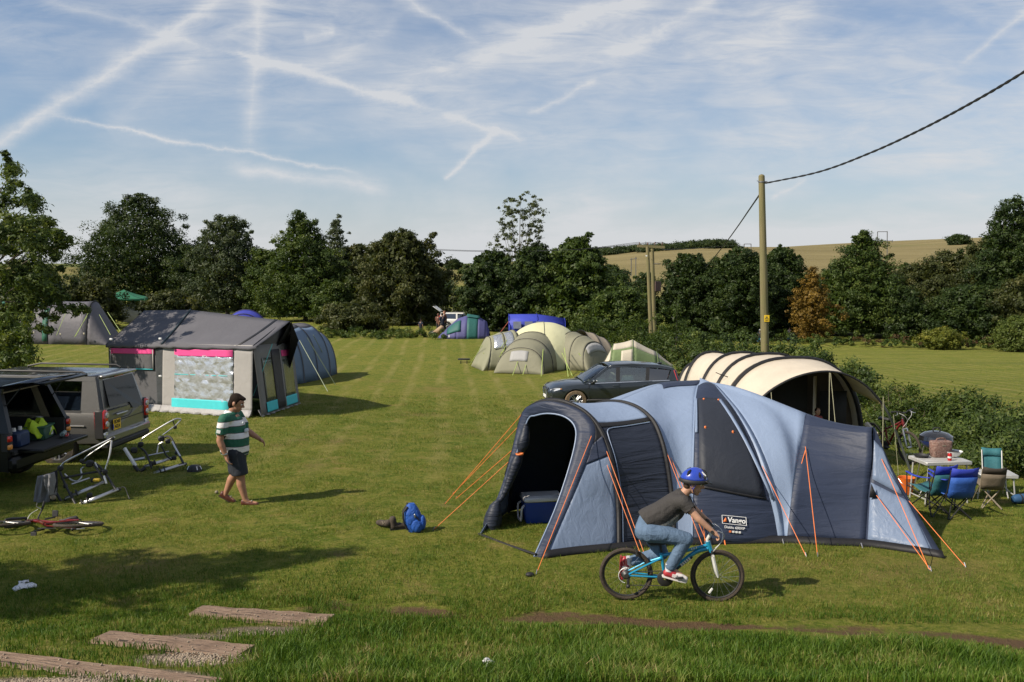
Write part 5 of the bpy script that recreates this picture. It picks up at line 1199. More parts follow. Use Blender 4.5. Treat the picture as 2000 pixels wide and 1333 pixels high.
SEAT = pm('seat_fabric', (.03, .03, .032), .8); TRIM = pm('beige_trim', (.22, .185, .135), .8); YEL = pm('yellow_plate', (.80, .50, .03), .45, var=.03); PLW = pm('white_plate', (.7, .7, .68), .45, var=.03); INK = pm('black_ink', (.01, .01, .01), .6, var=.0)
def wheel(parent, c, r, wd, mi_tyre, spokes=5):
    x, y, z = c; sgn = 1 if y > 0 else -1; M = Matrix.Translation((x, y, z)) @ Matrix.Rotation(-sgn * math.pi / 2, 4, 'X')
    h = wd / 2
    w_ = MB(); w_.lathe([(r * .60, -h), (r * .92, -h), (r, -h * .6), (r, h * .6), (r * .95, h), (r * .66, h * 1.02), (r * .62, h * .8)], 32, M)
    o = w_.build('wheel', mi_tyre, parent, world=False)
    b = MB(); b.lathe([(r * .66, h * .9), (r * .62, h * .98), (r * .58, h * .7), (r * .56, -h * .3)], 28, M); b.lathe([(.0, h * .75), (r * .16, h * .75), (r * .18, h * .5)], 12, M)
    for k in range(spokes):
        a = 2 * math.pi * k / spokes + .3; d = Vector((math.cos(a), math.sin(a), 0)); p = Vector((-d.y, d.x, 0))
        for s_ in (-1, 1):
            q0 = d * r * .12 + p * s_ * r * .05; q1 = d * r * .60 + p * s_ * r * .11
            b.tube([M @ (q0 + Vector((0, 0, h * .72))), M @ (q1 + Vector((0, 0, h * .8)))], r * .045, 4)
    b.build('rim', ALLOY, o, world=False)
    b = MB(); b.lathe([(0, -h * .2), (r * .58, -h * .2)], 20, M); b.build('brake_disc', PLAS, o, world=False)
    return o
def cut_arches(o, wheels, r, W):
    for (x, z) in wheels:
        for s_ in (-1, 1):
            me = bpy.data.meshes.new('cut'); c = MB(); M = Matrix.Translation((x, s_ * (W / 2), z)) @ Matrix.Rotation(math.pi / 2, 4, 'X')
            n = 28; vs = []; 
            for zz in (-.3, .3): vs += [M @ Vector((r * math.cos(2 * math.pi * k / n), r * math.sin(2 * math.pi * k / n), zz)) for k in range(n)]
            fs = [tuple(range(n)), tuple(range(2 * n - 1, n - 1, -1))] + [(k, n + k, n + (k + 1) % n, (k + 1) % n) for k in range(n)]
            me.from_pydata([tuple(v) for v in vs], [], fs); bm = bmesh.new(); bm.from_mesh(me); bmesh.ops.recalc_face_normals(bm, faces=bm.faces); bm.to_mesh(me); bm.free()
            me.materials.append(PLAS)
            co = bpy.data.objects.new('cut', me); COL.objects.link(co)
            md = o.modifiers.new('arch', 'BOOLEAN'); md.operation = 'DIFFERENCE'; md.object = co; md.solver = 'EXACT'
            bpy.context.view_layer.update(); dg = bpy.context.evaluated_depsgraph_get()
            nm = bpy.data.meshes.new_from_object(o.evaluated_get(dg)); o.modifiers.clear()
            old = o.data; o.data = nm; bpy.data.objects.remove(co)
def car_body(th, st, mat, wheels, rw, W, name='body', cut=True):
    """st: stations (x, half width, z bottom, z top, crown)"""
    rows = []
    for (x, w_, zb, zt, crn) in st:
        h = [(0, zb), (w_ * .80, zb), (w_ * .95, zb + .06), (w_ * .99, zb + (zt - zb) * .35), (w_, zb + (zt - zb) * .62), (w_ * .985, zt - (zt - zb) * .14), (w_ * .955, zt - .025), (w_ * .90, zt), (w_ * .5, zt + crn * .75), (0, zt + crn)]
        rows.append([Vector((x, y, z)) for y, z in h] + [Vector((x, -y, z)) for y, z in reversed(h[1:-1])])
    b = MB(); b.grid(rows, closed=True); n = len(rows[0]); b.add(rows[0], [tuple(range(n))]); b.add(rows[-1], [tuple(range(n))])
    o = b.build(name, mat, None, world=False, angle=35)
    if cut: cut_arches(o, wheels, rw, W)
    o.parent = th; XF[o.name] = XF[th.name]
    me = o.data; me.polygons.foreach_set('use_smooth', [True] * len(me.polygons)); me.set_sharp_from_angle(angle=R(35))
    return o
class Side:
    def __init__(s, zb, zr, wb, wr): s.a = (zb, zr, wb, wr)
    def y(s, z): zb, zr, wb, wr = s.a; return wb + (wr - wb) * (z - zb) / (zr - zb)
    def poly(s, name, th, mat, pts, thick=.02, off=0.0, sides=(1, -1)):
        for k in sides:
            b = MB(); b.prism([Vector((x, k * (s.y(z) + off), z)) for x, z in pts], (0, -k * thick, 0)); b.build(name, mat, th, world=False, smooth=False)
def slab(th, name, mat, corners, thick, crown=0.0, nx=8, ny=8, solid=True):
    """patch through 4 corners (a,b,c,d in order) bulged along its normal"""
    a, b_, c, d = [V3(p) for p in corners]; n_ = (b_ - a).cross(d - a).normalized(); rows = []
    for i in range(nx + 1):
        u = i / nx; rows.append([(a.lerp(b_, u)).lerp(d.lerp(c, u), j / ny) + n_ * crown * (1 - (2 * u - 1) ** 2) ** .5 * (1 - (2 * j / ny - 1) ** 2) ** .5 for j in range(ny + 1)])
    m = MB(); m.grid(rows); return m.build(name, mat, th, world=False, solid=thick)
def seats(th, xs, z, mat=SEAT, w_=.5):
    for x in xs:
        for y in (-.38, .38):
            b = MB(); b.box((x, y, z + .1), (.5, w_, .2), bev=.06); b.box((x - .24, y, z + .45), (.16, w_, .62), Matrix.Rotation(-.18, 3, 'Y'), bev=.06); b.box((x - .31, y, z + .86), (.09, .26, .17), bev=.04); b.build('seat', mat, th, world=False)

def place(corner, local, rz):
    return Vector((corner[0], corner[1], 0)) - Matrix.Rotation(rz, 3, 'Z') @ Vector(local)
def silver_suv():
    rz = math.atan2(.07, -1); c = place((-8.22, 18.3), (-2.42, .94, 0), rz); z = gz1(c.x, c.y); th = thing('parked_car', 'silver grey boxy SUV parked rear on beside the trailer tent', 'car', (c.x, c.y, z - .02), rz)
    wl = [(1.45, .37), (-1.45, .37)]
    st = [(-2.42, .86, .48, 1.10, .0), (-2.38, .94, .42, 1.12, .0), (-1.5, .955, .40, 1.12, .01), (0, .96, .38, 1.12, .01), (.95, .955, .40, 1.12, .02), (1.1, .95, .40, 1.10, .03), (2.0, .93, .40, 1.06, .04), (2.3, .88, .42, 1.0, .03), (2.42, .75, .48, .92, .02)]
    car_body(th, st, SILV, wl, .43, 1.92)
    sd_ = Side(1.10, 1.80, .90, .74)
    roof = slab(th, 'roof', pm('dark_glass_roof', (.05, .052, .06), .18, .3, coat=.6), [(-2.2, .72, 1.80), (.3, .72, 1.82), (.3, -.72, 1.82), (-2.2, -.72, 1.80)], .05, .05)
    for s_ in (1, -1):
        b = MB(); b.tube([(-2.0, s_ * .70, 1.85), (-1.9, s_ * .70, 1.90), (-.2, s_ * .70, 1.92), (.1, s_ * .70, 1.86)], .022, 6); b.build('roof_rail', PLAS, th, world=False)
    sd_.poly('pillar', th, SILV, [(-2.36, 1.08), (-1.95, 1.08), (-1.93, 1.78), (-2.2, 1.80)], .09)
    sd_.poly('roof_edge', th, SILV, [(-2.2, 1.72), (.34, 1.74), (.28, 1.82), (-2.2, 1.81)], .07, .004)
    sd_.poly('pillar', th, PLAS, [(-1.06, 1.1), (-.94, 1.1), (-.94, 1.74), (-1.06, 1.74)], .06); sd_.poly('pillar', th, PLAS, [(-.06, 1.1), (.05, 1.1), (.02, 1.74), (-.1, 1.74)], .06)
    sd_.poly('pillar', th, SILV, [(.82, 1.1), (.98, 1.1), (.38, 1.8), (.26, 1.76)], .06)
    sd_.poly('window_sill', th, PLAS, [(-1.96, 1.09), (.88, 1.09), (.88, 1.14), (-1.96, 1.14)], .05, .006)
    for p in ([(-1.94, 1.14), (-1.06, 1.14), (-1.06, 1.73), (-1.92, 1.73)], [(-.94, 1.14), (-.06, 1.14), (-.1, 1.73), (-.94, 1.73)], [(.05, 1.14), (.84, 1.14), (.34, 1.73), (.02, 1.73)]): sd_.poly('side_window', th, GLS, p, .006, -.012)
    slab(th, 'windscreen', GLS, [(.98, .82, 1.12), (.36, .70, 1.78), (.36, -.70, 1.78), (.98, -.82, 1.12)], .006, .04)
    # tailgate
    def rx(z): return -2.44 + max(0, z - 1.05) * .27
    def rq(y, z, o=0.): return Vector((rx(z) - o, y, z))
    b = MB(); b.prism([rq(.80, .62), rq(.84, 1.08), rq(.70, 1.80), rq(-.70, 1.80), rq(-.84, 1.08), rq(-.80, .62)], (.07, 0, 0)); b.build('tailgate', SILV, th, world=False, smooth=False)
    b = MB(); b.prism([rq(.62, 1.17, .012), rq(.56, 1.72, .012), rq(-.66, 1.72, .012), rq(-.74, 1.02, .012), rq(-.30, 1.02, .012), rq(-.20, 1.17, .012)], (.01, 0, 0)); g_ = b.build('rear_window', pm('dark_window', (.008, .011, .011), .05, spec=.25), th, world=False, smooth=False)
    b = MB(); b.box((rx(1.78) - .05, 0, 1.80), (.16, 1.34, .06), bev=.02); b.build('spoiler', SILV, th, world=False)
    part('brake_light', th, REDL, lambda b: b.box((rx(1.76) - .06, 0, 1.76), (.02, .35, .025)), world=False)
    part('lower_seam', th, PLAS, lambda b: b.box((rx(.9) - .001, 0, .86), (.012, 1.6, .012)), world=False); part('side_seam', th, PLAS, lambda b: b.tube([(rx(.9) - .004, -.26, 1.02), (rx(.9) - .004, -.24, .95), (rx(.9) - .004, -.12, .90), (rx(.9) - .004, .78, .90)], .006, 4), world=False)
    part('handle', th, ALLOY, lambda b: b.box((rx(.99) - .03, .22, 1.0), (.05, .46, .035), bev=.012), world=False)
    pl = part('number_plate', th, YEL, lambda b: b.box((rx(.8) - .012, .42, .80), (.012, .30, .215), bev=.003), world=False)
    M_ = XF[th.name]; rt = M_.to_3x3() @ Vector((0, -1, 0)); up = Vector((0, 0, 1))
    for tx, zz in (('BD60', .852), ('NZA', .755)): text_part(tx, pl, INK, M_ @ Vector((rx(.8) - .021, .42, zz)), rt, up, .105, bold=.002)
    part('plate_flash', pl, pm('blue_flash', (.03, .06, .35), .5), lambda b: b.box((rx(.8) - .02, .585, .76), (.01, .03, .11)), world=False)
    for s_ in (1, -1):
        l_ = part('tail_light', th, PLAS, lambda b: b.box((-2.36, s_ * .885, .86), (.22, .17, .60), bev=.03), world=False)
        part('red_lens', l_, REDL, lambda b: b.box((-2.365, s_ * .885, .955), (.235, .165, .40), bev=.03), world=False); part('clear_lens', l_, CLRL, lambda b: b.box((-2.365, s_ * .885, .65), (.23, .155, .16), bev=.03), world=False)
        for zz in (1.05, .87):
            part('lamp', l_, CLRL, lambda b: b.lathe([(0, .03), (.05, .022), (.062, 0)], 18, Matrix.Translation((-2.482, s_ * .87, zz)) @ Matrix.Rotation(-math.pi / 2, 4, 'Y')), world=False)
    part('bumper', th, SILV, lambda b: b.box((-2.43, 0, .56), (.20, 1.86, .18), bev=.04), world=False); part('lower_bumper', th, PLAS, lambda b: b.box((-2.42, 0, .42), (.22, 1.78, .16), bev=.05), world=False)
    part('side_strip', th, pm('bright_strip', (.6, .58, .55), .3, .6), lambda b: b.box((-.4, .962, .84), (3.3, .012, .03), bev=.004), world=False)
    for x, zz in wl:
        for s_ in (1, -1): wheel(th, (x, s_ * .84, zz), .37, .24, RUB)
    seats(th, (.3, -.75), .62)
    part('cargo_cover', th, SEAT, lambda b: b.box((-1.75, 0, 1.0), (.9, 1.5, .04), bev=.01), world=False)
silver_suv()

def open_suv():
    rz = math.atan2(.07, -1); c = place((-8.50, 15.35), (-2.42, .95, 0), rz); z = gz1(c.x, c.y)
    th = thing('parked_car', 'black SUV at the left edge with its split tailgate open', 'car', (c.x, c.y, z - .02), rz)
    wl = [(1.45, .37), (-1.42, .37)]
    st = [(-1.15, .95, .42, 1.08, .0), (0, .96, .40, 1.08, .01), (.95, .955, .40, 1.08, .02), (1.1, .95, .40, 1.07, .03), (2.0, .93, .40, 1.03, .04), (2.3, .88, .42, .98, .03), (2.42, .75, .48, .9, .02)]
    car_body(th, st, BLK, wl[:1], .43, 1.92)
    for s_ in (1, -1):
        n = 14; arch = [(-1.42 + .43 * math.cos(a), .37 + .43 * math.sin(a)) for a in [math.pi * k / n for k in range(n + 1)] if .37 + .43 * math.sin(a) > .40]
        pts = [(-1.15 + .0, 1.09), (-1.15 + .0, .80)] + [q for q in arch if q[0] < -1.16] + [(-2.40, .42), (-2.42, 1.08)]
        b = MB(); b.prism([Vector((x, s_ * .95, zz)) for x, zz in pts], (0, -s_ * .10, 0)); b.build('rear_wing', BLK, th, world=False, smooth=False)
        b = MB(); b.box((-1.8, s_ * .82, .90), (1.2, .06, .36)); b.build('boot_lining', SEAT, th, world=False)
    sd_ = Side(1.08, 1.80, .90, .72)
    sd_.poly('pillar', th, BLK, [(-2.42, 1.06), (-2.14, 1.06), (-1.98, 1.76), (-2.16, 1.80)], .10); sd_.poly('pillar_trim', th, TRIM, [(-2.12, 1.10), (-1.98, 1.10), (-1.86, 1.70), (-1.98, 1.74)], .02, -.085)
    sd_.poly('roof_edge', th, BLK, [(-2.2, 1.72), (.34, 1.74), (.28, 1.82), (-2.2, 1.81)], .07, .004); sd_.poly('pillar', th, BLK, [(-1.06, 1.08), (-.94, 1.08), (-.94, 1.74), (-1.06, 1.74)], .06); sd_.poly('pillar', th, BLK, [(-.06, 1.08), (.05, 1.08), (.02, 1.74), (-.1, 1.74)], .06); sd_.poly('pillar', th, BLK, [(.82, 1.08), (.98, 1.08), (.38, 1.8), (.26, 1.76)], .06)
    sd_.poly('window_sill', th, TRIM, [(-2.1, 1.05), (.88, 1.05), (.88, 1.10), (-2.1, 1.10)], .06, -.02)
    for p in ([(-2.12, 1.10), (-1.06, 1.10), (-1.06, 1.73), (-1.97, 1.73)], [(-.94, 1.10), (-.06, 1.10), (-.1, 1.73), (-.94, 1.73)], [(.05, 1.10), (.84, 1.10), (.34, 1.73), (.02, 1.73)]): sd_.poly('side_window', th, GLS, p, .006, -.012)
    slab(th, 'windscreen', GLS, [(.98, .82, 1.1), (.36, .70, 1.78), (.36, -.70, 1.78), (.98, -.82, 1.1)], .006, .04)
    slab(th, 'roof', BLK, [(-2.15, .72, 1.80), (.3, .72, 1.82), (.3, -.72, 1.82), (-2.15, -.72, 1.80)], .05, .05)
    part('headlining', th, TRIM, lambda b: b.box((-1.0, 0, 1.74), (2.4, 1.36, .02)), world=False)
    # upper tailgate, raised
    g_ = part('upper_tailgate', th, BLK, lambda b: b.prism([(-2.12, .70, 1.84), (-2.75, .72, 1.93), (-2.95, .70, 1.90), (-2.95, .68, 1.87), (-2.75, .68, 1.89), (-2.12, .66, 1.80)], (0, -.06, 0)).prism([(-2.12, -.64, 1.84), (-2.75, -.66, 1.93), (-2.95, -.64, 1.90), (-2.95, -.64, 1.87), (-2.75, -.66, 1.89), (-2.12, -.64, 1.80)], (0, -.06, 0)).box((-2.88, 0, 1.90), (.16, 1.38, .04), bev=.012).box((-2.15, 0, 1.83), (.12, 1.36, .05), bev=.012), world=False)
    part('tailgate_glass', g_, pm('tailgate_window', (.02, .026, .035), .08, spec=.9, coat=.6), lambda b: b.grid([[Vector((-2.16, .66, 1.85)), Vector((-2.5, .67, 1.91)), Vector((-2.82, .67, 1.925))], [Vector((-2.16, 0, 1.875)), Vector((-2.5, 0, 1.94)), Vector((-2.82, 0, 1.95))], [Vector((-2.16, -.66, 1.85)), Vector((-2.5, -.67, 1.91)), Vector((-2.82, -.67, 1.925))]]), world=False, solid=.008)
    for s_ in (1, -1): part('gas_strut', th, PLAS, lambda b: b.tube([(-2.2, s_ * .72, 1.45), (-2.55, s_ * .66, 1.88)], .010, 5), world=False)
    # lower tailgate, let down
    lo = part('lower_tailgate', th, BLK, lambda b: b.box((-2.66, 0, .74), (.48, 1.46, .06), Matrix.Rotation(.03, 3, 'Y'), bev=.015), world=False)
    part('tailgate_mat', lo, SEAT, lambda b: b.box((-2.66, 0, .775), (.44, 1.40, .012)), world=False)
    part('boot_floor', th, SEAT, lambda b: b.box((-1.8, 0, .72), (1.3, 1.66, .06)), world=False)
    part('bumper', th, BLK, lambda b: b.box((-2.43, 0, .55), (.18, 1.88, .24), bev=.05), world=False)
    for s_ in (1, -1):
        l_ = part('tail_light', th, PLAS, lambda b: b.box((-2.36, s_ * .90, .92), (.16, .12, .34), bev=.03), world=False); part('lamp', l_, REDL, lambda b: b.box((-2.37, s_ * .90, .99), (.165, .115, .14), bev=.03), world=False); part('indicator', l_, AMBL, lambda b: b.box((-2.37, s_ * .90, .85), (.165, .115, .12), bev=.03), world=False)
    for s_ in (1, -1): wheel(th, (1.45, s_ * .84, .37), .37, .24, RUB); wheel(th, (-1.42, s_ * .84, .37), .37, .24, RUB)
    seats(th, (.3, -.75), .6)
    M_ = XF[th.name]
    def item(name, label, cat, loc, rzz=0): w_ = M_ @ Vector(loc); return thing(name, label, cat, w_, rz + rzz)
    t_ = item('storage_crate', 'green plastic crate in the open boot of the black SUV', 'crate', (-2.15, -.42, .751), .2); part('crate_body', t_, pm('green_plastic', (.03, .09, .06), .5), lambda b: b.box((0, 0, .12), (.34, .46, .24), bev=.02), world=False); part('crate_rim', t_, pm('green_plastic_rim', (.04, .12, .08), .5), lambda b: b.box((0, 0, .235), (.38, .50, .03), bev=.01), world=False)
    part('crate_label', t_, PLW, lambda b: b.box((-.175, -.1, .12), (.006, .12, .13)), world=False)
    t_ = item('hi_vis_jacket', 'lime yellow high visibility jacket thrown over the boot load', 'jacket', (-2.12, -.36, .99)); HV = pm('lime_fabric', (.42, .60, .02), .7, bump=.6, bs=12)
    b = MB(); rows = []
    for i in range(13):
        rows.append([Vector((-.20 + .4 * j / 8, -.32 + .62 * i / 12, .09 + .05 * math.sin(i * 1.1 + j) + .04 * math.cos(j * 1.7 - i * .5) - .20 * (abs(j - 4) / 4) ** 3 - .14 * (abs(i - 6) / 6) ** 3)) for j in range(9)])
    b.grid(rows); b.build('jacket_cloth', HV, t_, world=False, solid=.012); part('reflective_strip', t_, pm('grey_reflective', (.35, .36, .36), .4), lambda b: b.grid([[Vector((-.12, -.05, .16)), Vector((-.12, .03, .16))], [Vector((0, -.06, .17)), Vector((0, .02, .17))], [Vector((.12, -.05, .14)), Vector((.12, .03, .14))]]), world=False, solid=.004)
    t_ = item('water_carrier', 'dark blue container with white caps at the left of the boot', 'container', (-2.2, .35, .751)); part('container_body', t_, pm('navy_plastic', (.02, .04, .10), .45), lambda b: b.box((0, 0, .14), (.3, .34, .28), bev=.04), world=False)
    for y in (-.1, .08): part('cap', t_, PLW, lambda b: b.lathe([(0, .06), (.03, .06), (.035, .0)], 12, Matrix.Translation((0, y, .28))), world=False)
    t_ = item('foot_pump', 'small red and grey pump lying on the lowered tailgate', 'pump', (-2.6, -.42, .80), .5); part('pump_barrel', t_, pm('teal_metal', (.16, .24, .24), .4), lambda b: b.tube([(-.02, -.12, .05), (.02, .14, .05)], .04, 10), world=False); part('pump_frame', t_, REDL, lambda b: b.box((-.06, 0, .02), (.06, .3, .03), bev=.008), world=False); part('hose', t_, PLAS, lambda b: b.tube(cr([(.02, .14, .05), (0, .25, .02), (-.1, .2, .02), (-.14, .05, .02)], 12), .010, 5), world=False)
open_suv()

def dark_car():
    d = 31.5; rz = math.pi + R(8); nose = at(1068, d - .2); sc = 1.0
    c = place((nose[0], nose[1]), (2.31 * sc, .25, 0), rz); z = gz1(c.x, c.y)
    th = thing('parked_car', 'dark slate blue crossover car parked between the tents', 'car', (c.x, c.y, z - .05), rz); th.scale = (1.0, .95, .90)
    wl = [(1.42, .365), (-1.36, .365)]
    st = [(-2.31, .70, .55, .92, .0), (-2.22, .86, .42, 1.02, .0), (-1.9, .92, .36, 1.08, .0), (-1.0, .945, .32, 1.06, .0), (0, .945, .31, 1.02, .01), (.9, .945, .32, .99, .03), (1.15, .94, .33, .98, .05), (1.6, .93, .33, .94, .07), (2.0, .90, .34, .86, .07), (2.2, .80, .36, .77, .05), (2.31, .58, .42, .68, .02)]
    car_body(th, st, SLATE, wl, .42, 1.88)
    sd_ = Side(1.0, 1.60, .90, .66)
    roofp = [(-2.05, 1.47), (-1.5, 1.58), (-.6, 1.645), (.05, 1.62), (.22, 1.58)]
    b = MB(); rows = []
    for x, zz in roofp: rows.append([Vector((x, y, zz + .045 * (1 - (y / .66) ** 2))) for y in (-.66, -.5, -.25, 0, .25, .5, .66)])
    b.grid(rows); b.build('roof', SLATE, th, world=False, solid=.04)
    sd_.poly('roof_edge', th, SLATE, [(-2.1, 1.40), (-1.5, 1.51), (-.6, 1.575), (.1, 1.55), (.30, 1.50), (.22, 1.60), (.05, 1.64), (-.6, 1.665), (-1.5, 1.60), (-2.05, 1.49)], .06, .004)
    sd_.poly('pillar', th, SLATE, [(.98, .97), (1.12, .97), (.34, 1.55), (.18, 1.55)], .05)
    sd_.poly('pillar', th, PLAS, [(-.10, .99), (.02, .99), (-.02, 1.57), (-.16, 1.57)], .05); sd_.poly('pillar', th, PLAS, [(-1.12, 1.02), (-1.0, 1.02), (-1.08, 1.55), (-1.2, 1.53)], .05); sd_.poly('pillar', th, SLATE, [(-2.22, 1.02), (-1.78, 1.05), (-1.95, 1.43), (-2.12, 1.40)], .06)
    sd_.poly('chrome_sill', th, CHROME, [(-1.85, 1.045), (.98, .975), (.98, 1.0), (-1.85, 1.07)], .03, .012, sides=(1, -1))
    for p in ([(.02, 1.0), (.92, .99), (.22, 1.54), (-.02, 1.56)], [(-1.0, 1.03), (-.10, 1.01), (-.16, 1.56), (-1.08, 1.53)]): sd_.poly('side_window', th, GLS, p, .006, -.012)
    sd_.poly('quarter_window', th, GLSD, [(-1.76, 1.07), (-1.12, 1.04), (-1.2, 1.50), (-1.9, 1.42)], .006, -.012)
    slab(th, 'windscreen', GLS, [(1.15, .80, 1.0), (.26, .62, 1.585), (.26, -.62, 1.585), (1.15, -.80, 1.0)], .006, .05)
    slab(th, 'rear_window', GLSD, [(-2.28, .70, 1.0), (-2.08, .60, 1.46), (-2.08, -.60, 1.46), (-2.28, -.70, 1.0)], .006, -.02)
    for s_ in (1, -1):
        h_ = part('headlight', th, PLAS, lambda b: b.prism([(2.235, s_ * .60, .68), (2.10, s_ * .83, .70), (1.90, s_ * .915, .78), (1.93, s_ * .90, .84), (2.08, s_ * .80, .83), (2.225, s_ * .60, .76)], (.012, s_ * .02, .006)), world=False)
        part('lens', h_, CLRL, lambda b: b.prism([(2.25, s_ * .62, .69), (2.12, s_ * .84, .71), (1.93, s_ * .93, .785), (1.96, s_ * .915, .83), (2.09, s_ * .82, .82), (2.24, s_ * .62, .75)], (.012, s_ * .015, .006)), world=False)
        part('indicator', h_, AMBL, lambda b: b.prism([(1.97, s_ * .945, .785), (1.90, s_ * .945, .80), (1.94, s_ * .94, .84)], (.004, s_ * .012, .002)), world=False)
        part('tail_light', th, REDL, lambda b: b.prism([(-2.24, s_ * .70, 1.0), (-2.1, s_ * .86, 1.05), (-2.02, s_ * .72, 1.42), (-2.12, s_ * .64, 1.42)], (-.03, s_ * .03, 0)), world=False)
        mr = part('door_mirror', th, SLATE, lambda b: b.box((.82, s_ * 1.03, 1.09), (.14, .22, .15), bev=.05), world=False); part('mirror_stalk', mr, PLAS, lambda b: b.box((.84, s_ * .93, 1.02), (.10, .10, .06), bev=.02), world=False); part('mirror_flash', mr, ALLOY, lambda b: b.box((.745, s_ * 1.06, 1.09), (.012, .14, .08), bev=.01), world=False)
        for x in (.05, -.98): part('door_handle', th, SLATE, lambda b: b.box((x, s_ * .95, .89), (.20, .03, .03), bev=.01), world=False)
        for x in (-.07, .98, -1.06): part('door_seam', th, PLAS, lambda b: b.box((x, s_ * .938, .68), (.008, .016, .6)), world=False)
        part('fog_lamp', th, PLAS, lambda b: b.box((2.18, s_ * .66, .47), (.10, .22, .07), Matrix.Rotation(-s_ * .5, 3, 'Z'), bev=.02), world=False)
    gr = part('grille', th, PLAS, lambda b: b.prism([(2.27, .36, .50), (2.29, .40, .72), (2.25, .30, .78), (2.25, -.30, .78), (2.29, -.40, .72), (2.27, -.36, .50)], (.03, 0, 0)), world=False)
    part('grille_frame', gr, CHROME, lambda b: b.tube([(2.31, .36, .50), (2.33, .40, .72), (2.29, .30, .78), (2.29, -.30, .78), (2.33, -.40, .72), (2.31, -.36, .50)], .012, 5).tube([(2.32, .36, .52), (2.29, -.32, .76)], .012, 5), world=False)
    part('number_plate', th, PLW, lambda b: b.box((2.33, 0, .44), (.02, .52, .11), bev=.003), world=False); part('lower_grille', th, PLAS, lambda b: b.box((2.27, 0, .36), (.08, 1.2, .10), bev=.02), world=False)
    part('sill_trim', th, PLAS, lambda b: b.box((0, .93, .35), (2.1, .05, .09), bev=.02).box((0, -.93, .35), (2.1, .05, .09), bev=.02), world=False)
    part('aerial', th, SLATE, lambda b: b.box((-1.75, 0, 1.62), (.16, .05, .07), bev=.02), world=False)
    for x, zz in wl:
        for s_ in (1, -1): wheel(th, (x, s_ * .83, zz), .365, .24, MUDRUB)
    seats(th, (.1, -.85), .5, pm('pale_seat', (.20, .20, .18), .7)); part('steering_wheel', th, PLAS, lambda b: b.tube([Vector((.66, -.38 + .18 * math.cos(a), .96 + .17 * math.sin(a))) for a in [k * math.pi / 6 for k in range(13)]], .015, 5, cap=False), world=False)
    part('tax_disc', th, PLW, lambda b: b.box((.92, .60, 1.08), (.06, .07, .05), Matrix.Rotation(-.6, 3, 'Y')), world=False)
dark_car()
def white_car():
    d = 76; rz = R(-8); c = at(900, d); th = thing('parked_car', 'white estate car with its tailgate up by the far tents', 'car', on(c[0] + .2, c[1]), rz, scale=.9)
    wl = [(1.3, .32), (-1.3, .32)]
    st = [(-2.1, .80, .4, .92, 0), (-2.0, .86, .32, .95, 0), (0, .88, .3, .92, 0), (1.0, .87, .3, .92, .03), (1.8, .82, .32, .78, .04), (2.1, .6, .38, .62, .02)]
    car_body(th, st, WHT, wl, .38, 1.75)
    sd_ = Side(.92, 1.48, .84, .64)
    slab(th, 'roof', pm('grey_car_roof', (.05, .05, .055), .3), [(-1.95, .64, 1.47), (.2, .64, 1.49), (.2, -.64, 1.49), (-1.95, -.64, 1.47)], .04, .05); sd_.poly('roof_edge', th, WHT, [(-1.98, 1.36), (.32, 1.38), (.2, 1.5), (-1.95, 1.48)], .06, .004)
    for p in ([(-2.08, .9), (-1.75, .9), (-1.6, 1.4), (-1.95, 1.4)], [(-.5, .9), (-.36, .9), (-.4, 1.4), (-.54, 1.4)], [(.95, .9), (1.1, .9), (.32, 1.45), (.2, 1.4)]): sd_.poly('pillar', th, WHT, p, .05)
    for p in ([(-1.75, .92), (-.5, .92), (-.54, 1.38), (-1.6, 1.38)], [(-.36, .92), (.95, .92), (.25, 1.38), (-.4, 1.38)]): sd_.poly('side_window', th, GLSD, p, .006, -.012)
    slab(th, 'windscreen', GLSD, [(1.1, .76, .92), (.26, .6, 1.46), (.26, -.6, 1.46), (1.1, -.76, .92)], .006, .04)
    part('tailgate', th, WHT, lambda b: b.box((-2.35, 0, 1.80), (.85, 1.25, .05), Matrix.Rotation(.62, 3, 'Y'), bev=.015), world=False); part('boot', th, SEAT, lambda b: b.box((-1.99, 0, 1.15), (.06, 1.4, .5)), world=False)
    for s_ in (1, -1): part('tail_light', th, REDL, lambda b: b.box((-2.0, s_ * .80, 1.0), (.1, .12, .4), bev=.03), world=False)
    for x, zz in wl:
        for s_ in (1, -1): wheel(th, (x, s_ * .76, zz), .32, .2, RUB)
white_car()
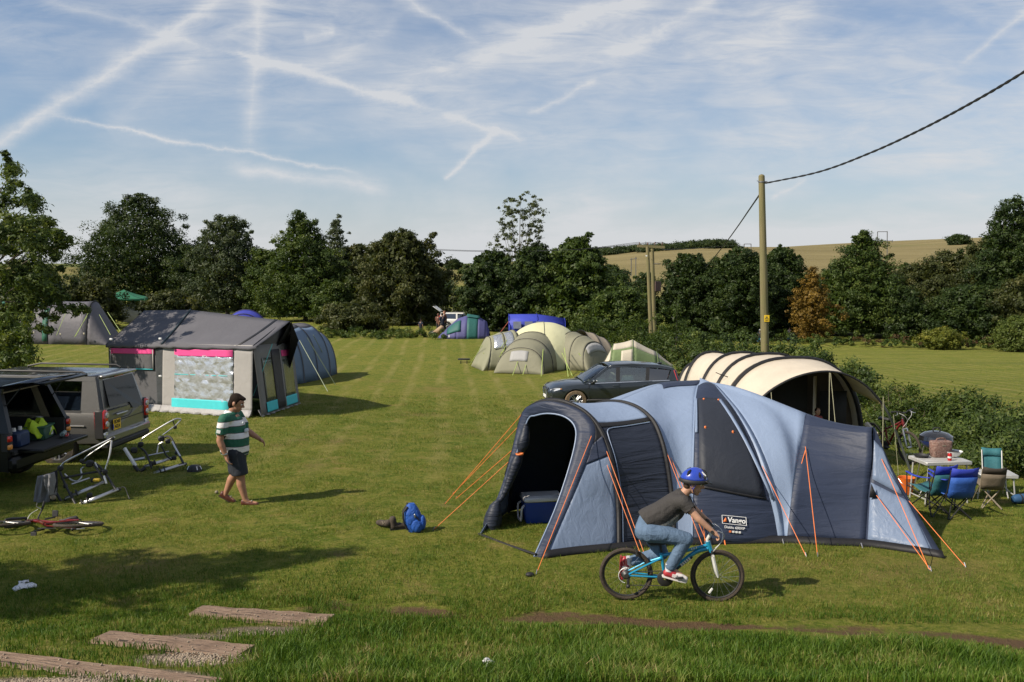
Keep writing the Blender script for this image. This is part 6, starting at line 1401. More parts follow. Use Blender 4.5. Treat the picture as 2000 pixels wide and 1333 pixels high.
# ------------------------------------------------------------------ bicycles
BTYRE = pm('bicycle_tyre', (.045, .033, .024), .85, var=.3, vs=20, bump=.5, bs=80); SPK = pm('spoke_wire', (.6, .6, .6), .3, .9)
def bicycle(th, frame, fork, r=.295, wb=.995, z_bb=.27, seat=(-.13, .66), bar=(.41, .86), head=((.395, .68), (.375, .57)), turn=0.0, accent=None, crank=0.0, deco=None):
    """local frame: x forward, z up, y left; origin midway between the wheels on the ground"""
    rx, fx = -wb / 2, wb / 2; L = lambda *a, **k: part(*a, world=False, **k)
    def whl(cx_, name):
        M = Matrix.Translation((cx_, 0, r)) @ Matrix.Rotation(math.pi / 2, 4, 'X')
        n = 44; b = MB(); b.tube([M @ Vector((math.cos(2 * math.pi * k / n) * (r - .022), math.sin(2 * math.pi * k / n) * (r - .022), 0)) for k in range(n + 1)], .022, 8, cap=False); o = b.build('wheel', BTYRE, th, world=False)
        b = MB(); b.tube([M @ Vector((math.cos(2 * math.pi * k / n) * (r - .048), math.sin(2 * math.pi * k / n) * (r - .048), 0)) for k in range(n + 1)], .011, 6, cap=False); b.build('rim', PLAS, o, world=False)
        b = MB()
        for k in range(20):
            a = 2 * math.pi * k / 20; e = M @ Vector((math.cos(a) * (r - .05), math.sin(a) * (r - .05), 0)); a2 = a + (.5 if k % 2 else -.5)
            b.tube([M @ Vector((math.cos(a2) * .02, math.sin(a2) * .02, .025 if k % 4 < 2 else -.025)), e], .0016, 3)
        b.build('spokes', SPK, o, world=False); L('hub', o, CHROME, lambda b: b.tube([(cx_, -.045, r), (cx_, .045, r)], .022, 10))
        return o
    wr = whl(rx, 'rear'); wf = whl(fx, 'front')
    bb = Vector((-.075, 0, z_bb)); hd0, hd1 = Vector((head[0][0], 0, head[0][1])), Vector((head[1][0] + .05, 0, head[1][1])); st = Vector((seat[0], 0, seat[1])); sc_ = bb.lerp(st, .62)
    L('frame', th, frame, lambda b: b.tube(cr([hd0 - Vector((0, 0, .06)), hd0.lerp(bb, .35) + Vector((0, 0, .015)), bb], 8), .024, 10).tube(cr([hd0 - Vector((0, 0, .02)), hd0.lerp(sc_, .5) + Vector((0, 0, -.02)), sc_], 8), .018, 10).tube([bb, sc_ + Vector((-.01, 0, .03))], .018, 10).tube([hd0 + Vector((-.005, 0, .02)), hd1], .026, 10))
    L('rear_triangle', th, frame, lambda b: [b.tube([sc_ + Vector((-.01, s_ * .015, -.03)), Vector((rx + .22, s_ * .05, r + .12)), Vector((rx, s_ * .06, r))], .011, 6) for s_ in (1, -1)] + [b.tube([bb + Vector((-.02, s_ * .02, 0)), Vector((rx, s_ * .06, r))], .011, 6) for s_ in (1, -1)])
    L('seat_post', th, PLAS, lambda b: b.tube([sc_, st], .013, 8))
    L('saddle', th, PLAS, lambda b: b.grid([[Vector((st.x + x, y * w_, st.z + .02 - .035 * abs(y) ** 2)) for y in (-1, -.6, 0, .6, 1)] for x, w_ in ((-.13, .05), (-.10, .075), (0, .05), (.08, .02), (.14, .012))]), solid=.03)
    crown = hd1 + Vector((.012, 0, -.03))
    L('fork', th, fork, lambda b: [b.tube(cr([crown + Vector((0, s_ * .05, 0)), Vector((fx - .03, s_ * .055, r + .10)), Vector((fx, s_ * .055, r))], 6), [.020, .020, .021, .021, .016, .011], 8) for s_ in (1, -1)] + [b.tube([crown + Vector((0, -.055, 0)), crown + Vector((0, .055, 0))], .018, 8)])
    bp = Vector((bar[0], 0, bar[1])); stem = hd0 + Vector((-.012, 0, .04))
    L('stem', th, accent or fork, lambda b: b.tube([hd0, stem, bp], .018, 8))
    hb = L('handlebar', th, PLAS, lambda b: b.tube(cr([(bp.x - .06, -.27, bp.z + .03), (bp.x - .03, -.14, bp.z + .03), (bp.x, -.04, bp.z), (bp.x, .04, bp.z), (bp.x - .03, .14, bp.z + .03), (bp.x - .06, .27, bp.z + .03)], 16), .011, 8))
    for s_ in (1, -1):
        L('grip', hb, PLAS, lambda b: b.tube([(bp.x - .06, s_ * .27, bp.z + .03), (bp.x - .035, s_ * .16, bp.z + .03)], .017, 8)); L('brake_lever', hb, ALLOY, lambda b: b.tube([(bp.x - .03, s_ * .15, bp.z + .02), (bp.x + .03, s_ * .19, bp.z - .02), (bp.x + .02, s_ * .25, bp.z - .03)], .007, 5))
        L('brake_cable', hb, WHT, lambda b: b.tube(cr([(bp.x + .02, s_ * .15, bp.z + .01), (bp.x + .10, s_ * .08, bp.z - .05), (bp.x + .08, 0, bp.z - .16), (hd1.x, s_ * .04, hd1.z + .0)], 12), .004, 4))
    cs = L('crankset', th, PLAS, lambda b: b.lathe([(.02, -.004), (.085, -.004), (.09, 0), (.085, .004), (.02, .004)], 28, Matrix.Translation((bb.x, -.055, bb.z)) @ Matrix.Rotation(math.pi / 2, 4, 'X')))
    for s_, a in ((-1, crank), (1, crank + math.pi)):
        e = bb + Vector((math.cos(a) * .15, s_ * .09, math.sin(a) * .15)); L('crank_arm', cs, PLAS, lambda b: b.tube([bb + Vector((0, s_ * .07, 0)), e], .011, 6)); L('pedal', cs, PLAS, lambda b: b.box(e + Vector((0, s_ * .05, 0)), (.085, .09, .02), bev=.006))
    L('chain', th, PLAS, lambda b: b.tube([bb + Vector((0, -.05, .085)), Vector((rx, -.05, r + .035))], .005, 4).tube([bb + Vector((0, -.05, -.085)), Vector((rx + .02, -.05, r - .11))], .005, 4))
    L('sprockets', wr, pm('sprocket_steel', (.12, .12, .12), .4, .8), lambda b: b.lathe([(.0, .03), (.025, .03), (.055, -.01), (.0, -.01)], 16, Matrix.Translation((rx, -.045, r)) @ Matrix.Rotation(math.pi / 2, 4, 'X'))); L('derailleur', th, PLAS, lambda b: b.box((rx + .02, -.06, r - .07), (.03, .02, .11), bev=.006).ball((rx + .02, -.06, r - .12), .025, 8, 6))
    L('chain_guard', wr, WHT, lambda b: b.tube([Vector((rx + .085 * math.cos(a), -.06, r + .085 * math.sin(a))) for a in [R(70 + 10 * k) for k in range(20)]], .004, 4))
    L('reflector', wf, PLW, lambda b: b.box((fx - .07, 0, r - .17), (.025, .012, .07), Matrix.Rotation(.6, 3, 'Y'), bev=.004))
    for cx_, cz in ((rx + .11, r + .24), (fx - .07, r + .25)): L('brake', th, PLAS, lambda b: b.tube([(cx_, -.05, cz - .03), (cx_, -.035, cz + .04)], .011, 5).tube([(cx_, .05, cz - .03), (cx_, .035, cz + .04)], .011, 5))
    if deco: deco(th, bb, hd0, sc_)
    return th
CYAN = pm('cyan_frame_paint', (.015, .28, .48), .3, .2, coat=.8, var=.06); DKBLUE = pm('dark_decal', (.02, .04, .08), .4)
BG = G(1311, 1174); RZB = R(-4)
def rider_bike():
    th = thing('bicycle', "child's bright blue mountain bike with white forks being ridden", 'bicycle', BG, RZB)
    def deco(th_, bb, hd, sc_):
        part('decal', th_, DKBLUE, lambda b: b.tube([bb.lerp(hd, .18), bb.lerp(hd, .62)], .0255, 10), world=False)
        for k in range(5): part('decal_letter', th_, PLW, lambda b: b.box(bb.lerp(hd, .38 + .045 * k) + Vector((0, -.026, .0)), (.018, .004, .03), Matrix.Rotation(-.75, 3, 'Y')), world=False)
        for k in range(3): part('decal_letter', th_, PLW, lambda b: b.box(hd.lerp(sc_, .26 + .05 * k) + Vector((0, -.0185, -.012)), (.012, .004, .018)), world=False)
    bicycle(th, CYAN, WHT, deco=deco, crank=R(20), accent=WHT, bar=(.45, .83), head=((.392, .66), (.375, .56)))
rider_bike()
def lying_bike():
    A, B = G(132, 1049), G(-60, 1042); th = thing('bicycle', 'black and red mountain bike lying on the grass at the left edge', 'bicycle', A + Vector((-.52, -.02, .16)), 0, rot=(R(101), R(0), R(178)))
    RD = pm('red_frame_paint', (.16, .012, .012), .35, .2, coat=.8)
    bicycle(th, RD, PLAS, r=.33, wb=1.06, seat=(-.16, .78), bar=(.42, 1.0), head=((.36, .84), (.36, .70)), accent=PLAS, crank=R(-60))
lying_bike()
def parked_bike():
    q = G(1777, 915); th = thing('bicycle', 'bicycle standing in the weeds behind the camp kitchen, silver handlebars', 'bicycle', q + Vector((.0, .9, 0)), R(-70), rot=(R(4), 0, R(-72)))
    bicycle(th, pm('dark_red_frame', (.16, .02, .02), .35, .2), ALLOY, r=.33, wb=1.06, seat=(-.16, .80), bar=(.42, 1.02), head=((.36, .86), (.36, .72)), accent=ALLOY)
parked_bike()

# ------------------------------------------------------------------ people
SKIN = pm('skin', (.42, .235, .155), .55, var=.10, vs=18, spec=.35); SKIN2 = pm('tanned_skin', (.34, .175, .11), .55, var=.12, vs=18, spec=.35); HAIR = pm('dark_hair', (.014, .008, .005), .75, var=.4, vs=60, bump=.5, bs=90, spec=.15)
def blend(name, caps, mat, parent, vox=.012, it=4, balls=()):
    """one continuous surface grown round tapered limbs"""
    b = MB()
    for c in caps:
        p0, r0, p1, r1 = V3(c[0]), c[1], V3(c[2]), c[3]; fl = c[4] if len(c) > 4 else 1.0
        n = 5; b.tube([p0.lerp(p1, k / n) for k in range(n + 1)], [r0 + (r1 - r0) * k / n for k in range(n + 1)], 14, flat=fl)
        if not (len(c) > 5 and c[5]):
            b.ball(p0, r0 if fl == 1 else (r0, r0, r0), 12, 8) if fl == 1 else None
            b.ball(p1, r1, 12, 8) if fl == 1 else None
    for c in balls: b.ball(c[0], c[1], 14, 10, M=c[2] if len(c) > 2 else None)
    me = bpy.data.meshes.new('tmp'); me.from_pydata([tuple(v) for v in b.v], [], b.f)
    o = bpy.data.objects.new('tmp', me); COL.objects.link(o)
    md = o.modifiers.new('r', 'REMESH'); md.mode = 'VOXEL'; md.voxel_size = vox
    ms = o.modifiers.new('s', 'SMOOTH'); ms.iterations = it; ms.factor = .5
    bpy.context.view_layer.update(); dg = bpy.context.evaluated_depsgraph_get()
    nm = bpy.data.meshes.new_from_object(o.evaluated_get(dg)); bpy.data.objects.remove(o); bpy.data.meshes.remove(me)
    nm.materials.clear()
    for m in (mat if isinstance(mat, (list, tuple)) else [mat]): nm.materials.append(m)
    nm.polygons.foreach_set('use_smooth', [True] * len(nm.polygons)); nm.name = name
    ob = bpy.data.objects.new(name, nm); put(ob, parent); return ob
def hand(wrist, dirv, palmn, curl, s=1.0, thumb=1):
    """palm and five fingers as tapered chains; returns limb list and palm balls"""
    d = V3(dirv).normalized(); n_ = V3(palmn); n_ = (n_ - d * n_.dot(d)).normalized(); sd_ = d.cross(n_); w0 = V3(wrist); out = []
    out.append((w0, .024 * s, w0 + d * .05 * s, .030 * s)); base = w0 + d * .085 * s
    for o_ in (-.024, 0, .024): out.append((w0 + d * .03 * s + sd_ * o_ * s * .7, .017 * s, base + sd_ * o_ * s, .015 * s))
    for k, (o_, ln) in enumerate(((-.032, .062), (-.011, .075), (.011, .080), (.032, .070))):
        p = base + sd_ * o_ * s; a = 0; r0 = .0095 * s
        for j in range(3):
            a += curl * (.7, 1.0, .8)[j] * (1 + .08 * k); dd = d * math.cos(a) + n_ * math.sin(a); e = p + dd * ln * s * (.45, .32, .23)[j]
            out.append((p, r0, e, r0 * .9)); p = e; r0 *= .9
    tb = w0 + d * .025 * s + sd_ * thumb * .03 * s; e = tb + (d * .7 + sd_ * thumb * .7 + n_ * .25).normalized() * .045 * s; e2 = e + (d * .85 + sd_ * thumb * .1 + n_ * .5).normalized() * .035 * s
    out += [(tb, .015 * s, e, .012 * s), (e, .012 * s, e2, .010 * s)]
    return out
def face(c, f, up, s, skin_caps, balls):
    """head: cranium, jaw, nose, brow, lips, ears"""
    f = V3(f).normalized(); up = V3(up); up = (up - f * up.dot(f)).normalized(); sd_ = f.cross(up); c = V3(c)
    Mx = Matrix((f, sd_, up)).transposed()
    balls += [(c + up * .025 * s, (.100 * s, .078 * s, .098 * s), Mx), (c + f * .03 * s - up * .05 * s, (.062 * s, .058 * s, .062 * s), Mx), (c + f * .055 * s - up * .098 * s, (.028 * s, .032 * s, .022 * s), Mx),
              (c + f * .082 * s + up * .028 * s, (.018 * s, .05 * s, .012 * s), Mx), (c + f * .086 * s - up * .068 * s, (.014 * s, .026 * s, .012 * s), Mx)]
    skin_caps += [(c + f * .088 * s + up * .02 * s, .010 * s, c + f * .118 * s - up * .022 * s, .0135 * s), (c + f * .10 * s - up * .03 * s + sd_ * .012 * s, .009 * s, c + f * .10 * s - up * .03 * s - sd_ * .012 * s, .009 * s)]
    for k in (-1, 1):
        balls.append((c + sd_ * k * .080 * s - up * .01 * s - f * .005 * s, (.022 * s, .010 * s, .032 * s), Mx))
    return f, sd_, up, Mx
def eyes(parent, c, f, sd_, up, s):
    for k in (-1, 1):
        q = V3(c) + f * .084 * s + sd_ * k * .031 * s + up * .008 * s
        e = part('eye', parent, PLW, lambda b: b.ball(q, .0125 * s, 10, 8), world=False); part('pupil', e, INK, lambda b: b.ball(q + f * .008 * s, .0065 * s, 8, 6), world=False)
        part('eyebrow', parent, HAIR, lambda b: b.tube([q + up * .02 * s + f * .010 * s - sd_ * k * .012 * s, q + up * .026 * s + f * .011 * s, q + up * .02 * s + f * .004 * s + sd_ * k * .02 * s], .005 * s, 5), world=False)
    part('mouth', parent, pm('lips', (.26, .09, .07), .5), lambda b: b.tube([V3(c) + f * .094 * s - up * .068 * s + sd_ * .02 * s, V3(c) + f * .1005 * s - up * .066 * s, V3(c) + f * .094 * s - up * .068 * s - sd_ * .02 * s], .0045 * s, 5), world=False)
def stripes(name, bands, base):
    """shirt cloth with horizontal hoops by height"""
    m = bpy.data.materials.new(name); m.use_nodes = True; t = NT(m.node_tree); b = t.n['Principled BSDF']; tc = t.node('ShaderNodeTexCoord').outputs['Object']
    _, yv, zv = t.xyz(tc); nz = t.noise(tc, 9, 4, .6); zz = t.m('ADD', zv, t.m('MULTIPLY', t.m('SUBTRACT', nz, .5), .012))
    z0, z1 = .7, 1.6; st = []
    for z, c in bands: st.append(((z - z0) / (z1 - z0), c))
    c = t.ramp(t.node('ShaderNodeMapRange', {'Value': zz, 'From Min': z0, 'From Max': z1}).outputs[0], st, 'CONSTANT')
    t.put(b.inputs['Base Color'], c); b.inputs['Roughness'].default_value = .8
    bp = t.node('ShaderNodeBump', {'Height': t.noise(t.mapping(tc, scale=(1, 1, 2.5)), 9, 5, .55, .8), 'Strength': .6, 'Distance': .03}); t.put(b.inputs['Normal'], bp.outputs[0]); return m
def walking_man():
    o = G(462, 984); th = thing('person', 'man in green and white hooped rugby shirt and dark shorts walking past the cars', 'person', o, 0, scale=1.03)
    # x right (facing), y away, z up
    head = Vector((.035, 0, 1.585)); hf = Vector((.94, -.03, -.33)); caps = []; balls = []
    f, sd_, up, Mx = face(head, hf, (0, 0, 1), 1.12, caps, balls)
    caps += [((-.06, 0, 1.40), .066, (.01, 0, 1.53), .060)]                                        # neck
    caps += [((-.03, 0, 1.0), .15, (-.04, 0, 1.30), .145)]
    # legs
    hipn, hipf = Vector((.03, -.09, .86)), Vector((-.01, .09, .86))
    kn, an = Vector((.10, -.09, .46)), Vector((.165, -.09, .095)); kf, af = Vector((-.02, .09, .47)), Vector((-.185, .09, .16))
    for h, k, a in ((hipn, kn, an), (hipf, kf, af)):
        caps += [(h, .095, k, .068), (k, .065, k.lerp(a, .35) + Vector((-.020, 0, 0)), .069), (k.lerp(a, .35) + Vector((-.020, 0, 0)), .069, a, .042)]
    caps += [(an, .042, an + Vector((.03, 0, -.04)), .04), (an + Vector((-.03, 0, -.045)), .035, an + Vector((.17, -.01, -.065)), .028), (af, .040, af + Vector((-.02, 0, -.05)), .038), (af + Vector((-.05, 0, -.04)), .034, af + Vector((.10, .01, -.125)), .028)]
    # arms
    shn, eln, wrn = Vector((-.09, -.225, 1.355)), Vector((-.15, -.27, 1.04)), Vector((-.065, -.26, .81)); shf, elf, wrf = Vector((-.02, .225, 1.355)), Vector((.12, .27, 1.09)), Vector((.30, .24, .985))
    for a, e, w_ in ((shn, eln, wrn), (shf, elf, wrf)): caps += [(a, .060, e, .052), (e, .052, e.lerp(w_, .3), .053), (e.lerp(w_, .3), .053, w_, .033)]
    caps += hand(wrn, (.30, -.02, -.95), (.9, .35, .25), .42, 1.08, thumb=-1); caps += hand(wrf, (.75, -.05, -.55), (-.4, -.5, -.7), .45, 1.08, thumb=-1)
    body = blend('body', caps, SKIN2, th, .009, 3, balls)
    eyes(th, head, f, sd_, up, 1.12)
    # hair: cap over crown and back
    hb = MB(); rows = []; s = 1.12
    for i in range(15):
        a = -1.9 + 3.8 * i / 14; row = []
        for j in range(12):
            e = 1.57 - (1.57 + (.55 if abs(a) > 1.2 else -.05 - .32 * (1.2 - abs(a)) / 1.2)) * j / 11 if True else 0
            k = 1.0 + .02 * math.sin(i * 2.7 + j * 1.9)
            dirn = (-f * math.cos(a) if False else (f * -math.cos(a) + sd_ * math.sin(a))) * math.cos(e) + up * math.sin(e)
            q = head + up * .027 * s + f * (dirn.dot(f) * .106 * s * k) + sd_ * (dirn.dot(sd_) * .086 * s * k) + up * (dirn.dot(up) * .106 * s * k); row.append(q)
        rows.append(row)
    hb.grid(rows)
    bl2 = [(head + up * .045 * s - f * .012 * s, (.098 * s, .083 * s, .090 * s), Mx), (head - f * .05 * s - up * .02 * s, (.06 * s, .076 * s, .085 * s), Mx), (head + f * .04 * s + up * .088 * s, (.055 * s, .06 * s, .030 * s), Mx), (head + f * .085 * s + up * .085 * s, (.028 * s, .05 * s, .022 * s), Mx)]
    for k in (-1, 1): bl2.append((head + sd_ * k * .074 * s + up * .02 * s + f * .012 * s, (.018 * s, .012 * s, .04 * s), Mx))
    hr = blend('hair', [], HAIR, th, .011, 2, bl2)
    # shirt
    W_, G_, D_ = (.68, .66, .66), (.012, .10, .060), (.05, .05, .045)
    sh = stripes('hooped_shirt_cloth', [(.70, D_), (.79, (.30, .32, .33)), (.80, (.012, .05, .035)), (.825, D_), (.835, W_), (.925, D_), (.935, G_), (1.045, D_), (1.055, W_), (1.135, D_), (1.145, G_), (1.235, D_), (1.245, W_), (1.325, D_), (1.335, G_), (1.60, G_)], None)
    sc = [((-.005, 0, .80), .195, (.0, 0, .98), .215), ((.0, 0, .98), .215, (-.03, 0, 1.22), .195), ((-.03, 0, 1.22), .19, (-.06, 0, 1.36), .125), ((-.06, -.05, 1.33), .12, (-.06, -.19, 1.365), .085), ((-.05, .05, 1.33), .12, (-.03, .19, 1.365), .085),
          (shn + Vector((0, 0, .01)), .088, shn.lerp(eln, .74), .086), (shf + Vector((0, 0, .01)), .088, shf.lerp(elf, .70), .084), ((.04, -.06, .84), .15, (.05, -.06, 1.05), .15), ((.04, .06, .84), .15, (.05, .06, 1.05), .15), ((-.06, 0, .83), .17, (-.09, 0, 1.22), .15), ((.05, 0, .83), .165, (.055, 0, 1.06), .165), ((-.07, 0, .82), .16, (-.09, 0, 1.20), .15)]
    so = blend('shirt', sc, sh, th, .013, 4)
    # trim the hem and the sleeve ends
    bm = bmesh.new(); bm.from_mesh(so.data); bmesh.ops.bisect_plane(bm, geom=bm.verts[:] + bm.edges[:] + bm.faces[:], plane_co=(0, 0, .785), plane_no=(0.06, 0, 1), clear_inner=True)
    for a, e, k_ in ((shn, eln, .72), (shf, elf, .70)):
        n_ = (e - a).normalized(); pc = a.lerp(e, k_); bad = [v for v in bm.verts if (v.co - pc).dot(n_) > 0 and (v.co - pc).length < .15 and abs(v.co.y) > (.235 if v.co.z < 1.2 else .205)]
        bmesh.ops.delete(bm, geom=bad, context='VERTS')
    bm.to_mesh(so.data); bm.free(); so.modifiers.new('thickness', 'SOLIDIFY').thickness = .006
    part('collar', th, pm('white_collar', (.70, .70, .70), .7), lambda b: b.grid([[Vector((-.055 + .088 * math.cos(a) * k, .088 * math.sin(a) * k, 1.475 - dz - .05 * (math.cos(a) > .3) * math.cos(a))) for a in [2 * math.pi * i / 20 for i in range(21)]] for k, dz in ((.86, 0), (1.12, .035), (1.22, .06))]), world=False, solid=.006)
    for q, d_ in (((.197, -.05, 1.165), (.05, .10, .055)), ((.16, -.10, 1.29), (.03, .03, .04))): part('shirt_badge', th, pm('pale_badge', (.55, .58, .62), .7), lambda b: b.box(q, d_, bev=.012), world=False)
    q = shn.lerp(eln, .58); part('sleeve_badge', th, pm('white_badge', (.7, .7, .7), .7), lambda b: b.box(q + Vector((-.02, -.083, .02)), (.06, .008, .05), Matrix.Rotation(.18, 3, 'Y'), bev=.002), world=False)
    # shorts
    SH = cloth('dark_shorts_cloth', (.022, .026, .036), .85, .5, .1, 0, fs=(2, 2, 1), ws=5)
    sc = [((0, 0, .84), .165, (.01, 0, .80), .175), (hipn + Vector((0, 0, -.03)), .14, kn + Vector((-.01, 0, .04)), .130), (hipf + Vector((0, 0, -.03)), .14, kf + Vector((.0, 0, .05)), .128), ((-.06, 0, .80), .13, (-.03, 0, .70), .12), ((.045, 0, .80), .13, (.05, 0, .68), .12)]
    so = blend('shorts', sc, SH, th, .013, 4)
    bm = bmesh.new(); bm.from_mesh(so.data); bmesh.ops.bisect_plane(bm, geom=bm.verts[:] + bm.edges[:] + bm.faces[:], plane_co=(.02, 0, .475), plane_no=(-.10, 0, 1), clear_inner=True); bm.to_mesh(so.data); bm.free(); so.modifiers.new('thickness', 'SOLIDIFY').thickness = .006
    LEA = pm('brown_leather', (.085, .022, .012), .45, var=.2, vs=20); SOLE = pm('shoe_sole', (.05, .03, .02), .7)
    for nm, a, fd in (('front', an, Vector((1, -.05, -.04))), ('rear', af, Vector((.72, .05, -.42)))):
        fd = fd.normalized(); hl = a + Vector((-.035, 0, -.058)) if nm == 'front' else a + Vector((-.065, 0, -.035)); u = Vector((0, 1, 0)).cross(fd) * -1; u = u if u.z > 0 else -u
        s1 = blend('shoe', [(hl, .040, hl + fd * .10 - u * .008, .045), (hl + fd * .10 - u * .010, .046, hl + fd * .215 - u * .016, .036), (hl + u * .02, .038, hl + fd * .04 + u * .015, .036)], LEA, th, .009, 3)
        part('sole', s1, SOLE, lambda b: b.prism([hl - u * .048 + fd * x + Vector((0, y, 0)) for x, y in ((-.035, -.03), (-.035, .03), (.08, .036), (.17, .042), (.235, .025), (.245, 0), (.235, -.025), (.17, -.042), (.08, -.036))], u * .018), world=False)
        part('shoe_trim', s1, pm('pale_lace', (.40, .34, .28), .7), lambda b: b.tube([hl + fd * .135 + u * .034 + Vector((0, -.03, 0)), hl + fd * .13 + u * .040, hl + fd * .135 + u * .034 + Vector((0, .03, 0))], .009, 5), world=False)
    part('watch', th, pm('watch_steel', (.4, .4, .38), .3, .9), lambda b: b.lathe([(.036, -.012), (.040, 0), (.036, .012)], 16, Matrix.Translation(wrn.lerp(eln, .10)) @ Matrix.Rotation(-.36, 4, 'Y')), world=False)
walking_man()

def cyclist():
    th = thing('person', 'child in grey T-shirt, jeans and blue helmet riding the bright blue bicycle', 'person', BG, RZB); sk = 1.0
    # x forward, y left (away from the camera), z up; camera side is -y
    hip = Vector((-.27, 0, .79)); head = Vector((.215, 0, 1.320)); caps = []; balls = []
    f, sd_, up, Mx = face(head, (1, -.10, -.16), (0, 0, 1), 1.04, caps, balls)
    nk = Vector((.115, 0, 1.215)); caps += [(Vector((.07, 0, 1.15)), .055, head + Vector((-.03, 0, -.04)), .052), (hip + Vector((.02, 0, .05)), .10, nk + Vector((-.08, 0, -.09)), .085)]
    hn, kn_, an = Vector((-.25, -.085, .79)), Vector((.135, -.12, .735)), Vector((-.035, -.115, .405)); hf, kf, af = Vector((-.25, .085, .78)), Vector((-.10, .11, .50)), Vector((-.455, .12, .395))
    caps += [(hn, .085, kn_, .058), (kn_, .056, an, .036), (hf, .085, kf, .058), (kf, .056, af, .036), (an, .036, an + Vector((.12, 0, -.07)), .028), (af, .036, af + Vector((-.02, 0, -.08)), .028)]
    sn, en, wn_ = Vector((.10, -.155, 1.155)), Vector((.255, -.225, .985)), Vector((.405, -.235, .855)); sf, ef, wf_ = Vector((.10, .155, 1.155)), Vector((.255, .225, .985)), Vector((.405, .235, .855))
    for a, e, w_ in ((sn, en, wn_), (sf, ef, wf_)): caps += [(a, .05, e, .039), (e, .039, w_, .027)]
    caps += hand(wn_ - Vector((.01, 0, -.005)), (.62, 0, -.42), (-.35, 0, -.9), .75, .92, thumb=1); caps += hand(wf_ - Vector((.01, 0, -.005)), (.62, 0, -.42), (-.35, 0, -.9), .75, .92, thumb=-1)
    blend('body', caps, SKIN, th, .008, 3, balls); eyes(th, head, f, sd_, up, 1.04)
    TEE = cloth('charcoal_tee_cloth', (.042, .039, .038), .85, .5, .12, 0, ws=8); JN = cloth('denim', (.095, .15, .235), .8, .6, .22, 0, fs=(1, 1, 1), ws=9)
    tc = [(hip + Vector((.0, 0, .12)), .135, Vector((-.12, 0, .98)), .140), (Vector((-.12, 0, .98)), .140, Vector((.03, 0, 1.10)), .125), (Vector((.03, 0, 1.10)), .12, Vector((.085, 0, 1.165)), .085), (Vector((.03, -.04, 1.11)), .105, sn, .075), (Vector((.03, .04, 1.11)), .105, sf, .075),
          (sn, .074, sn.lerp(en, .55), .070), (sf, .074, sf.lerp(ef, .55), .070), (Vector((-.16, 0, .86)), .12, Vector((.03, 0, 1.02)), .11)]
    to = blend('t_shirt', tc, TEE, th, .012, 4)
    bm = bmesh.new(); bm.from_mesh(to.data)
    bmesh.ops.bisect_plane(bm, geom=bm.verts[:] + bm.edges[:] + bm.faces[:], plane_co=(-.235, 0, .835), plane_no=(.75, 0, .66), clear_inner=True)
    for a, e in ((sn, en), (sf, ef)):
        n_ = (e - a).normalized(); pc = a.lerp(e, .50); bad = [v for v in bm.verts if (v.co - pc).dot(n_) > 0 and (v.co - pc).length < .13 and abs(v.co.y) > .155]; bmesh.ops.delete(bm, geom=bad, context='VERTS')
    bm.to_mesh(to.data); bm.free(); to.modifiers.new('thickness', 'SOLIDIFY').thickness = .006
    pr = pm('grey_shirt_print', (.16, .16, .15), .8, var=.6, vs=60, dirt=((.35, .33, .25), 50, .55))
    to.data.materials.append(pr)
    for pl_ in to.data.polygons:
        c_ = pl_.center
        if -.15 < c_.x < .06 and c_.y < -.02 and pl_.normal.z < -.1 and c_.z < .87 + (c_.x + .15) * .62: pl_.material_index = 1
    jc = [(Vector((-.285, 0, .80)), .125, Vector((-.245, 0, .90)), .125), (hn, .112, hn.lerp(kn_, .5) + Vector((0, 0, .01)), .095), (hn.lerp(kn_, .5) + Vector((0, 0, .01)), .095, kn_ + Vector((.005, 0, .0)), .078), (kn_, .078, kn_.lerp(an, .55), .068), (kn_.lerp(an, .5), .068, kn_.lerp(an, .93), .062), (hf, .112, kf, .078), (kf, .078, kf.lerp(af, .9), .060), (hip + Vector((-.03, -.05, .0)), .115, hip + Vector((-.02, .05, 0)), .115)]
    jo = blend('jeans', jc, JN, th, .012, 3)
    SOCK = pm('white_sock', (.55, .54, .56), .85); SR = pm('red_shoe', (.36, .03, .04), .45); SW = pm('white_shoe', (.66, .62, .60), .5)
    for nm, a, fd in (('near', an, Vector((.96, -.05, -.22))), ('far', af, Vector((-.05, 0, -1)))):
        fd = fd.normalized(); u = fd.cross(Vector((0, 1, 0))); u = u if (u.z > 0 or nm == 'far') else -u
        if nm == 'far': u = Vector((-1, 0, .1)).normalized() * -1; u = Vector((1, 0, -.05)).normalized()
        part('sock', th, SOCK, lambda b: b.tube([a + Vector((0.005, 0, .05)), a + Vector((-.005, 0, -.03))], [.050, .045], 12), world=False)
        hl = a + (Vector((-.01, 0, -.055)) if nm == 'near' else Vector((-.055, 0, .0)))
        s1 = blend('shoe', [(hl - fd * .02, .042, hl + fd * .07, .046), (hl + u * .03, .040, hl + fd * .05 + u * .02, .042)], SR, th, .009, 3)
        blend('shoe_toe', [(hl + fd * .07, .0465, hl + fd * .135 - u * .008, .043), (hl + fd * .13 - u * .010, .043, hl + fd * .185 - u * .014, .034)], SW if nm == 'near' else SR, s1, .009, 3)
        part('sole', s1, SW if nm == 'near' else SR, lambda b: b.prism([hl - u * .052 + fd * x + Vector((0, y, 0)) for x, y in ((-.06, -.03), (-.06, .03), (.06, .038), (.14, .042), (.20, .026), (.215, 0), (.20, -.026), (.14, -.042), (.06, -.038))], u * .016), world=False)
        part('shoe_flash', s1, SW, lambda b: b.box(hl + fd * .06 + Vector((0, -.047, 0)), (.05, .006, .035), Matrix.Rotation(.25, 3, 'Y')), world=False)
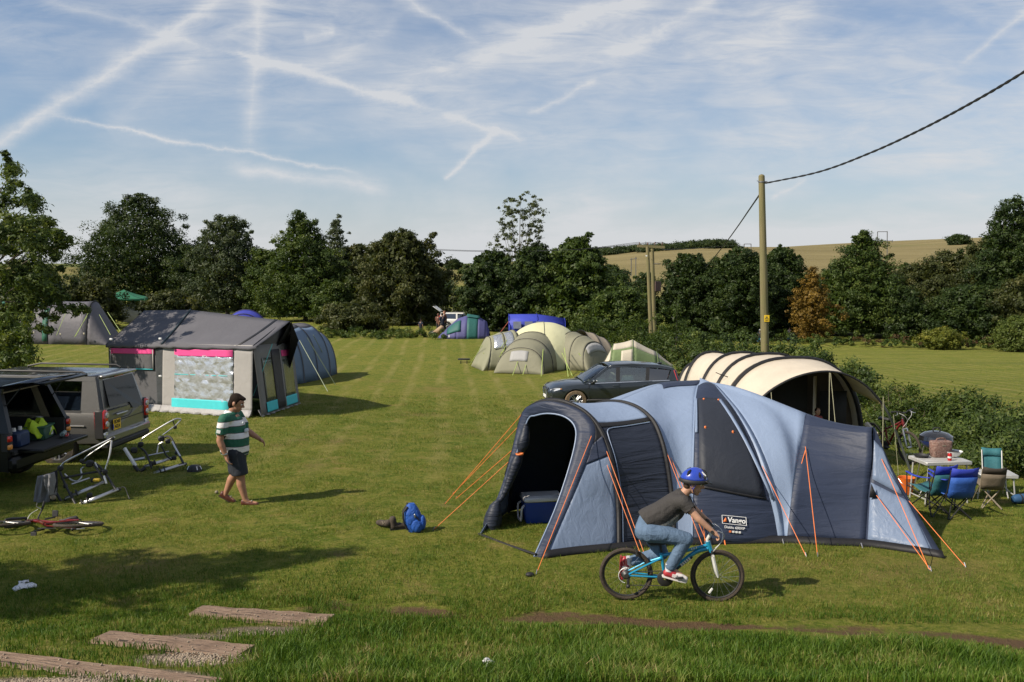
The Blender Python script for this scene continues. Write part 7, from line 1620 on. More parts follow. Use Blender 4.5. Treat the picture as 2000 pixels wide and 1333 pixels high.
    # hair under the helmet
    s = .97; blend('hair', [], pm('brown_hair', (.05, .028, .016), .6, var=.3, vs=60), th, .010, 2, [(head - f * .055 * s - up * .015 * s, (.05 * s, .075 * s, .075 * s), Mx), (head + up * .03 * s, (.095 * s, .083 * s, .075 * s), Mx)])
    hm = thing('cycle_helmet', 'blue and black cycle helmet with vents worn by the riding child', 'helmet', BG, RZB)
    hc = head + up * .062 * s + f * .004
    rows = []
    for j in range(10):
        e = math.pi / 2 * (1 - j / 9) ; row = []
        for i in range(33):
            a = 2 * math.pi * i / 32; rx_, ry_, rz_ = .142, .108, .118
            row.append(hc + f * (math.cos(a) * math.cos(e) * rx_) + sd_ * (math.sin(a) * math.cos(e) * ry_) + up * (math.sin(e) * rz_ - .012 * (1 - math.cos(a)) * math.cos(e)))
        rows.append(row)
    HB = pm('helmet_blue', (.02, .05, .36), .25, coat=.6, var=.05)
    b = MB(); b.grid(rows); sh = b.build('shell', HB, hm, world=False, solid=.012)
    b = MB(); b.tube([hc + f * (math.cos(2 * math.pi * i / 32) * .142) + sd_ * (math.sin(2 * math.pi * i / 32) * .109) - up * (.008 + .03 * (1 - math.cos(2 * math.pi * i / 32)) / 2) for i in range(33)], .020, 8, cap=False, flat=1.2); b.build('rim', PLAS, hm, world=False)
    def hp(a, e, k=1.0): return hc + f * (math.cos(a) * math.cos(e) * .142 * k) + sd_ * (math.sin(a) * math.cos(e) * .108 * k) + up * (math.sin(e) * .118 * k)
    for a, e0, e1 in ((.35, .35, 1.0), (-.35, .35, 1.0), (1.2, .3, .8), (-1.2, .3, .8), (2.2, .3, .9), (-2.2, .3, .9), (0.0, .55, 1.15), (-.75, .2, .6), (.75, .2, .6)):
        part('vent', sh, INK, lambda b: b.tube([hp(a, e0, 1.055), hp(a, (e0 + e1) / 2, 1.065), hp(a, e1, 1.055)], [.006, .015, .006], 6), world=False)
    for a in (-.55, .55, -1.7): part('flash', sh, WHT, lambda b: b.tube([hp(a, .15, 1.06), hp(a + .1, .5, 1.07), hp(a + .25, .9, 1.06)], [.005, .015, .005], 6), world=False)
    part('peak', hm, PLAS, lambda b: b.grid([[hc + f * (.12 + .075 * k) + sd_ * y * (1 - .15 * k) + up * (.005 - .018 * k) for y in (-.085, -.045, 0, .045, .085)] for k in (0, .5, 1)]), world=False, solid=.006)
    for k in (-1, 1):
        part('strap', hm, pm('purple_strap', (.07, .07, .30), .7), lambda b: b.tube([hc + sd_ * k * .098 + f * .05, head + sd_ * k * .088 - up * .045 * s + f * .005, head + f * .035 - up * .115 * s + sd_ * k * .02], .009, 5, flat=.5).tube([hc + sd_ * k * .09 - f * .08, head + sd_ * k * .088 - up * .045 * s + f * .005], .008, 5, flat=.5), world=False)
cyclist()

def small_person(label, px, py, hpx, top, leg, pose=0, hair=HAIR, d=None, extra=None, face_dir=(0, 1, 0)):
    o = G(px, py) if d is None else P(px, py, d); s = F / o.y; H = hpx / s; k = H / 1.72
    th = thing('person', label, 'person', o, 0)
    f = V3(face_dir).normalized(); sd_ = Vector((-f.y, f.x, 0))
    def q(a, b_, z): return (f * a + sd_ * b_) * k + Vector((0, 0, z * k))
    caps = []; balls = []; hd = q(.03, 0, 1.58); face(hd, f, (0, 0, 1), 1.05 * k, caps, balls)
    caps += [(q(0, 0, 1.38), .055 * k, q(.01, 0, 1.5), .05 * k), (q(0, 0, .95), .13 * k, q(0, 0, 1.3), .13 * k)]
    for s_ in (-1, 1): 
        caps += [(q(0, s_ * .09, .9), .08 * k, q(.03, s_ * .10, .5), .06 * k), (q(.03, s_ * .10, .5), .058 * k, q(-.02, s_ * .11, .09), .04 * k), (q(-.03, s_ * .11, .05), .04 * k, q(.15, s_ * .12, .035), .035 * k)]
        el = q(-.05 + .12 * pose, s_ * .25, 1.08); wr = q(.08 + .14 * pose, s_ * (.24 - .06 * pose), .86 + .16 * pose); caps += [(q(0, s_ * .19, 1.36), .055 * k, el, .042 * k), (el, .042 * k, wr, .03 * k)]; caps += hand(wr, (f * .3 + Vector((0, 0, -.9))), f, .4, k, thumb=1)
    blend('body', caps, SKIN, th, .014 * max(k, .7), 2, balls)
    blend('hair', [], hair, th, .014, 2, [(hd + Vector((0, 0, .045 * k)) - f * .015 * k, (.10 * k, .09 * k, .085 * k)), (hd - f * .055 * k, (.06 * k, .08 * k, .09 * k))])
    blend('top', [(q(0, 0, .88), .16 * k, q(0, 0, 1.2), .165 * k), (q(0, 0, 1.2), .165 * k, q(0, 0, 1.36), .11 * k)] + [(q(0, s_ * .06, 1.33), .10 * k, q(-.01 + .02 * pose, s_ * .21, 1.30), .075 * k) for s_ in (-1, 1)] + [(q(0, s_ * .19, 1.35), .075 * k, q(-.03 + .06 * pose, s_ * .23, 1.18), .068 * k) for s_ in (-1, 1)], top, th, .016, 2)
    blend('trousers', [(q(0, s_ * .08, .9), .115 * k, q(.03, s_ * .10, .5), .085 * k) for s_ in (-1, 1)] + [(q(.03, s_ * .10, .5), .085 * k, q(-.02, s_ * .11, .12), .072 * k) for s_ in (-1, 1)] + [(q(0, -.06, .86), .12 * k, q(0, .06, .86), .12 * k)], leg, th, .016, 2)
    return th, q, k
NT_, DK, BRN = pm('navy_tee', (.014, .018, .032), .85), pm('dark_trousers', (.028, .026, .024), .85), pm('brown_top', (.11, .045, .03), .85)
small_person('adult in navy T-shirt standing by the white car', 864, 656, 45, NT_, DK, .4, face_dir=(-.6, .8, 0))
small_person('adult in reddish brown top behind the person in navy', 869, 651, 44, BRN, DK, .6, hair=pm('red_hair', (.12, .04, .02), .6), face_dir=(-1, .2, 0))
small_person('person in brown with bare arm, left of the person in navy', 856, 650, 38, BRN, DK, .8, hair=pm('auburn_hair', (.10, .035, .02), .6), face_dir=(.3, 1, 0))
small_person('child in dark navy clothes standing apart on the field', 822, 656, 33, NT_, DK, .1, face_dir=(.5, .9, 0))
t_, q, k = small_person('person sitting half hidden in the mouth of the beige tent', 1593, 890, 96, pm('red_top', (.30, .06, .05), .85), DK, .3, d=17.9, face_dir=(.5, -.85, 0)); 
for px, py, col, lb, lb2 in ((1541, 668, (.55, .45, .45), 'far cyclist in a pale top riding across the right field', 'bicycle under the far cyclist in the pale top'), (1483, 672, (.06, .07, .09), 'far cyclist in dark top with a helmet, left of the pole', 'bicycle under the far cyclist in the dark top')):
    o = G(px, py); th, q, k = small_person(lb, px, py - 3, 25, pm('far_top', col, .8), pm('far_jeans', (.05, .08, .13), .8), .9, face_dir=(.2, -1, 0))
    tb = thing('bicycle', lb2, 'bicycle', on(o.x, o.y), R(-80)); bicycle(tb, CYAN, WHT, r=.33, wb=1.06, seat=(-.16, .8), bar=(.42, 1.0), head=((.36, .84), (.36, .7)))
    if px < 1500:
        hd = th.location + q(.03, 0, 1.64); h2 = thing('cycle_helmet', 'pale helmet on the far cyclist in the dark top', 'helmet', hd); part('shell', h2, PLW, lambda b: b.ball((0, 0, .02), (.14, .11, .11)), world=False); part('strap', h2, PLAS, lambda b: b.tube([(.02, -.1, 0), (.05, 0, -.14), (.02, .1, 0)], .01, 5), world=False)
# ------------------------------------------------------------------ poles and wires
POLEW = bpy.data.materials.new('pole_wood'); POLEW.use_nodes = True; t = NT(POLEW.node_tree); b = t.n['Principled BSDF']; tc = t.node('ShaderNodeTexCoord').outputs['Object']
g_ = t.noise(t.mapping(tc, scale=(14, 14, .5)), 1.6, 7, .65, .4)
c = t.ramp(g_, [(.3, (.095, .078, .034)), (.55, (.185, .155, .075)), (.8, (.27, .23, .125))]); c = t.mixc(t.ramp(t.noise(tc, 1.1, 4, .6), [(.4, 0.0), (.7, .6)]), c, (.13, .135, .05))
t.put(b.inputs['Base Color'], c); b.inputs['Roughness'].default_value = .9; bp = t.node('ShaderNodeBump', {'Height': g_, 'Strength': .5, 'Distance': .02}); t.put(b.inputs['Normal'], bp.outputs[0])
CABLE = pm('black_cable', (.012, .012, .013), .6, var=.05); IRON = pm('galvanised_iron', (.16, .16, .16), .6, .6)
def main_pole():
    d = 36.0; xb = at(1498, d); base = on(*xb); top = P(1487.5, 345, d)
    th = thing('utility_pole', 'tall weathered wooden utility pole with yellow warning plate behind the beige tent', 'pole', base)
    tubepart('pole', th, POLEW, [base - Vector((0, 0, .3)), base.lerp(top, .5), top], [.165, .145, .118], 14); part('pole_cap', th, POLEW, lambda b: b.lathe([(.118, 0), (.10, .05), (0, .09)], 14, Matrix.Translation(top)))
    def on_pole(py): return P(1487.5 + (py - 345) * .0285, py, d)
    q = on_pole(622); part('warning_plate', th, pm('yellow_sign', (.75, .50, .02), .5, var=.05), lambda b: b.box(q + Vector((0, -.165, 0)), (.20, .012, .26), bev=.003)); s_ = th.children[-1]
    n_ = q + Vector((0, -.175, 0)); part('warning_triangle', s_, INK, lambda b: b.tube([n_ + Vector((-.07, 0, -.02)), n_ + Vector((0, 0, .09)), n_ + Vector((.07, 0, -.02)), n_ + Vector((-.07, 0, -.02))], .007, 4)); part('warning_figure', s_, INK, lambda b: b.tube([n_ + Vector((.01, 0, .06)), n_ + Vector((-.012, 0, .03)), n_ + Vector((.012, 0, .025)), n_ + Vector((0, 0, -.01))], .006, 4).box(n_ + Vector((0, 0, -.08)), (.12, .004, .02)))
    q = on_pole(356); part('bracket', th, IRON, lambda b: b.lathe([(.13, -.03), (.135, 0), (.13, .03)], 14, Matrix.Translation(q)).box(q + Vector((.16, -.03, -.02)), (.10, .08, .10), bev=.02)); part('hook', th, IRON, lambda b: b.tube([q + Vector((-.13, 0, .03)), q + Vector((-.19, 0, .05))], .012, 5))
    q2 = on_pole(380)
    w_ = thing('overhead_cable', 'thick black cable sweeping from the pole to the upper right corner', 'cable', P(1497, 358, d)); pts = cr([P(1497, 358, d), P(1600, 336, 31.0), P(1700, 299, 27.0), P(1800, 253, 24.0), P(1900, 200, 21.5), P(2000, 141, 19.5), P(2140, 50, 17.0), P(2500, -190, 13.0)], 260)
    for k in (0, 1): b = MB(); b.tube([p + Vector((0, math.cos(i * .55 + k * math.pi) * .013, math.sin(i * .55 + k * math.pi) * .013)) for i, p in enumerate(pts)], .022, 6); b.build('strand', CABLE, w_)
    w_ = thing('overhead_cable', 'black cable dropping from the pole towards the trees on its left', 'cable', P(1484, 380, d)); tubepart('strand', w_, CABLE, cr([P(1484, 380, d), P(1462, 412, 44), P(1440, 444, 53), P(1415, 478, 64), P(1380, 522, 78)], 30), .035, 6)
main_pole()
def twin_pole():
    d = 57.0; th = thing('twin_utility_pole', 'pair of mossy wooden poles with a crossarm in the far hedge', 'pole', on(*at(1272, d)))
    for (x0, y0, x1, r_, dd) in ((1264.5, 482, 1273, .13, 57.0), (1274, 486, 1279, .13, 58.2)):
        t0 = P(x0, y0, dd); b0 = on(*at(x1, dd)); tubepart('pole', th, POLEW, [b0, t0], [r_ * 1.1, r_ * .8], 10)
    cz = P(1268, 482, 57.2); part('crossarm', th, POLEW, lambda b: b.box(cz + Vector((.1, 0, 0)), (1.7, .14, .16), Matrix.Rotation(.05, 3, 'Y')))
    for x in (-.6, -.1, .35, .8): part('insulator', th, pm('insulator_brown', (.09, .05, .035), .3), lambda b: b.lathe([(.02, -.05), (.06, -.02), (.03, .02), (.06, .05), (.02, .14), (0, .15)], 10, Matrix.Translation(cz + Vector((x, 0, .12)))))
    part('switch_box', th, pm('rusty_box', (.10, .06, .05), .7), lambda b: b.box(P(1285, 560, 57.5), (.35, .3, .62), bev=.03)); tubepart('bracket', th, IRON, [P(1277, 516, 57.5), P(1290, 516, 57.5)], .03, 5)
    part('marker_plate', th, PLW, lambda b: b.box(P(1262.5, 500, 56.8), (.10, .02, .08)))
    w_ = thing('power_line', 'thin power lines running left from the twin poles to the birch', 'wire', cz)
    for k in range(3): tubepart('wire', w_, CABLE, cr([cz + Vector((-.6 + k * .7, 0, .27)), P(1100, 489, 66 + k), P(900, 491 - k, 82 + k), P(700, 480 - k, 100)], 24), .012, 4)
    w_ = thing('power_line', 'thin power lines running right from the twin poles over the hill', 'wire', cz + Vector((.8, 0, .27)))
    for k in range(2): tubepart('wire', w_, CABLE, cr([cz + Vector((.35 + k * .45, 0, .27)), P(1340, 486 + k, 160), P(1455, 478, 480)], 24), .02, 4)
twin_pole()
for lb, d, posts, bars in (('far H shaped pylon poles on the hill above the pointed tree', 420, ((1714, 453, 508), (1733, 452, 512)), ((1714, 453, 1733, 453), (1714, 471, 1744, 471), (1743, 469, 1743, 474))), ('tiny H shaped poles on the skyline beside the tall pole', 480, ((1453.5, 477, 492), (1467, 477, 492)), ((1453.5, 477, 1467, 477),)), ('small far poles standing in the stubble left of the twin poles', 300, ((1233, 505, 521), (1242, 502, 521)), ((1231, 507, 1244, 505),))):
    th = thing('far_pylon', lb, 'pylon', P(posts[0][0], posts[0][2], d))
    for x, y0, y1 in posts: tubepart('post', th, IRON, [P(x, y1, d) - Vector((0, 0, 3)), P(x, y0, d)], .20 * d / 420, 5)
    for x0, y0, x1, y1 in bars: tubepart('crossbar', th, IRON, [P(x0, y0, d), P(x1, y1, d)], .15 * d / 420, 5)

# ------------------------------------------------------------------ bike racks by the cars
def rack(label, T, strap_n, extra=None):
    """T maps rack drawing points (pixels, depth) to the world"""
    a0, a1, b0, b1 = T['tray_a'], T['tray_b'], T['tray_c'], T['tray_d']
    pt = lambda q: P(*q); o = pt(T['origin']); o.z = gz1(o.x, o.y); th = thing('bike_rack', label, 'bike rack', o)
    AL = MATS.get('rack_aluminium') or pm('rack_aluminium', (.50, .50, .51), .32, .85)
    for p, q in ((T['tray_a'], T['tray_b']), (T['tray_c'], T['tray_d'])):
        A, B = pt(p), pt(q); d = (B - A).normalized(); s_ = Vector((-d.y, d.x, 0)).normalized(); n_ = s_.cross(d); n_ = n_ if n_.z > 0 else -n_
        tr = part('wheel_tray', th, AL, lambda b: b.grid([[e + s_ * w_ + n_ * h for w_, h in ((-.055, .03), (-.05, .0), (-.015, .0), (0, .008), (.015, 0), (.05, 0), (.055, .03))] for e in (A, A.lerp(B, .5), B)]), solid=.006)
        for k in T['straps']:
            c = A.lerp(B, k); part('strap', tr, PLAS, lambda b: b.tube(cr([c + s_ * -.06 - n_ * .01, c - s_ * .065 + n_ * .05, c + n_ * .075, c + s_ * .065 + n_ * .05, c + s_ * .06 - n_ * .01], 12), .012, 5))
        part('end_cap', tr, PLAS, lambda b: b.box(B, (.05, .1, .06), bev=.02)); part('end_cap', tr, PLAS, lambda b: b.box(A, (.04, .1, .05), bev=.02))
    for path, r_, m in T['tubes']:
        tubepart('frame_tube', th, {'a': AL, 'p': PLAS, 'w': PLW}[m], cr([pt(p) for p in path], 14) if len(path) > 2 else [pt(p) for p in path], r_, 8)
    for q, s_ in T['knobs']: part('clamp', th, PLAS, lambda b: b.box(pt(q), (s_, s_ * .8, s_ * .9), Matrix.Rotation(.4, 3, 'Z'), bev=s_ * .2))
    return th
D1 = gd(150, 992) + .25
rack('folded aluminium bike rack with a grey jacket hung on it, nearest the black SUV', dict(origin=(150, 990, D1), tray_a=(146, 992, D1), tray_b=(232, 957, D1 + .3), tray_c=(128, 976, D1 + .25), tray_d=(205, 943, D1 + .5), straps=(.18, .3) ,
     tubes=[([(118, 912, D1 + .35), (135, 898, D1 + .35), (216, 858, D1 + .6), (222, 856, D1 + .6)], .017, 'a'), ([(165, 897, D1 + .55), (175, 888, D1 + .55), (217, 860, D1 + .65)], .013, 'a'), ([(218, 860, D1 + .6), (214, 890, D1 + .5), (206, 917, D1 + .45)], .015, 'a'),
            ([(126, 926, D1 + .4), (140, 938, D1 + .4), (152, 940, D1 + .4), (160, 930, D1 + .45), (158, 918, D1 + .5), (164, 912, D1 + .5)], .013, 'a'), ([(140, 946, D1 + .35), (175, 934, D1 + .5)], .014, 'a'), ([(184, 908, D1 + .5), (193, 922, D1 + .45), (208, 945, D1 + .4)], .018, 'p'), ([(116, 918, D1 + .35), (128, 948, D1 + .3), (150, 990, D1)], .018, 'p'), ([(160, 905, D1 + .55), (185, 905, D1 + .55), (205, 925, D1 + .5), (228, 960, D1 + .3)], .02, 'p'), ([(120, 935, D1 + .35), (170, 925, D1 + .45), (205, 920, D1 + .5)], .018, 'p'), ([(230, 955, D1 + .3), (243, 952, D1 + .3), (250, 968, D1 + .25), (253, 975, D1 + .2)], .008, 'p'), ([(185, 903, D1 + .5), (190, 914, D1 + .5)], .014, 'a'), ([(105, 955, D1 + .3), (120, 980, D1 + .2), (128, 984, D1 + .2)], .022, 'p'), ([(203, 930, D1 + .4), (208, 945, D1 + .35)], .016, 'w')],
     knobs=[((118, 915, D1 + .35), .09), ((205, 922, D1 + .45), .08), ((160, 901, D1 + .55), .07), ((175, 906, D1 + .55), .12), ((220, 857, D1 + .6), .06), ((182, 938, D1 + .45), .08), ((128, 950, D1 + .35), .07), ((175, 968, D1 + .3), .09)]), 2)
part('yellow_clip', bpy.data.objects['bike_rack'], pm('yellow_plastic', (.6, .4, .03), .5), lambda b: b.box(P(189, 938, D1 + .4), (.12, .06, .05), bev=.015))
D2 = gd(300, 928) + .2
rack('folded aluminium bike rack behind the silver SUV', dict(origin=(300, 926, D2), tray_a=(294, 928, D2), tray_b=(362, 907, D2 + .3), tray_c=(282, 913, D2 + .25), tray_d=(335, 897, D2 + .5), straps=(.28, .4),
     tubes=[([(276, 861, D2 + .6), (284, 853, D2 + .6), (338, 821, D2 + .8), (354, 819, D2 + .85)], .016, 'a'), ([(318, 850, D2 + .7), (342, 832, D2 + .8), (354, 820, D2 + .85)], .013, 'a'), ([(338, 822, D2 + .8), (341, 832, D2 + .8)], .013, 'p'), ([(243, 876, D2 + .3), (265, 911, D2 + .2)], .035, 'w'), ([(262, 910, D2 + .2), (272, 920, D2 + .15), (284, 914, D2 + .2)], .035, 'p'),
            ([(306, 888, D2 + .5), (310, 870, D2 + .55), (318, 864, D2 + .55)], .02, 'a'), ([(290, 890, D2 + .4), (330, 882, D2 + .5)], .013, 'a'), ([(336, 863, D2 + .5), (345, 880, D2 + .45), (352, 892, D2 + .4)], .018, 'a'), ([(312, 858, D2 + .6), (332, 854, D2 + .6), (348, 885, D2 + .45), (358, 905, D2 + .3)], .022, 'p'), ([(270, 872, D2 + .5), (285, 885, D2 + .4), (296, 915, D2 + .2)], .018, 'p'), ([(255, 900, D2 + .3), (283, 895, D2 + .35)], .03, 'a'), ([(315, 870, D2 + .5), (325, 890, D2 + .45), (335, 898, D2 + .4)], .015, 'p')],
     knobs=[((315, 857, D2 + .6), .12), ((328, 862, D2 + .55), .10), ((342, 835, D2 + .8), .07), ((275, 868, D2 + .5), .10), ((262, 880, D2 + .4), .12), ((340, 895, D2 + .4), .09), ((300, 905, D2 + .3), .08), ((345, 885, D2 + .45), .07)]), 2)
def helmet_on_grass():
    q = G(380, 921); th = thing('cycle_helmet', 'black and silver cycle helmet lying on the grass beside the bike rack', 'helmet', q)
    part('shell', th, PLAS, lambda b: b.lathe([(.0, .13), (.06, .122), (.10, .09), (.12, .04), (.122, .0)], 20, Matrix.Diagonal((1.15, .9, 1, 1))), world=False)
    for a in range(7): part('vent', th, INK if a % 2 else ALLOY, lambda b: b.tube([Vector((math.cos(a * .9) * .13, math.sin(a * .9) * .105, .04)), Vector((math.cos(a * .9) * .10, math.sin(a * .9) * .08, .105))], .013, 5), world=False)
helmet_on_grass()
def jacket():
    pts = [(98, 925), (76, 930), (112, 920)]; q = P(90, 1010, D1 + .1); q.z = gz1(q.x, q.y)
    th = thing('jacket', 'grey and black jacket hanging from the bike rack', 'jacket', q); GJ = cloth('grey_jacket_cloth', (.19, .19, .20), .8, .8, .15, 0, ws=8); BJ = cloth('black_jacket_cloth', (.014, .014, .018), .8, .6, .1, 0, ws=8)
    def drape(name, L, Rr, mat, dd, folds):
        b = MB(); rows = []
        for i in range(15):
            row = []
            for j in range(11):
                l, r_ = cr([P(x, y, dd) for x, y in L], 15)[i], cr([P(x, y, dd) for x, y in Rr], 15)[i]; u = j / 10
                row.append(l.lerp(r_, u) + Vector((0, -.07 * math.sin(math.pi * u) - .03 * math.sin(u * folds + i * .25), 0)))
            rows.append(row)
        b.grid(rows); return b.build(name, mat, th, solid=.015)
    drape('back', [(74, 930), (70, 960), (66, 990), (68, 1013)], [(106, 922), (104, 950), (98, 985), (84, 1012)], GJ, D1 + .15, 14)
    drape('sleeve', [(86, 928), (90, 950), (92, 962)], [(107, 922), (108, 945), (110, 968)], GJ, D1 + .05, 9)
    drape('lining', [(82, 960), (80, 990), (80, 1008)], [(112, 955), (108, 985), (104, 1004)], BJ, D1 + .2, 8)
    drape('hood', [(96, 925), (104, 945), (108, 965)], [(112, 918), (114, 940), (112, 960)], BJ, D1 + .12, 6)
    part('cuff', th, TRIM, lambda b: b.ball(P(104, 972, D1 + .02), (.05, .03, .04)))
jacket()
# ------------------------------------------------------------------ things on the grass
def backpack():
    q = G(812, 1040); th = thing('backpack', 'blue rucksack standing on the grass left of the tent', 'rucksack', q + Vector((0, .05, 0)), R(8)); BP = cloth('blue_rucksack_cloth', (.014, .075, .33), .6, .6, .12, 0, ws=10)
    b = MB(); rows = []
    for i in range(13):
        z = .40 * i / 12; k = math.sin(math.pi * (.14 + .80 * i / 12)) ** .55; lean = -.04 * (z / .4) ** 2
        rows.append([Vector((lean - .018 + (.135 * k * math.copysign(abs(math.cos(a)) ** .75, math.cos(a))) * (1.0 - .30 * (i / 12) * (math.cos(a) > 0)), .105 * k * math.copysign(abs(math.sin(a)) ** .75, math.sin(a)), z)) for a in [2 * math.pi * j / 24 for j in range(24)]])
    b.grid(rows, closed=True); b.add(rows[-1], [tuple(range(24))]); b.add(rows[0], [tuple(range(24))]); b.build('bag', BP, th, world=False)
    part('front_pocket', th, BP, lambda b: b.ball((.085, -.03, .13), (.055, .085, .11), 14, 10), world=False); part('side_pocket', th, BP, lambda b: b.ball((.01, -.10, .10), (.08, .03, .09), 14, 10), world=False)
    for y in (-.06, .06): part('shoulder_strap', th, PLAS, lambda b: b.tube(cr([(-.12, y, .37), (-.175, y, .28), (-.17, y, .15), (-.12, y, .04)], 12), .014, 6), world=False)
    part('zip', th, INK, lambda b: b.tube(cr([(-.03, -.1, .26), (.02, -.108, .21), (.05, -.10, .14)], 8), .008, 5), world=False); part('buckle', th, ALLOY, lambda b: b.box((-.02, -.112, .25), (.02, .012, .05), bev=.003), world=False); part('haul_loop', th, PLAS, lambda b: b.tube(cr([(-.10, -.02, .385), (-.13, 0, .41), (-.10, .02, .385)], 8), .008, 5), world=False)
backpack()
BOOT = pm('muddy_boot_leather', (.055, .042, .032), .9, var=.35, vs=14, bump=.5, bs=20)
for px, py, rz, lb in ((757, 1030, 160, 'brown walking boot lying on its side, further left of the rucksack'), (778, 1034, 20, 'brown walking boot standing next to the rucksack')):
    q = G(px, py); th = thing('boot', lb, 'boot', q, R(rz)); tip = -1.2 if px < 770 else 0
    Rm = Matrix.Rotation(tip, 3, 'X'); f = lambda x, y, z: Rm @ Vector((x, y, z)) + Vector((0, 0, .05 if tip else 0))
    b1 = blend('upper', [(f(-.07, 0, .05), .05, f(.04, 0, .045), .045), (f(.04, 0, .045), .045, f(.13, 0, .035), .038), (f(-.07, 0, .06), .05, f(-.08, 0, .15), .05)], BOOT, th, .01, 3)
    part('sole', b1, PLAS, lambda b: b.prism([f(x, y, 0) for x, y in ((-.12, -.035), (-.12, .035), (.03, .045), (.12, .045), (.17, 0), (.12, -.045), (.03, -.045))], Rm @ Vector((0, 0, .025))), world=False); part('lace', b1, TRIM, lambda b: b.tube([f(.0, -.02, .095), f(.02, .02, .09), f(.05, -.02, .085)], .005, 4), world=False)
def cool_box():
    q = G(1052, 1022); th = thing('cool_box', 'blue cool box with white lid inside the tent porch', 'cool box', q + Vector((.05, .15, 0)), R(10)); BL = pm('blue_cooler_plastic', (.012, .05, .33), .4, var=.06); WL = pm('white_cooler_plastic', (.62, .60, .60), .45, var=.05)
    part('tub', th, BL, lambda b: b.prism([(-.25, -.15, 0), (.25, -.15, 0), (.25, .15, 0), (-.25, .15, 0)], (0, 0, .02)).grid([[Vector((sx * (w_), sy * d_, z)) for sx, sy in ((-1, -1), (1, -1), (1, 1), (-1, 1))] for w_, d_, z in ((.25, .16, .0), (.265, .175, .02), (.28, .19, .30), (.285, .195, .32))], closed=True), world=False)
    lid = part('lid', th, WL, lambda b: b.box((0, 0, .355), (.60, .41, .075), bev=.022), world=False); part('lid_panel', lid, WL, lambda b: b.box((0, 0, .394), (.46, .28, .012), bev=.004), world=False)
    part('hinge', lid, pm('orange_hinge', (.6, .25, .1), .5), lambda b: b.box((.24, -.207, .365), (.06, .01, .03)), world=False)
    for s_ in (-1, 1): part('handle', th, WL, lambda b: b.tube(cr([(s_ * .29, -.13, .27), (s_ * .33, -.15, .22), (s_ * .335, -.13, .08), (s_ * .335, -.08, .03), (s_ * .335, .08, .03), (s_ * .335, .13, .08), (s_ * .33, .15, .22), (s_ * .29, .13, .27)], 26), .016, 8), world=False)
cool_box()
PAPER = pm('white_plastic_film', (.66, .66, .68), .5, var=.08, bump=.8, bs=20)
def litter(px, py, lx, ly, lz, lb, sd_, name):
    random.seed(sd_); q = G(px, py); th = thing(name, lb, 'litter', q, R(sd_ * 37)); b = MB()
    rows = [[Vector((lx * (i / 7 - .5) * (1 - .25 * abs(j / 5 - .5)), ly * (j / 5 - .5), lz * (.35 + .65 * random.random()) * math.sin(math.pi * (i + .6) / 8.2) * math.sin(math.pi * (j + .6) / 6.2))) for j in range(6)] for i in range(8)]
    b.grid(rows); b.build('crumpled_film', PAPER, th, world=False, solid=.003); part('fold', th, PAPER, lambda b: b.grid([[Vector((lx * .1 * k, ly * (.1 + .12 * j), lz * (.6 + .25 * ((k + j) % 2)))) for j in range(4)] for k in range(-2, 3)]), world=False, solid=.002)
litter(48, 1149, .26, .14, .09, 'crumpled white bag on the shaded grass near the left edge', 1, 'plastic_bag'); litter(953, 1302, .18, .08, .07, 'scrap of white paper in the long grass at the bottom', 2, 'paper_scrap')
q = G(423, 965); th = thing('small_ball', 'small pale ball on the grass behind the walking man', 'ball', q); part('ball_surface', th, TRIM, lambda b: b.ball((0, 0, .028), .030, 14, 10), world=False)
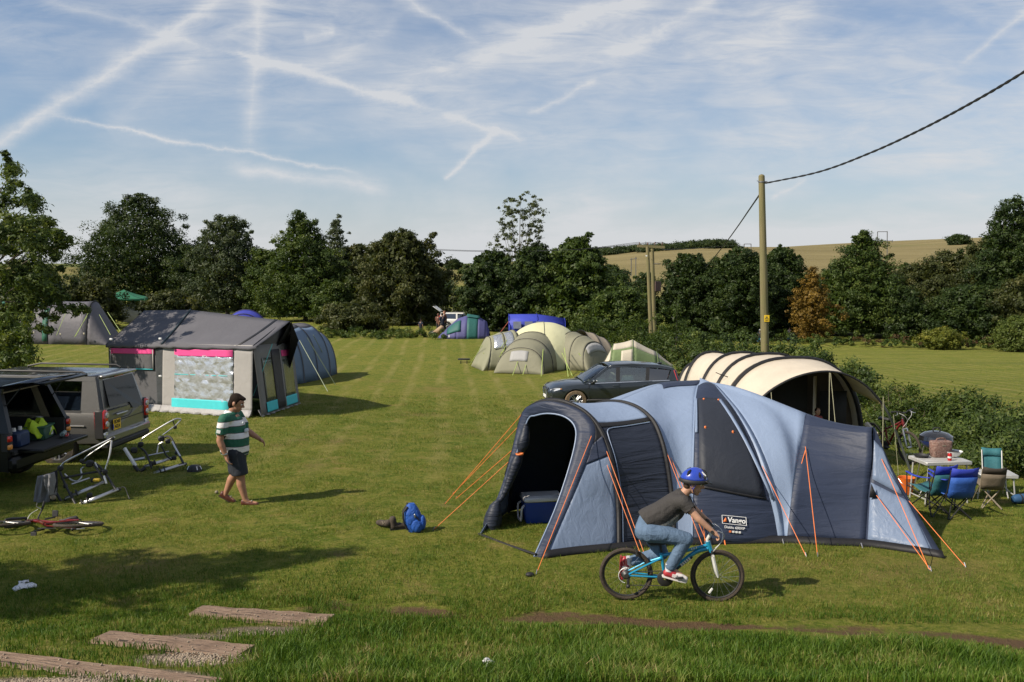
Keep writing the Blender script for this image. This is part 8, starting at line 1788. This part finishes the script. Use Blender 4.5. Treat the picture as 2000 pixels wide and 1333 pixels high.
# ------------------------------------------------------------------ camp kitchen
CBL = pm('blue_chair_fabric', (.02, .085, .36), .75, var=.1, bump=.4, bs=14); CRB = pm('royal_chair_fabric', (.02, .04, .36), .75, var=.1); CTL = pm('teal_chair_fabric', (.02, .11, .13), .75, var=.12, bump=.4, bs=14); CBR = pm('brown_chair_fabric', (.13, .105, .075), .8, var=.12, bump=.4, bs=14); CDK = pm('dark_brown_fabric', (.035, .028, .022), .8); ALU = pm('white_aluminium', (.44, .44, .43), .45, .3)
CG = 'folding camp chairs round the table'
def chair(label, px, py, rz, back, band, wd, bh, sh, fr, arms=True):
    q = G(px, py); th = thing('camp_chair', label, 'chair', q, rz, CG); w_ = wd / 2; L = lambda *a, **k: part(*a, world=False, **k)
    # faces +y, back at -y
    yb = -.20; yf = .24
    L('seat', th, back, lambda b: b.grid([[Vector((x, y, sh - .035 * (1 - (x / w_) ** 2) + (.03 if y > 0 else -.02))) for x in (-w_, -w_ * .5, 0, w_ * .5, w_)] for y in (yb, -.02, .12, yf)]), solid=.012)
    L('backrest', th, back, lambda b: b.grid([[Vector((x * k, yb - .04 - .10 * t_ - .03 * (1 - (x / w_) ** 2), sh - .06 + (bh - sh + .06) * t_ * .72)) for x in (-w_, -w_ * .5, 0, w_ * .5, w_)] for t_, k in ((0, .96), (.35, 1.0), (.7, 1.02), (1.0, 1.03))]), solid=.012)
    L('top_band', th, band, lambda b: b.grid([[Vector((x * 1.03, yb - .115 - .05 * t_ - .03 * (1 - (x / w_) ** 2), sh - .06 + (bh - sh + .06) * (.72 + .28 * t_) + .02 * (x / w_) ** 2 * t_)) for x in (-w_, -w_ * .5, 0, w_ * .5, w_)] for t_ in (0, .5, 1.0)]), solid=.014)
    for s_ in (-1, 1):
        L('back_post', th, fr, lambda b: b.tube([(s_ * w_, yb, sh - .12), (s_ * w_ * 1.03, yb - .14, bh - .02)], .010, 6))
        L('leg', th, fr, lambda b: b.tube([(s_ * w_, yf, sh), (-s_ * w_ * .9, yb - .06, .02)], .010, 6)); L('leg', th, fr, lambda b: b.tube([(s_ * w_, yb, sh), (s_ * w_ * .95, yf + .02, .02)], .010, 6)); L('leg', th, fr, lambda b: b.tube([(s_ * w_, yb, sh - .02), (-s_ * w_ * .85, yb - .08, .02)], .010, 6))
        if arms:
            L('armrest', th, band, lambda b: b.grid([[Vector((s_ * w_ * k, y, sh + .22 - .03 * (abs(y - .02) < .15))) for k in (1.0, 1.28)] for y in (yb - .06, -.05, .1, yf)]), solid=.010); L('arm_post', th, fr, lambda b: b.tube([(s_ * w_ * 1.1, yf, sh + .22), (s_ * w_, yf, .02)], .010, 6))
chair('blue camp chair with its back to the camera, right of the pair', 1856, 1008, R(4), CBL, CRB, .40, .80, .40, PLAS); chair('teal and blue camp chair with padded arms, left of the pair', 1812, 1002, R(18), CTL, CRB, .38, .80, .40, PLAS)
chair('plain brown folding chair without arms, right of the blue pair', 1928, 988, R(-14), CBR, CDK, .33, .68, .38, pm('tan_frame', (.25, .21, .15), .5), arms=False); chair('teal camp chair facing the camera behind the brown one', 1943, 968, R(165), CTL, CTL, .30, .72, .38, ALU, arms=False)
def table(label, c0, wd, dp, h, rz, name='folding_table', low=False):
    th = thing(name, label, 'table', c0, rz); L = lambda *a, **k: part(*a, world=False, **k)
    for k in range(4): L('table_slat', th, ALU, lambda b: b.box((0, -dp / 2 + dp * (k + .5) / 4, h - .012), (wd, dp / 4 - .006, .022), bev=.004))
    L('table_edge', th, ALU, lambda b: b.box((0, -dp / 2, h - .03), (wd, .018, .05), bev=.004).box((0, dp / 2, h - .03), (wd, .018, .05), bev=.004).box((-wd / 2, 0, h - .03), (.018, dp, .05), bev=.004).box((wd / 2, 0, h - .03), (.018, dp, .05), bev=.004))
    for s_ in (-1, 1):
        for y in (-1, 1): L('leg', th, ALU, lambda b: b.tube([(s_ * (wd / 2 - .06), y * dp * .42, h - .04), (s_ * (wd / 2 - .02), y * dp * .42, .0)], .013, 6))
        L('leg_brace', th, ALU, lambda b: b.tube([(s_ * (wd / 2 - .03), -dp * .42, .08), (s_ * (wd / 2 - .03), dp * .42, .08)], .010, 5)); L('leg_brace', th, ALU, lambda b: b.tube([(s_ * (wd / 2 - .05), 0, .1), (s_ * (wd / 2 - .35), 0, h - .04)], .009, 5))
TB = G(1810, 985); TB = on(TB.x + .30, TB.y + .25); table('white aluminium folding table behind the blue chairs', TB, .76, .55, .70, R(6)); TB2 = G(1955, 985); TB2 = on(TB2.x + .12, TB2.y + .5); table('low white folding table beside the brown chair', TB2, .62, .42, .42, R(-8))
def kettle():
    q = on(TB.x + .42, TB.y + 1.05); th = thing('kettle_barbecue', 'black kettle barbecue with domed lid behind the table', 'barbecue', q); L = lambda *a, **k: part(*a, world=False, **k); ENA = pm('black_enamel', (.01, .01, .012), .18, coat=.8); zc = .84
    L('bowl', th, pm('blue_enamel', (.015, .03, .16), .25, coat=.6), lambda b: b.lathe([(.02, zc - .2), (.15, zc - .16), (.25, zc - .07), (.28, zc)], 24)); ld = L('lid', th, ENA, lambda b: b.lathe([(.288, zc), (.27, zc + .07), (.19, zc + .125), (.08, zc + .15), (0, zc + .155)], 24)); L('lid_handle', ld, PLAS, lambda b: b.tube(cr([(-.06, 0, zc + .15), (-.05, 0, zc + .2), (.05, 0, zc + .2), (.06, 0, zc + .15)], 10), .012, 6)); L('vent', ld, ALLOY, lambda b: b.box((.1, -.12, zc + .12), (.05, .04, .02)))
    for k in range(3): a = k * 2.1 + .4; L('leg', th, ALLOY, lambda b: b.tube([(math.cos(a) * .2, math.sin(a) * .2, zc - .14), (math.cos(a) * .32, math.sin(a) * .32, .0)], .011, 6))
kettle()
def on_table(x, y): c, s_ = math.cos(R(6)), math.sin(R(6)); return Vector((TB.x + x * c - y * s_, TB.y + x * s_ + y * c, TB.z + .701))
th = thing('picnic_bag', 'brown speckled cool bag standing on the table', 'bag', on_table(.08, .12), R(6)); SPK_ = pm('speckled_brown_cloth', (.17, .095, .075), .85, var=.6, vs=40, dirt=((.30, .22, .18), 30, .5))
b = MB(); rows = [[Vector((.17 * k * math.copysign(abs(math.cos(a)) ** .5, math.cos(a)), .10 * k * math.copysign(abs(math.sin(a)) ** .5, math.sin(a)), z)) for a in [2 * math.pi * j / 20 for j in range(20)]] for z, k in ((0, .86), (.02, .96), (.15, 1.0), (.24, 1.02), (.26, .96))]; b.grid(rows, closed=True); b.add(rows[-1], [tuple(range(20))]); b.build('bag_body', SPK_, th, world=False); part('bag_label', th, TRIM, lambda b: b.box((0, -.103, .20), (.06, .004, .018)), world=False); part('bag_handle', th, SPK_, lambda b: b.tube(cr([(-.08, 0, .25), (-.06, 0, .30), (.06, 0, .30), (.08, 0, .25)], 10), .012, 6), world=False)
th = thing('drink_can', 'red drink can with white band on the table edge', 'can', on_table(.06, -.18)); part('can_body', th, pm('red_can', (.5, .02, .02), .3, .4), lambda b: b.lathe([(.026, 0), (.033, .008), (.033, .105), (.027, .118), (0, .116)], 18), world=False); part('can_band', th, WHT, lambda b: b.lathe([(.0335, .04), (.0335, .07)], 18), world=False); part('can_top', th, ALLOY, lambda b: b.lathe([(.027, .118), (.028, .122), (.024, .119)], 18), world=False)
th = thing('mixing_bowl', 'white bowl on the table behind the blue chair', 'bowl', on_table(.27, .08)); part('bowl_wall', th, PLW, lambda b: b.lathe([(.05, 0), (.10, .03), (.145, .09), (.15, .10), (.14, .09), (.09, .035), (0, .012)], 24), world=False); part('bowl_contents', th, SEAT, lambda b: b.ball((0, 0, .07), (.12, .12, .035), 14, 8), world=False)
th = thing('frying_pan', 'black pan at the left end of the table', 'pan', on_table(-.25, .12), R(20)); part('pan_body', th, PLAS, lambda b: b.lathe([(0, .005), (.10, .005), (.125, .04), (.12, .04), (.098, .012), (0, .012)], 20), world=False); part('pan_handle', th, PLAS, lambda b: b.tube([(.12, 0, .035), (.28, 0, .06)], .011, 6), world=False)
q = G(1787, 975); th = thing('orange_bucket', 'orange bucket beneath the left end of the table', 'bucket', on(q.x, q.y + .35)); ORB = pm('orange_plastic', (.62, .13, .02), .45); part('bucket_wall', th, ORB, lambda b: b.lathe([(0, .01), (.10, .01), (.135, .28), (.14, .29), (.128, .28), (.095, .02)], 22), world=False); part('bucket_handle', th, STEEL, lambda b: b.tube(cr([(-.135, 0, .27), (-.10, -.08, .20), (0, -.12, .16), (.10, -.08, .20), (.135, 0, .27)], 14), .004, 5), world=False)
q = G(1992, 985); th = thing('dry_bag', 'dark blue roll top bag lying on the grass at the right edge', 'bag', q + Vector((.06, .05, 0)), R(10)); part('bag_roll', th, pm('navy_bag', (.02, .07, .16), .6), lambda b: b.tube([(-.17, 0, .07), (-.12, 0, .075), (.12, 0, .08), (.2, 0, .07)], [.05, .075, .08, .05], 12), world=False); part('bag_strap', th, PLAS, lambda b: b.lathe([(.081, -.012), (.083, .012)], 16, Matrix.Translation((-.05, 0, .076)) @ Matrix.Rotation(math.pi / 2, 4, 'Y')), world=False)
q = G(1280, 632); tk = thing('water_trough', 'dark round bale wrapped in plastic in the far field beyond the twin poles', 'bale', on(*at(1318, 110))); part('wrap', tk, pm('black_wrap', (.02, .024, .032), .35), lambda b: b.tube([(-.75, 0, .7), (-.7, 0, .72), (.7, 0, .72), (.75, 0, .7)], [.55, .72, .72, .55], 18), world=False); part('wrap_seam', tk, PLAS, lambda b: b.lathe([(.725, -.03), (.727, .03)], 18, Matrix.Translation((0, 0, .72)) @ Matrix.Rotation(math.pi / 2, 4, 'Y')), world=False); tk.name = 'wrapped_bale'
